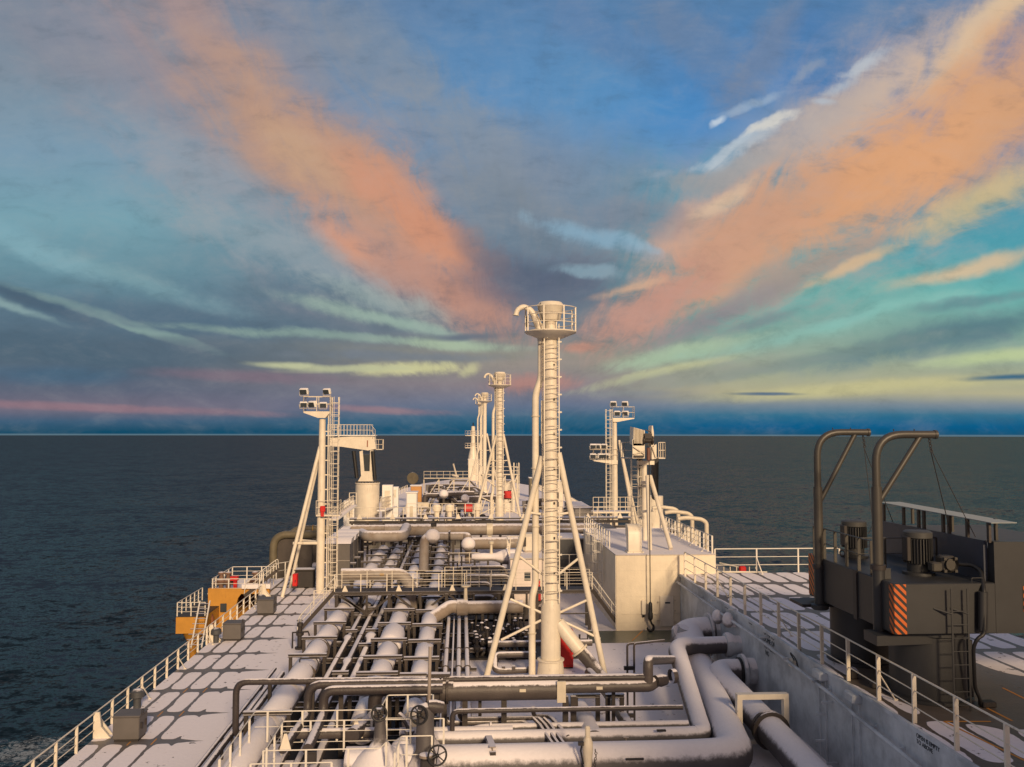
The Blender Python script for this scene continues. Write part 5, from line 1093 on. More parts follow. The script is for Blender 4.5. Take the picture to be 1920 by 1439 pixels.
MB().pipe([c, c+V3(-.2, .3, -.2)], .07, 8).build('stem', steelb, v); MB().pipe([c+V3(-.35, .3, -.5), c+V3(-.35, .3, -1.2)], .2, 10).build('leg', piped, v)
v, c = wheel_valve('small globe valve with snow cap between the two upper near handwheels', 768, 1372, 33.4, .12, (0, -.3, 1), gear=False)
MB().ball(c+V3(0, .0, -.45), .3, 14).lathe(c, [(.1, -.3), (.14, -.1), (.2, -.02), (.18, .05), (0, .08)], n=12).build('body', pipeh, v)
# snow heaped bodies left end of header
t = thing('header_end', 'rounded snow-buried end of the biggest header at the bottom, left of the near handwheel', 'pipe', (-4, 32, 0))
a = at(740, 1425, 32.2); MB().ball(V3(a.x+.3, 32.4, zb-.02), .80, 22, (2.2, 1, 1)).build('end_cap', pipeh, t)
a = at(770, 1400, 33.6); MB().ball(V3(a.x, 33.4, zb+.2), .62, 20, (1.3, .8, .95)).build('tee', pipeh, t)
a = at(800, 1395, 33.2); MB().lathe((a.x, 32.9, 0), [(.9, zb-.2), (.62, zb+.45), (.34, zb+.85), (.24, zb+1.2), (.22, zb+1.9), (.16, zb+2.1)], n=22).build('riser', pipeh, t)
tag(MB().pipe([at(545, 1376, 33.8), at(580, 1376, 33.8), at(702, 1374, 33.8)], .2, 14, R=.3).build('branch_pipe', pipem), 'grey branch pipe entering the snow-coned valve from the left', 'pipe')
tag(MB().pipe([at(748, 1340, 34.5), at(762, 1352, 34.3), at(768, 1368, 34.1), ], .12, 12, R=.3).build('hose_elbow', pipem), 'curved snowy elbow pipe between the two upper near handwheels', 'pipe')
# near platform & rails bottom-left
PZ_ = 1.15
t = thing('service_platform', 'dark grated service platform beside the leftmost pipeline at the bottom left', 'platform', (-8.5, 32, 0))
a, b = pz(430, 1455, PZ_), pz(486, 1396, PZ_); 
MB().prism([pz(447, 1452, PZ_), pz(520, 1452, PZ_), pz(536, 1396, PZ_), pz(488, 1394, PZ_)], (0, 0, -.1)).build('deck_plate', steel, t)
MB().box((at(600, 1420, 33).x, 33.0, .9), (5.2, 1.3, .12)).build('deck_plate', steel, t)
MB().box((at(640, 1420, 32.2).x, 32.1, .75), (6.5, .9, .1)).build('deck_plate', steelb, t)
RY = 34.0
a = at(478, 1335, RY); b = at(697, 1334, RY); n_ = V3(a.x, 29.0, a.z)
hh = 1.15
railing('white railing beside the leftmost pipeline that turns across the service platform, nearest the camera', [V3(a.x, 29.2, a.z-hh), V3(a.x, RY, a.z-hh), V3(b.x, RY, a.z-hh)], hh, 2, 1.25, railw, .05, .018)
a2 = at(531, 1353, 32.9); b2 = at(832, 1353, 32.9)
railing('white railing along the near side of the service platform in front of the nested elbows', [V3(a2.x, 30.2, a2.z-hh), V3(a2.x, 32.9, a2.z-hh), V3(b2.x, 32.9, a2.z-hh)], hh, 3, 1.3, railw, .045, .017)
a3 = at(494, 1408, 30.6); b3 = at(712, 1408, 30.6)
railing('low white rail crossing in front of the service platform near the bottom edge', [V3(a3.x, 30.6, a3.z-.8), V3(b3.x, 30.6, a3.z-.8), V3(b3.x+.2, 30.9, a3.z-.7)], .8, 1, 1.6, railw, .045, .018)
a4 = at(470, 1433, 30.2); b4 = at(622, 1433, 30.2)
railing('white rail at the very bottom left edge in front of the service platform', [V3(a4.x, 30.2, a4.z-.8), V3(b4.x, 30.2, a4.z-.8)], .8, 1, 1.6, railw, .045, .018)
a5 = at(727, 1304, 34.2); b5 = at(812, 1304, 34.2)
railing('tall white rail frame round the valve pit behind the handwheels', [V3(a5.x-.1, 33.0, a5.z-1.75), V3(a5.x, 34.2, a5.z-1.75), V3(b5.x, 34.2, a5.z-1.75), V3(b5.x, 33.2, a5.z-1.75)], 1.75, 2, 1.0, railw, .045, .019)
a6 = at(752, 1381, 31.4); b6 = at(810, 1381, 31.4)
railing('white rail panel beside the nearest handwheel at the bottom edge', [V3(a6.x-.1, 29.8, a6.z-1.3), V3(a6.x, 31.4, a6.z-1.3), V3(b6.x, 31.4, a6.z-1.3)], 1.3, 2, .9, railw, .045, .019)
o = MB(); q = at(584, 1420, 31.2); o.box(q, (.34, .2, .42)).box(q+V3(0, -.11, 0), (.24, .02, .3)); tag(o.build('gauge_box', steelb), 'small dark gauge box with a snowy lid on the service platform', 'gauge')
o = MB(); q = at(535, 1398, 31.4); o.prism([q+V3(-.05, 0, .4), q+V3(.05, 0, .4), q+V3(.2, 0, -.15), q+V3(-.2, 0, -.15)], (0, .04, 0)); tag(o.build('gusset_plate', cream), 'triangular cream gusset on the service platform by the nested elbows', 'bracket')
o = MB(); q = at(668, 1372, 33.6); o.prism([q+V3(-.05, 0, .4), q+V3(.05, 0, .4), q+V3(.25, 0, -.25), q+V3(-.25, 0, -.25)], (0, .04, 0)); tag(o.build('gusset_plate', cream), 'triangular cream gusset behind the branch pipe left of the snow-coned valve', 'bracket')
# slim dark frame standing right of header (1175..1190)
t = thing('pipe_stand', 'slim dark double pipe stand with bent top on snow left of the deckhouse door', 'stand', pz(1180, 1350, 0))
for dx_ in (0, .32): MB().pipe([V3(at(1176, 1208, 40).x+dx_, 40, 0), V3(at(1176, 1208, 40).x+dx_, 40, at(1176, 1208, 40).z), V3(at(1176, 1208, 40).x+1.9, 40.6, at(1176, 1208, 40).z)], .05, 8, R=.15).build('pipe', piped, t)
for py in (1253, 1342): q = at(1180, py, 40); MB().box(q, (.5, .15, .16)).build('clamp', steelb, t)
# pipe in front of mast foot: rectangular loop & box section 915-1010
t = thing('expansion_loop', 'snow-topped square pipe loop lying on the snow left of the near vent mast foot', 'pipe', (2.5, 48, 0))
MB().pipe([at(1000, 1256, 48.0), at(940, 1259, 47.6), at(928, 1256, 47.6), at(928, 1228, 48.5), at(1005, 1227, 48.5)], .17, 12, R=.35).build('pipe', pipem, t)
for px in (944, 963, 992): q = at(px, 1258, 47.7); MB().box(q+V3(0, 0, .12), (.18, .3, .3)).build('clamp', pipem, t)
t = thing('cross_pipe', 'horizontal snow-topped pipe crossing behind the near vent mast foot', 'pipe', (4, 50, 0))
q = at(915, 1208, 50.5); q2 = at(1110, 1208, 50.5); MB().pipe([V3(q.x, 50.5, q.z), V3(q2.x, 50.5, q.z)], .19, 12).build('pipe', pipem, t)
for px in (925, 1000, 1098): MB().beam(V3(at(px, 1208, 50.5).x, 50.5, 0), V3(at(px, 1208, 50.5).x, 50.5, q.z), .14).build('support_post', steel, t)

# small fittings seen on the near pipes
tag(MB().pipe([at(553, 1258, 44.2), at(553, 1249, 44.2), at(570, 1247, 44.2)], .05, 6).pipe([at(562, 1243, 44.2), at(562, 1235, 44.2), at(600, 1234, 44.2), at(600, 1242, 44.2)], .04, 6, R=.1).build('sampling_pipe', steelb), 'thin bent sampling pipes over the leftmost thick pipeline', 'pipe')
o = MB(); o.lathe((-7.95, 44.6, 1.2), [(.56, 0), (.60, .02), (.60, .14), (.56, .16)], (0, 1, 0), 22); tag(o.build('yellow_band', gold), 'yellow marking band round the leftmost thick pipeline', 'pipe band')
q = at(1240, 1375, 33.9); tag(MB().box(q+V3(0, 0, .1), (.35, .12, .06)).build('tag_plate', steelb), 'small dark tag plate on the bend of the second snow-crusted header', 'plate')
t = thing('line_valve', 'dark pipe flange pair with clamp on the header above the tall thin pole', 'valve', (0, 36, 0))
q = at(822, 1280, 36.0)
MB().box(q+V3(0, -.1, .35), (.95, .3, .12)).box(q+V3(0, -.1, -.55), (.5, .3, .16)).build('clamp', steel, t); MB().pipe([q+V3(.1, -.45, .3), q+V3(.1, -.45, -.6)], .05, 6).build('bolt', steelb, t)
for k, (X, lb_) in enumerate([(2.2, 'small dark standpipe with a snow cap beside the square pipe loop'), (7.4, 'thin dark three-pronged bracket on the snow right of the near vent mast')]):
    g = V3(X, 53.5 if k else 50.9, 0); o = MB(); o.pipe([g, g+V3(0, 0, .9)], .06, 8).pipe([g+V3(-.5, 0, .6), g+V3(.5, 0, .6)], .05, 6)
    for dx_ in (-.5, .5): o.pipe([g+V3(dx_, 0, .35), g+V3(dx_, 0, 1.0)], .045, 6)
    tag(o.build('standpipe', steelb), lb_, 'pipe')
# ================= DAVIT CRANE / TURRET ON UPPER DECK =================
XL = 15.2; YN = 29.5; YF = 36.9; ZB = 6.35; ZT = 8.12; UD = 3.77
t = thing('hose_handling_crane', 'big dark grey twin-pedestal crane body on the upper deck at the right', 'crane', (17.3, 33, UD))
for k, (x, y) in enumerate(((17.3, 31.2), (17.2, 36.1))):
    MB().lathe((x, y, 0), [(1.5, UD), (1.5, UD+.12), (1.33, UD+.14), (1.33, ZB-.25), (1.42, ZB-.2), (1.42, ZB)], n=36).build('pedestal', crane, t)
bd = MB(); bd.box(((XL+18.9)/2, (YN+YF)/2, (ZB+ZT)/2), (18.9-XL, YF-YN, ZT-ZB), bev=.03); bd.build('body', crane, t)
MB().prism([(18.9, YN+.02, ZB), (30, YN+.02, ZB), (30, YN+.02, 9.56), (18.9, YN+.02, 9.56)], (0, .35, 0)).build('side_beam', crane, t)
MB().prism([(18.75, YN+.4, ZT), (18.75, 37.4, ZT), (18.75, 37.4, 9.5), (18.75, YN+.4, 9.56)], (.14, 0, 0)).build('side_screen', paint('screen_blue', (.045, .052, .075), .5, .06, 0), t)
MB().prism([(18.9, YN+.37, ZB), (18.9, 37.4, ZB), (18.9, 37.4, 9.3), (18.9, YN+.37, 9.3)], (4.5, 0, 0)).build('side_beam', paint('brown_grey', (.05, .04, .03), .55, .08, 0), t)
MB().box((XL-.03, YN+2.9, (ZB+ZT)/2-.02), (.06, .28, ZT-ZB+.1)).build('seam_strip', steelb, t)
# canopy
tcn = thing('canopy', 'pale flat canopy plank on short posts above the crane body', 'canopy', (19.6, 33, 9.5))
MB().prism([(18.75, YN-.1, 10.22), (18.75, 37.5, 10.30), (19.7, 37.5, 10.30), (19.7, YN-.1, 10.22)], (0, 0, .03)).build('plank', paint('canopy_snow', (.24, .26, .26), .7, .08, 0, snow=.3, snowc=(.33, .36, .36, 1)), tcn)
for y in (29.7, 31.0, 32.2, 32.6, 34.0, 34.4, 35.6, 37.3):
    MB().box((18.85, y, 9.88), (.09, .14, .74)).build('post', steel, tcn)
for y in (30.5, 33.3, 36.3): MB().box((19.62, y, 9.88), (.09, .12, .8)).build('post', craneb, tcn)
# bottom bracket, base of davits
MB().box((XL+.7, YF+.2, ZB-.35), (1.8, .6, .3)).build('bracket', steelb, t)
MB().prism([(XL-.75, YF-1.1, ZB-.3), (XL-.75, YF+.3, ZB-.3), (XL+1.2, YF+.3, ZB-.3), (XL+1.2, YF-1.1, ZB-.3)], (0, 0, .12)).build('bracket', steelb, t)
MB().prism([(XL-.5, YN+.3, ZB-.45), (XL-.5, YN+1.3, ZB-.45), (XL+2, YN+1.6, ZB-.45), (XL+2, YN+.5, ZB-.45)], (0, 0, .35)).build('bracket', crane, t)
# hazard corners
def hz(px0, px1, py0, py1, Y): a, b = at(px0, py0, Y), at(px1, py1, Y); return a, b
MB().box((XL+.22, YN-.008, (ZB+ZT)/2), (.43, .01, ZT-ZB-.04)).build('warning_stripes', hazm, t)
MB().box((XL-.008, YN+.16, (ZB+ZT)/2), (.01, .34, ZT-ZB-.04)).build('warning_stripes', hazm, t)
MB().box((XL-.008, YF-.3, (ZB+ZT)/2+.05), (.01, .56, ZT-ZB-.06)).build('warning_stripes', hazm, t)
MB().box((XL+.2, YF+.01, (ZB+ZT)/2+.05), (.4, .01, ZT-ZB-.06)).build('warning_stripes', hazm, t)
a = at(1916, 1105, YN); MB().box((a.x+.25, YN+.008, a.z-.35), (.4, .02, .9)).build('warning_stripes', hazm, t)
# motors
def motor(label, x, y, r, h):
    m_ = thing('electric_motor', label, 'motor', (x, y, ZT)); z = ZT
    MB().lathe((x, y, 0), [(r*1.15, z), (r*1.15, z+.1), (r*.8, z+.12), (r*.8, z+h*.28)], n=24).build('base', crane, m_)
    fn = MB(); fn.lathe((x, y, 0), [(r*.86, z+h*.26), (r*.86, z+h*.85)], n=24)
    for k in range(30):
        a = k*2*math.pi/30; fn.box((x+r*.93*math.cos(a), y+r*.93*math.sin(a), z+h*.55), (r*.22, .03, h*.56), rz=a)
    fn.build('finned_body', crane, m_)
    MB().lathe((x, y, 0), [(r*.9, z+h*.83), (r*1.02, z+h*.85), (r*1.02, z+h*.97), (r*.9, z+h), (0, z+h*1.01)], n=24).build('fan_cover', paint('fan_grey%d' % int(y), (.05, .05, .048), .6, .1, 0), m_)
    MB().box((x-r*1.0, y-.1, z+h*.6), (r*.3, r*.8, h*.55), bev=.02).build('terminal_box', steelb, m_)
    return m_
motor('ribbed dark electric motor standing on the near end of the crane body', 17.2, 31.5, .50, 1.62)
motor('ribbed dark electric motor at the far end of the crane body behind the davit posts', 16.85, 36.0, .50, 1.55)
g = thing('brake_gearbox', 'grey brake gearbox with round flange beside the near electric motor', 'gearbox', (17.7, 30.8, ZT)); c = at(1776, 1058, 30.6)
MB().box(c+V3(0, .1, 0), (.55, .5, .6), bev=.07).build('case', craneb, g); MB().lathe(c+V3(.05, -.15, .02), [(0, -.02), (.2, -.02), (.24, .06), (.24, .12)], (0, -1, 0), 16).build('flange', craneb, g)
MB().box(c+V3(-.35, .1, -.1), (.5, .4, .35), bev=.05).build('case', craneb, g)
for s in ((-.2, .22), (.2, .22), (-.2, -.22), (.2, -.22)): MB().box(c+V3(s[0], -.2, s[1]), (.1, .1, .1)).build('bolt', craneb, g)
tag(MB().pipe([at(1790, 1058, 30.8), at(1822, 1060, 30.4), at(1840, 1072, 29.9), at(1845, 1110, 29.3), at(1846, 1175, 29.2), at(1845, 1190, 29.2), at(1832, 1198, 29.2), at(1825, 1215, 29.3), at(1828, 1290, 29.6), at(1838, 1312, 29.6), at(1840, 1325, 29.7)], [.07, .07, .075, .075, .075, .07, .065, .065, .065, .06, .06], 10, R=.2).build('black_hose', black), 'thick black hose looping from the near motor down the dark crane to the deck', 'hose')
MB().pipe([at(1843, 1110, 29.32), at(1843, 1182, 29.32)], .16, 12).build('hose_guard', crane, t); MB().pipe([V3(at(1822, 1200, 29.75).x, 29.9, ZB-.3), V3(at(1822, 1200, 29.75).x, 29.9, UD+.3)], .1, 10).build('conduit', crane, t)
# handles etc.
MB().pipe([V3(18.1, YN+.1, ZT), V3(18.1, YN+.1, ZT+.16), V3(18.5, YN+.1, ZT+.16), V3(18.5, YN+.1, ZT)], .018, 6, R=.04).build('grab_handle', crane, t)
# davits
def davit(label, px, Y, pyt, pyb, px_end, pxb, pyb2):
    d = thing('davit', label, 'davit', V3(at(px, 1000, Y).x, Y, ZB)); x = at(px, 900, Y).x; z1 = at(px, pyt, Y).z; xe = at(px_end, 815, Y).x
    MB().pipe([V3(x, Y, at(px, 930, Y).z), V3(x, Y, z1), V3(xe, Y, z1)], .145, 18, R=1.05).build('arm', craneb, d)
    MB().lathe(V3(xe, Y, z1), [(.145, -.1), (.165, -.1), (.165, .0), (0, .01)], (1, 0, 0), 16).build('end_cap', craneb, d)
    q1 = at(pxb, pyb2, Y); MB().pipe([V3(x+.03, Y, at(px, 945, Y).z), V3(xe-.62, Y, z1-.05)], .105, 14).build('brace', craneb, d)
    zs0, zs1 = at(px, 1058, Y).z, at(px, 913, Y).z; MB().pipe([V3(x, Y, zs0), V3(x, Y, zs1)], .185, 18).build('sleeve', craneb, d)
    MB().lathe((x, Y, 0), [(.19, zs0-.2), (.26, zs0-.2), (.27, zs0-.02), (.2, zs0)], n=16).build('collar', steelb, d)
    MB().pipe([V3(x, Y, ZB-.2), V3(x, Y, zs0-.15)], .22, 16).build('socket', crane, d)
    MB().box((x+.28, Y, (ZB+zs0)/2), (.3, .14, zs0-ZB-.3)).build('mount_plate', crane, d)
    MB().lathe((x, Y, 0), [(.3, ZB-.35), (.36, ZB-.3), (.36, ZB-.15), (.22, ZB-.1)], n=16).build('foot', crane, d)
    for s in (.25, .9): MB().pipe([V3(x+s*1.2+.4, Y, z1+.12), V3(x+s*1.2+.4, Y, z1+.2)], .02, 6).build('eye_bolt', steelb, d)
    p0 = V3(xe-.28, Y, z1-.15); ck = MB()
    for k in range(6): ck.torus(p0+V3(.012*k, 0, -.09*k), .05, .016, (0, 1, 0) if k % 2 else (1, 0, 0), 8, 5)
    ck.build('shackle_chain', steelb, d)
    return d, p0
d1, p0 = davit('nearer bent-pipe davit with diagonal brace on the crane body, right of its twin', 1643, 30.6, 815, 1190, 1756, 1650, 925)
MB().pipe([p0+V3(.05, 0, -.5), V3(18.9, 32.2, 9.55)], .018, 6).build('stay_wire', steelb, d1); MB().pipe([p0+V3(.05, 0, -.4), V3(18.9, 30.6, 9.6)], .014, 6).build('stay_wire', steelb, d1)
d2, p0 = davit('farther bent-pipe davit with diagonal brace on the crane body, left of its twin', 1533, 35.6, 811, 1140, 1630, 1540, 920)
MB().pipe([p0+V3(.03, 0, -.5), V3(18.85, 36.5, 9.5)], .016, 6).build('stay_wire', steelb, d2); MB().pipe([p0+V3(.03, 0, -.4), V3(17.3, 35.2, 9.6), V3(17.0, 35.0, 9.2)], .014, 6).build('stay_wire', steelb, d2)
# crane-body railing (grey)
gr = craneb
railing('dark grey railing on top of the crane body between the two davits', [(XL+.15, YN+1.9, ZT), (XL+.15, YF-.3, ZT)], 1.25, 2, .95, gr, .07, .02)
railing('dark grey railing across the crane body behind the near davit', [(XL+.3, YN+3.2, ZT), (18.6, YN+3.2, ZT)], 1.2, 2, 1.1, gr, .05, .018)
MB()
tag(MB().torus((XL+.8, YF-1.6, ZT+.25), .13, .03, (1, .5, 0), 14, 6).build('shackle', steelb), 'dark ring shackle on the crane body top near the farther davit', 'shackle')
# ladder on near face
l = thing('vertical_ladder', 'slim grey ladder up the front of the near crane pedestal', 'ladder', (18, 29.2, UD))
x_ = at(1803, 1200, 29.2).x; ladder(l, (x_, 29.25), UD, at(1803, 1105, 29.2).z, -math.pi/2, .58, .46, None, mat=crane, r=.022)
for s in (-.3, .3): MB().pipe([V3(x_+s, 29.25, 7.1), V3(x_+s-.5, 29.5, 7.25)], .035, 6).build('stand_off', crane, l)
# deck bits around pedestals
tag(MB().box((18.6, 29.7, UD+.1), (.5, .35, .2), bev=.03).build('hose_socket', steelb), 'small dark hose socket on the upper deck below the black hose', 'socket')
for k, (px, py) in enumerate([(1640, 1290), (1600, 1272)]):
    p = pz(px, py, UD); tag(MB().box(p+V3(0, 0, .15), (.3, .3, .3), bev=.03).build('foot_block', steelb), ['small dark block at the foot of the near crane pedestal, left side', 'small dark block on the deck between the two crane pedestals'][k], 'block')
# ================= MIDSHIP CLUTTER (Y 60..100) =================
t = thing('transverse_main', 'big pinkish snow-topped main pipe crossing the whole deck beyond the catwalk', 'pipe', (0, 86, 0))
zc = at(900, 993, 86).z
MB().pipe([V3(at(722, 990, 86).x, 86, zc), V3(at(1125, 990, 86).x, 86, zc)], .56, 22).build('pipe', pipef, t)
MB().pipe([V3(at(658, 988, 86).x, 86, zc+.15), V3(at(724, 990, 86).x, 86, zc+.15)], .34, 18).build('pipe', pipef, t)
MB().lathe(V3(at(918, 990, 86).x, 86, zc), [(.56, -.3), (.62, -.3), (.62, .3), (.56, .3)], (1, 0, 0), 22).build('collar', creamd, t)
MB().box(V3(at(918, 990, 86).x, 85.4, zc-.85), (.35, .3, .6)).build('drain', cream, t)
for px in (680, 850, 1080): MB().beam(V3(at(px, 990, 86).x, 86, 0), V3(at(px, 990, 86).x, 86, zc-.5), .24).build('support_post', steel, t)
t = thing('transverse_branch', 'snowy pipe with an upturned elbow lying left of and below the big main crossing pipe', 'pipe', (-7, 82, 0))
p = at(690, 1006, 80); q = at(755, 1004, 80); MB().pipe([at(678, 1001, 84), V3(p.x-.1, 80, p.z), V3(q.x, 80, p.z), at(762, 990, 85)], .50, 20, R=.9).build('pipe', pipef, t)
t = thing('tee_pipe', 'pipe arch beyond the catwalk with a ball-shaped snow-capped tee and dark valve on top', 'pipe', (-3, 76, 0))
ty = 76; a = at(796, 1028, ty); MB().pipe([V3(a.x, ty-1.5, 1.4), V3(a.x, ty-.6, at(796, 1012, ty).z), V3(a.x+.4, ty, at(796, 1006, ty).z), at(812, 1006, ty)], .42, 16, R=.7).build('pipe', pipef, t)
MB().ball(at(811, 1006, ty-.5), .66, 20).build('tee_ball', plaster, t); b = at(811, 992, ty-.3)
MB().lathe((b.x, b.y, b.z-.45), [(.28, 0), (.14, .3), (.09, .6)], n=14).build('neck', pipef, t)
MB().box(b+V3(.1, 0, .35), (.5, .35, .3), bev=.05).pipe([b+V3(-.1, 0, .2), b+V3(.45, 0, .75)], .06, 6).build('actuator', steelb, t)
q1, q2 = at(818, 1006, ty), at(872, 1006, ty); q3 = at(878, 1020, ty-.6)
MB().pipe([q1, V3(q2.x, ty, q1.z), V3(at(877, 1006, ty).x, ty-.3, q1.z), q3], .36, 18, R=.6).build('pipe', pipef, t); MB().ball(q3+V3(0, -.3, 0), .62, 20).build('tee_ball', plaster, t); MB().pipe([q3, V3(q3.x, q3.y, q3.z-1.7)], .3, 14).build('drop_leg', pipef, t)
MB().lathe(at(843, 1005, ty), [(.37, -.08), (.46, -.08), (.46, .08), (.37, .08)], (1, 0, 0), 18).build('flange', steel, t)
t = thing('cross_main', 'second big snow-topped pipe crossing right of the ball tee, behind the pale cabin', 'pipe', (2, 79, 0))
MB().pipe([V3(at(882, 1018, 79).x, 79, at(882, 1019, 79).z), V3(at(965, 1018, 79).x, 79, at(882, 1019, 79).z)], .56, 20).ball(V3(at(966, 1018, 79).x, 79, at(882, 1019, 79).z), .6, 18).build('pipe', pipef, t)
for px in (902, 938): MB().lathe((at(px, 1008, 79).x, 79, at(px, 1010, 79).z), [(.14, 0), (.1, .2), (.14, .3), (0, .45)], n=8).build('nipple', steelb, t)
t = thing('bottle_pipe', 'pinkish snow-covered reducer pipe with a small upright valve, leading into the pale cabin', 'pipe', (2, 69, 0)); by = 69; bz = at(900, 1045, by).z
MB().lathe(V3(at(884, 1045, by).x, by, bz), [(.0, 0), (.25, .02), (.3, .3), (.34, 1.0), (.3, 1.6), (.36, 2.0), (.58, 2.5), (.62, 3.4), (.5, 4.0), (.3, 4.2)], (1, 0, 0), 18).build('pipe', plaster, t)
MB().lathe((at(921, 1040, by).x, by, bz+.2), [(.2, 0), (.12, .2), (.1, .8), (.2, .85), (.22, 1.05), (0, 1.1)], n=12).build('valve', creamd, t)
for px in (890, 915, 940): MB().beam(V3(at(px, 1045, by).x, by, 0), V3(at(px, 1045, by).x, by, bz-.2), .16).build('support_post', steel, t)
# pale cabin
t = thing('deck_cabin', 'small pale pink cabin with one dark window behind the near vent mast leg', 'cabin', (5, 68, 0)); CYn = 66; a = at(957, 1050, CYn); b = at(1022, 1110, CYn)
MB().prism([V3(a.x, CYn, 0), V3(b.x, CYn, 0), V3(b.x, CYn, a.z-.0), V3(a.x, CYn, a.z+.1)], (0, 5.5, 0)).build('wall', pinkp, t)
MB().box(((a.x+b.x)/2, CYn+2.7, a.z+.1), (b.x-a.x+.15, 5.7, .1)).build('roof', MATS['roof_snow'], t)
w_ = at(989, 1081, CYn); MB().box(w_, (.48, .04, .66), bev=.03).build('window', glassm, t); MB().box(w_+V3(0, -.03, -.24), (.46, .02, .03)).build('window_bar', cream, t)
MB().box(((a.x+b.x)/2+.6, CYn+3.6, a.z+.85), (1.5, 1.5, 1.5), bev=.2).build('roof_housing', cream, t); MB().box((at(979, 1020, CYn+3).x, CYn+2.8, a.z+1.0), (.6, .1, .7)).build('roof_grille', steelb, t)
railing('white railing on the roof of the pale cabin', [(a.x, CYn+1.0, a.z+.1), (a.x, CYn+5.4, a.z+.1), (b.x, CYn+5.4, a.z+.1)], 1.0, 2, 1.2, cream, .04)
# dark blocks right of mast
for k, (x0, x1, y0, y1, Y, lb_) in enumerate([(1045, 1092, 1012, 1098, 74, 'large dark square housing between the near vent mast and the cream deckhouse')]):
    a, b = at(x0, y0, Y), at(x1+4, y1, Y); t = thing('machinery_housing', lb_, 'housing', ((a.x+b.x)/2, Y, 0))
    MB().box(((a.x+b.x)/2, Y+2, a.z/2), (b.x-a.x, 4, a.z)).build('body', dgrey, t)
    MB().box(((a.x+b.x)/2, Y+2, a.z+.06), (b.x-a.x+.1, 4.1, .1)).build('roof', MATS['roof_snow'], t)
    for zz in (.28, .62): MB().box(((a.x+b.x)/2, Y-.02, a.z*zz), (b.x-a.x, .03, .04)).build('seam', boxm, t)
    MB().box((a.x+1.1, Y-.05, a.z*.33), (.9, .06, 1.0)).build('hatch', steelb, t)
railing('thin white railing in front of the large dark square housing', [(at(1040, 1100, 72).x, 72, 0), (at(1095, 1100, 72).x, 72, 0)], 3.2, 3, 1.2, railw, .04)
# grey ventilator boxes row
for k in range(4):
    Y = 74+4.0*k; xr = at([656, 664, 671, 677][k], 1020, Y).x; zt_ = at(656, [1017, 1010, 1003, 997][k], Y).z; wd = 2.0
    t = thing('ventilator_box', ['grey ventilator box with a snowy lid, nearest of the row of four left of pipelines', 'grey ventilator box, second of the row of four left of the pipelines', 'grey ventilator box, third of the row of four left of the pipelines', 'grey ventilator box, farthest of the row of four left of the pipelines'][k], 'ventilator', (xr-wd/2, Y, 0))
    MB().box((xr-wd/2, Y+1.3, zt_/2), (wd, 2.6, zt_-.2)).build('body', boxm, t)
    MB().prism([(xr-wd-.1, Y-.15, zt_-.12), (xr+.1, Y-.15, zt_-.12), (xr+.1, Y+.5, zt_+.25), (xr-wd-.1, Y+.5, zt_+.25)], (0, 2.0, 0)).build('hood', MATS['roof_snow'], t)
    MB().box((xr-wd/2, Y-.02, zt_*.62), (wd+.02, .04, .05)).build('seam', pipef, t)
    MB().box((xr+.25, Y+.4, zt_*.55), (.5, .5, .12)).build('side_step', pipeh, t)
# olive gooseneck pipes far left
for k, (x0, y0, x1, Y, r, lb_) in enumerate([(513, 1003, 612, 82, .36, 'olive-brown arched pipe end at the port side behind the light mast legs, nearer one'), (545, 992, 625, 90, .36, 'olive-brown arched pipe end at the port side behind the light mast legs, farther one')]):
    a = at(x0, y0, Y); b = at(x1, y0, Y); t = thing('arched_pipe', lb_, 'pipe', (a.x, Y, -4))
    MB().pipe([V3(a.x, Y, -4), V3(a.x, Y, a.z), V3(b.x, Y, a.z)], r, 18, R=1.3).build('pipe', olive, t)
    MB().prism([V3(a.x+r, Y+.1, -4), V3(a.x+r+3.2, Y+.1, -4), V3(a.x+r+3.2, Y+.1, a.z-r), V3(a.x+r, Y+.1, a.z-r)], (0, .3, 0)).build('panel', paint('dark_olive%d' % k, (.06, .05, .045), .7), t)
    MB().lathe(V3(a.x+2.3, Y, a.z), [(r, -.03), (r+.05, -.03), (r+.05, .03), (r, .03)], (1, 0, 0), 16).build('band', gold, t)
t = thing('hose_reel', 'dark hose locker standing at the far end of the snowy port deck', 'locker', (-14.2, 76, 0)); a = at(573, 1075, 76)
MB().box((a.x, 76, .75), (1.6, 1.0, 1.5), bev=.08).build('body', steelb, t); MB().box((a.x, 75.9, 1.55), (1.7, 1.1, .1)).build('lid', steel, t)
railing('white railing round the boarding gate by the yellow platform', [(-16.2, 70.8, 0), (-16.2, 76, 0), (-14.6, 78, 0)], 2.0, 3, 1.3, railw, .06)
stair('short steep ladder stair with white handrails up to the boarding gate beside the yellow platform', (-15.3, 72.5, 1.9), (-17.6, 71.6, .1), .8)
# valves field near mast (dark, snow caps)
vp = thing('globe_valve', 'small dark globe valve in the crowded valve field left of the near vent mast', 'valve', (0, 0, 0), 'small valves of the valve field')
MB().lathe((0, 0, 0), [(.12, 0), (.12, .3), (.22, .35), (.24, .55), (.18, .65), (.1, .7), (.1, .95), (.05, .98), (.05, 1.15)], n=10).build('body', steelb, vp)
MB().torus((0, 0, 1.15), .16, .025, (0, 0, 1), 12, 5).build('handwheel', steelb, vp)
MB().lathe((0, 0, 0), [(.11, 1.16), (.08, 1.20), (0, 1.22)], n=10).build('snow_cap', snowm, vp)
MB().pipe([(-.5, 0, .45), (.5, 0, .45)], .1, 8).build('pipe', steel, vp)
vl = []
for r_i in range(5):
    for c_i in range(8):
        x = .95+.42*c_i+.2*(r_i % 2)+random.uniform(-.12, .12); y = 51.8+1.25*r_i+random.uniform(-.3, .3)
        if abs(x-4.95) < .75 and False: continue
        vl.append((x, y))
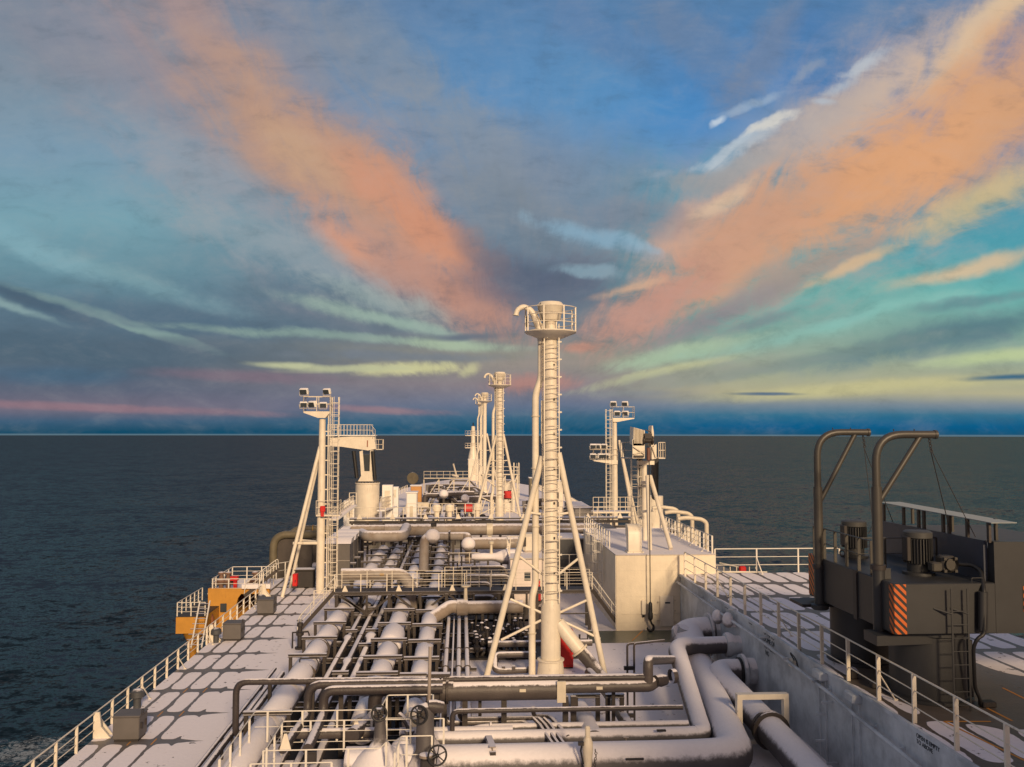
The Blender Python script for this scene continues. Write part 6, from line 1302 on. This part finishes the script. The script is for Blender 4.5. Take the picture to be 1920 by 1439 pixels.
vp.location = (vl[0][0], vl[0][1], .1); ORG[vp.name] = Vector(vp.location)
for x, y in vl[1:]:
    c = copy_tree(vp, loc=(x+random.uniform(-.2, .2), y+random.uniform(-.4, .4), random.uniform(-.45, .25)), rz=random.uniform(0, 3)); q_ = random.uniform(.75, 1.15); c.scale = (q_, q_, q_*random.uniform(.8, 1.2))
for k in range(9):
    x = 1.0+.4*k; tag(MB().pipe([(x, 51.0, .5), (x, 57.5, .5+.1*(k % 3)), (x+.1, 57.6, 1.8)], .07, 8, R=.2).build('valve_line', steelb), 'thin dark pipe in the valve field, '+['first', 'second', 'third', 'fourth', 'fifth', 'sixth', 'seventh', 'eighth', 'ninth'][k]+' from port', 'pipe')
t = thing('short_main', 'thick beige pipe with a collar crossing above the valve field under the catwalk', 'pipe', (1, 57, 0))
pv = 57.0; zc = at(900, 1139, pv).z
MB().pipe([V3(-2.0, 56.0, 1.35), V3(at(845, 1135, pv).x, pv, zc+.1), V3(at(862, 1139, pv).x, pv, zc), V3(at(980, 1139, pv).x, pv, zc)], .42, 20, R=.6).build('pipe', pipef, t)
MB().lathe(V3(at(867, 1139, pv).x, pv, zc), [(.42, -.35), (.52, -.35), (.52, .35), (.42, .35)], (1, 0, 0), 20).build('collar', pipef, t)
MB().lathe((at(873, 1130, pv).x, pv, zc+.3), [(.14, 0), (.1, 1.0), (.16, 1.02), (.3, 1.05), (.3, 1.15), (0, 1.16)], n=12).build('vent_stub', creamd, t)
for px in (905, 955): MB().beam(V3(at(px, 1139, pv).x, pv, 0), V3(at(px, 1139, pv).x, pv, zc-.4), .18).build('support_post', steel, t)
for k, (x0, x1, y0, Y, r) in enumerate([(893, 925, 1122, 60.8, .3), (870, 920, 1095, 62.5, .16), (872, 955, 1082, 63.5, .18), (860, 948, 1064, 65, .12), (700, 745, 1090, 62, .4)]):
    if k == 4: continue
    a, b = at(x0, y0, Y), at(x1, y0, Y)
    tag(MB().pipe([V3(a.x, Y+2, 1.0), V3(a.x, Y, a.z), V3(b.x, Y, a.z), V3(b.x+.3, Y, .6)], r, 12, R=.5).build('curved_pipe', pipem), ['curved pipe hanging under the right half of the catwalk', 'snowy curved pipe just behind the middle of the catwalk railing', 'longest snowy curved pipe behind the catwalk railing, left of the pale cabin', 'thin snowy curved pipe beyond the catwalk left of the pale cabin'][k], 'pipe')
# big horizontal drum behind catwalk rail (left)
t = thing('catwalk_pipe', 'thick grey-brown snow-topped pipe lying right behind the left half of the catwalk railing', 'pipe', (-6.5, 62, 0)); zc = at(690, 1077, 61.6).z
MB().pipe([V3(at(640, 1077, 61.6).x, 61.6, zc), V3(at(755, 1077, 61.6).x, 61.6, zc), V3(at(770, 1090, 61.6).x, 61.6, zc-.9), V3(at(772, 1090, 61.6).x, 61.6, 1.0)], .42, 18, R=.9).build('pipe', pipef, t)
for px in (660, 730): MB().beam(V3(at(px, 1077, 61.6).x, 61.6, 0), V3(at(px, 1077, 61.6).x, 61.6, zc-.4), .2).build('support_post', steel, t)
MB().box((at(716, 1075, 61.1).x, 61.16, zc+.05), (.3, .03, .14)).build('name_plate', gold, t)
# pipe racks & vertical bits between 62 and 85 (centre)
t = thing('pipe_bridge', 'tangle of dark uprights and beams between the pipelines and the ball tee', 'rack', (-.5, 68, 0))
for k in range(14):
    x = -.9+.33*(k % 7)+random.uniform(-.1, .1); y = 63.5+5*(k//7)+random.uniform(0, 3); z1 = random.uniform(2, 3.6)
    MB().beam((x, y, 0), (x, y, z1), .12).build('upright', steel, t)
for k in range(6): y = 63.5+2.2*k; MB().beam((-1.3, y, 1.2+.35*k), (1.6, y, 1.2+.35*k), .12).build('beam', steel, t)
railing('white railing left of the ball tee above the pipelines', [(-1.0, 72, 2.4), (1.6, 72, 2.4)], 1.0, 2, .9, cream, .04)
railing('thin white railing beyond the catwalk pipe on the port side', [(-11.2, 67, .2), (-7.4, 67, .2), (-7.0, 70, 1)], 1.1, 2, 1.2, cream, .04)
for k in range(10):
    x = -8.8+.9*k; Y = 88+.3*(k % 3); tag(MB().lathe((x, Y, 2.0), [(.2, 0), (.2, .5), (.33, .55), (.33, .8), (.15, .9), (.12, 1.5), (.25, 1.55), (.2, 1.75), (0, 1.8)], n=10).build('riser_valve', steel), 'dark upright valve beyond the big main crossing pipe, '+['first', 'second', 'third', 'fourth', 'fifth', 'sixth', 'seventh', 'eighth', 'ninth', 'tenth'][k]+' from port', 'valve')
# ================= FAR CATWALK Y~95 =================
zc = at(900, 973, 95).z
t = thing('far_catwalk', 'far transverse catwalk of dark steel crossing the deck behind the big main pipe', 'catwalk', (3, 95, 0)); xa, xb = at(655, 973, 95).x, at(1185, 973, 95).x
MB().box(((xa+xb)/2, 95.7, zc), (xb-xa, 1.3, .14)).build('walkway', steel, t)
MB().ibeam((xa, 95, zc-.35), (xb, 95, zc-.35), .12, .3).build('girder', steelb, t)
MB().beam((xa, 94.9, zc-.95), (xb, 94.9, zc-.95), .16, .3).build('girder', steel, t)
n = 18
o = MB().beam((xa+.3, 95, 0), (xa+.3, 95, zc-.3), .22).build('column', steel, t); spread(o, [((xb-xa-.6)/n*k, 0, 0) for k in range(1, n+1)])
gs = MB(); gs.prism([(xa+.8, 94.95, zc), (xa+1.4, 94.95, zc), (xa+1.15, 94.95, zc+.55), (xa+1.05, 94.95, zc+.55)], (0, .04, 0)); o = gs.build('gusset', cream, t); spread(o, [(3.6*k, 0, 0) for k in range(1, 9)])
railing('thin cream railing on the near side of the far catwalk', [(xa, 95.0, zc+.07), (xb, 95.0, zc+.07)], 1.2, 2, 1.9, cream, .05, .022)
for k, (yy, z, r) in enumerate([(91.5, 2.3, .2), (92.6, 2.5, .28), (97, 3.0, .3)]):
    tag(MB().pipe([(xa+.5, yy, z), (xb-1.5-2*k, yy, z)], r, 12).build('cross_pipe', pipem), ['slim snowy pipe crossing the deck in front of the far catwalk', 'medium snowy pipe crossing just in front of the far catwalk', 'medium snowy pipe crossing just behind the far catwalk'][k], 'pipe')
# ================= FORWARD DECK =================
FZ = .99
for k, (X, z, r, y0, y1, lb_) in enumerate([(-6.6, 2.0, .2, 98, 190, 'slim snowy pipe on the forward deck, first from port'), (-5.9, 2.0, .2, 98, 190, 'slim snowy pipe on the forward deck, second from port'), (-5.2, 2.0, .25, 98, 190, 'slim snowy pipe on the forward deck, third from port'), (-3.9, 2.3, .5, 98, 175, 'thick snowy pipe on the forward deck, left of the second vent mast'), (-2.4, 2.3, .4, 98, 175, 'medium snowy pipe on the forward deck, left of the second vent mast'), (.2, 2.0, .3, 98, 165, 'medium snowy pipe on the forward deck just left of the second vent mast')]):
    t = thing('forward_pipeline', lb_, 'pipeline', (X, y0, FZ)); MB().pipe([(X, y0, z), (X, y1, z)], r, 12).build('pipe', pipem, t)
    o = MB().beam((X-r-.3, y0+3, z-r-.1), (X+r+.3, y0+3, z-r-.1), .2, .2).beam((X, y0+3, FZ), (X, y0+3, z-r), .25).build('support', steel, t); spread(o, [(0, 6*j, 0) for j in range(1, 12)])
# dark equipment block under forward pipes
t = thing('forward_manifold', 'dark mass of forward manifold piping and walkway framing in front of the third vent mast', 'manifold', (-2, 150, FZ))
for k in range(34):
    x = random.uniform(-6.5, 2.5); y = random.uniform(128, 175); h_ = random.uniform(.8, 2.6)
    MB().box((x, y, FZ+h_/2), (random.uniform(.5, 2), random.uniform(.5, 2.0), h_), bev=.1).build('equipment', random.choice([steel, boxs, pipem, creamd]), t)
for k in range(12):
    x = random.uniform(-6, 0); y = 130+3.6*k; z = random.uniform(2.4, 4.2)
    MB().pipe([(x, y, FZ), (x, y, z), (x+random.uniform(2, 6), y, z), (x+6.2, y, FZ+.5)], random.uniform(.14, .4), 10, R=.5).build('pipe', random.choice([pipem, pipem, steel]), t)
for k in range(7):
    x = random.uniform(-7, 1); y = random.uniform(100, 124); t2 = thing('deck_valve_set', 'snowy valve set on the forward deck beyond the far catwalk, '+['first', 'second', 'third', 'fourth', 'fifth', 'sixth', 'seventh'][k]+' of seven', 'valve', (x, y, FZ))
    MB().box((x, y, FZ+.7), (1.3, .9, 1.4), bev=.1).build('body', boxs, t2); MB().pipe([(x-.9, y-.2, FZ+1.0), (x-.9, y-.2, FZ+1.9), (x+.9, y-.2, FZ+1.9), (x+.9, y-.2, FZ+.9)], .16, 10, R=.4).build('pipe', pipem, t2); MB().pipe([(x, y, FZ+1.4), (x, y, FZ+2.3)], .09, 8).build('stem', creamd, t2)
for k, (px, py, Y, r, lb_) in enumerate([(832, 927, 128, .7, 'cream ball-ended snowy header on the forward deck left of the second vent mast'), (872, 935, 122, .6, 'smaller cream ball-ended snowy pipe left of the second vent mast')]):
    a = at(px, py, Y); t = thing('ball_header', lb_, 'pipe', (a.x, Y, FZ)); MB().ball(a, r, 16).build('ball_end', plaster, t); MB().pipe([a, a+V3(4.4, 3, -.1)], r*.55, 14).build('pipe', pipem, t); MB().beam((a.x, Y, FZ), (a.x, Y, a.z), .3).build('support', steel, t)
for k, (px, py, Y, lb_) in enumerate([(819, 952, 106, 'cream domed vent head on the forward deck, left of a matching one'), (843, 952, 106, 'cream domed vent head on the forward deck, right of a matching one'), (895, 950, 106, 'cream domed vent head close to the left of the second vent mast')]):
    a = at(px, py, Y); tag(MB().lathe((a.x, Y, 0), [(.3, FZ), (.3, a.z-.5), (.5, a.z-.45), (.55, a.z+.1), (.4, a.z+.35), (0, a.z+.45)], n=16).build('dome_vent', creams), lb_, 'vent')
for k, (x0, x1, y0, y1, Y, m_, lb_) in enumerate([(945, 966, 902, 925, 135, cream, 'cream deck cabin right behind the second vent mast'), (1034, 1056, 903, 935, 125, cream, 'cream box cabin on the forward deck right of the near vent mast'), (993, 1003, 897, 920, 165, olive, 'olive drum-shaped housing on the forward deck left of the near vent mast'), (762, 781, 925, 962, 104, white, 'white box housing on the forward deck left of the pipelines'), (770, 790, 912, 925, 135, paint('orange_box', (.5, .25, .08), .6, .1, 0), 'orange-brown winch box on the port side of the forward deck'), (878, 899, 862, 906, 222, cream, 'cream foremast housing at the bow')]):
    a, b = at(x0, y0, Y), at(x1, y1, Y); t = thing('deck_housing', lb_, 'housing', ((a.x+b.x)/2, Y, FZ)); MB().box(((a.x+b.x)/2, Y+1.2, (a.z+FZ)/2), (b.x-a.x, 2.4, a.z-FZ), bev=.08).build('body', m_, t)
    MB().box(((a.x+b.x)/2, Y+1.2, a.z+.05), (b.x-a.x+.2, 2.6, .12)).build('roof', white, t); MB().box(((a.x+b.x)/2, Y-.03, a.z*.5+FZ*.5), ((b.x-a.x)*.3, .06, (a.z-FZ)*.4)).build('door', steelb if k in (0, 1) else creamd, t)
# foremast
t = thing('foremast', 'cream foremast with two railed platforms and a dark lamp on top, at the bow', 'mast', (3.3, 224, 3)); fy = 224; fx = at(887, 850, fy).x; zf_ = lambda py: at(887, py, fy).z
MB().lathe((fx, fy, 0), [(1.5, zf_(872)), (1.2, zf_(855)), (.6, zf_(835)), (.58, zf_(815)), (.5, zf_(800)), (0, zf_(799))], n=14).build('pole', cream, t); MB().pipe([(fx, fy, zf_(800)), (fx, fy, zf_(793))], .15, 8).build('lamp', black, t)
for py in (817, 840):
    for s in (-1, 1):
        x0, x1 = fx, fx+s*2.1; z = zf_(py); MB().box(((x0+x1)/2, fy, z), (2.1, 1.2, .2)).build('platform', cream, t); rm = MB(); raildraw(rm, [V3(x0, fy-.6, z), V3(x1, fy-.6, z), V3(x1, fy+.6, z)], 1.2, 2, .6, .1, .05).build('guard_rail', cream, t)
lt = thing('fore_ladder', 'cream ladder and lattice right of the foremast housing', 'ladder', (5, 222, 3)); ladder(lt, (at(903, 850, 221).x, 221), FZ, zf_(822), -math.pi/2, .9, .8, None, mat=cream, r=.05)
lt = thing('caged_ladder', 'cream caged ladder standing on the forward deck right of the second vent mast', 'ladder', (12, 140, FZ)); ladder(lt, (at(968, 900, 140).x, 140), FZ, at(968, 868, 140).z, -math.pi/2, .7, .6, .55, 1.2, cream, 3, r=.035)
tag(MB().pipe([at(850, 870, 200), at(856, 893, 200)], .2, 10).pipe([at(848, 891, 200), at(860, 894, 200)], .25, 8).build('small_jib', creamd), 'small slanting jib crane left of the foremast', 'crane')
tag(MB().lathe(at(774, 897, 150), [(0, -.2), (1.0, -.2), (1.05, 0), (1.0, .2), (0, .2)], (.3, 1, .1), 22).pipe([at(774, 900, 150), V3(at(774, 900, 150).x, 150, FZ)], .15, 8).build('dish', olive), 'olive round disc-shaped reel head standing on the port side of the forward deck', 'reel')
tag(MB().lathe(at(1004, 905, 150), [(0, -.5), (.6, -.5), (.7, 0), (.6, .5), (0, .5)], (1, 0, 0), 16).build('fender_drum', MATS['brown_grey']), 'brown drum at the port side of the cream box cabin', 'drum')
# platforms around masts 2/3: lattice braces
for k, (Y, x0, x1, z, lb_) in enumerate([(132, 903, 970, 890, 'cream walkway gantry crossing behind the second vent mast'), (150, 795, 880, 897, 'cream walkway gantry left of the third vent mast')]):
    a, b = at(x0, z, Y), at(x1, z, Y); t = thing('gantry', lb_, 'gantry', ((a.x+b.x)/2, Y, FZ)); MB().box(((a.x+b.x)/2, Y, a.z), (b.x-a.x, 1.0, .15)).build('walkway', creamd, t)
    rm = MB(); raildraw(rm, [V3(a.x, Y-.5, a.z), V3(b.x, Y-.5, a.z)], 1.2, 2, 1.2, .07, .04).build('guard_rail', cream, t)
    for f in (0, .33, .66, 1): MB().beam(V3(a.x+(b.x-a.x)*f, Y, FZ), V3(a.x+(b.x-a.x)*f, Y, a.z), .18).build('column', creamd, t)
    mb = MB()
    for f in (0, .33, .66): mb.beam(V3(a.x+(b.x-a.x)*f, Y, FZ+.3), V3(a.x+(b.x-a.x)*(f+.33), Y, a.z-.2), .12)
    mb.build('diagonal', cream, t)
railing('white railing along the starboard edge of the forward deck', [(19.3, 112, FZ), (19.3, 150, FZ), (17, 185, FZ)], 1.2, 3, 1.2, cream, .08, .03)
railing('white railing along the port edge of the forward deck', [(-14.2, 102, FZ), (-14.2, 150, FZ), (-11.5, 185, FZ)], 1.2, 3, 2.2, cream, .07, .03)
railing('thin white railing down the middle of the forward deck left of the second vent mast', [(-7.6, 100, FZ+1.0), (-7.6, 150, FZ+1.4)], 1.2, 2, 2.5, cream, .06, .025)
railing('white railing round the forward manifold, nearest the far catwalk', [(-6.2, 99.5, zc+.1), (3.2, 99.5, zc+.1)], 1.2, 2, 1.4, cream, .05, .025)
t = thing('deck_store', 'low dark hatch cover on the forward deck right of the cream box cabin', 'hatch', (16, 130, FZ)); MB().box((17.5, 128, FZ+.8), (2.6, 12, 1.6), bev=.1).build('body', boxs, t); MB().box((17.5, 128, FZ+1.65), (2.7, 12.1, .1)).build('lid', steel, t)
# starboard mid area Y 75..112 : pipes and rails right of deckhouse
for k, (Y, z, lb_) in enumerate([(77, 3.4, 'snowy pipe crossing behind the cream deckhouse, nearest of three'), (80, 3.7, 'snowy pipe crossing behind the cream deckhouse, middle of three'), (83, 3.9, 'snowy pipe crossing behind the cream deckhouse, farthest of three')]):
    tag(MB().pipe([(8.8, Y, z), (21.0, Y, z), (21.8, Y, z-1.5)], .28, 12, R=.6).build('cross_pipe', pipem), lb_, 'pipe')
t = thing('starboard_walkway', 'cream walkway platform with steps round the foot of the starboard light mast', 'platform', (20, 112, 1)); a, b = at(1110, 960, 108), at(1180, 960, 108)
MB().box(((a.x+b.x)/2, 108, a.z), (b.x-a.x, 2, .2)).build('walkway', creams, t); rm = MB(); raildraw(rm, [V3(a.x, 107, a.z), V3(b.x, 107, a.z), V3(b.x, 109, a.z)], 1.9, 3, .7, .08, .035).build('guard_rail', cream, t)
for f in (0, .5, 1): MB().beam(V3(a.x+(b.x-a.x)*f, 108, 0), V3(a.x+(b.x-a.x)*f, 108, a.z), .25).build('column', creamd, t)
t = thing('roof_hatch', 'sloping dark panel with snow beside the roof railing behind the cream deckhouse', 'hatch', (12.5, 78, 4)); a = at(1140, 990, 76); MB().beam(at(1128, 985, 80), at(1165, 1010, 68), 1.5, .2).build('panel', boxm, t)
t = thing('aft_starboard_block', 'low snowy equipment block aft of the starboard crane', 'housing', (16, 90, 0)); MB().box((15.5, 92, 1.2), (9.5, 12, 2.4), bev=.1).build('body', boxs, t); MB().box((15.5, 92, 2.45), (9.6, 12.1, .12)).build('roof', MATS['roof_snow'], t)
railing('cream railing on the low snowy block by the starboard crane', [(11, 86.2, 2.5), (20, 86.2, 2.5), (20.2, 97, 2.5)], 1.3, 3, 1.0, cream, .06)
railing('cream railing curving round the starboard crane walkway', [(19.5, 74.5, 3.2), (21.8, 78, 3.2), (21.8, 96, 2.6)], 1.3, 3, 1.0, cream, .07)

# dense low pipework between the far catwalk and the second vent mast
t = thing('forward_pipework', 'dense dark pipes, valves and small snowy caps on the forward deck beyond the far catwalk', 'pipework', (-2, 110, FZ))
rn = random.Random(3)
for k in range(46):
    x = rn.uniform(-8.5, 3.6); y = rn.uniform(97.5, 126); h_ = rn.uniform(.7, 1.9); m_ = rn.choice([steelb, steelb, steel, pipem, piped])
    if k % 3 == 0: MB().pipe([(x, y, FZ), (x, y, FZ+h_), (x+rn.uniform(.8, 3), y+rn.uniform(-.4, .4), FZ+h_), (x+rn.uniform(.8, 3), y, FZ)], rn.uniform(.08, .22), 8, R=.3).build('pipe', m_, t)
    elif k % 3 == 1: MB().lathe((x, y, FZ), [(.2, 0), (.2, h_*.5), (.38, h_*.55), (.38, h_*.8), (.12, h_*.9), (.12, h_*1.2), (.25, h_*1.22), (0, h_*1.3)], n=10).build('valve', m_, t)
    else: MB().box((x, y, FZ+h_*.4), (rn.uniform(.5, 1.4), .6, h_*.8), bev=.05).build('box', rn.choice([steelb, boxs, steel]), t)
t = thing('forward_pipework', 'dark low pipes and winch gear on the starboard half of the forward deck', 'pipework', (10, 118, FZ))
for k in range(22):
    x = rn.uniform(7.5, 16); y = rn.uniform(104, 150); h_ = rn.uniform(.5, 1.3)
    if k % 2: MB().pipe([(x, y, FZ), (x, y, FZ+h_), (x+rn.uniform(1, 3), y, FZ+h_), (x+2, y, FZ)], rn.uniform(.08, .2), 8, R=.3).build('pipe', rn.choice([steelb, pipem]), t)
    else: MB().box((x, y, FZ+h_*.4), (rn.uniform(.4, 1.2), .6, h_*.8), bev=.05).build('box', rn.choice([steelb, boxs]), t)
t = thing('plinth', 'flat snow-covered plinth right of the second vent mast foot', 'plinth', (8.4, 103, FZ)); MB().box((8.6, 104, 1.6), (3.6, 6, 1.2), bev=.05).build('body', creams, t); MB().box((8.6, 104, 2.25), (3.7, 6.1, .12)).build('snow_top', MATS['ledge_snow'], t)

t = thing('darkening_sheet', 'dark sheet added to darken the deck between the catwalk and the big main pipe', 'dark_sheet', (2, 72, 0)); MB().box((2.6, 73, .05), (7.2, 24, .1)).build('dark_sheet', steelb, t)  # another added dark sheet, darkening the white floor seen between the pipes
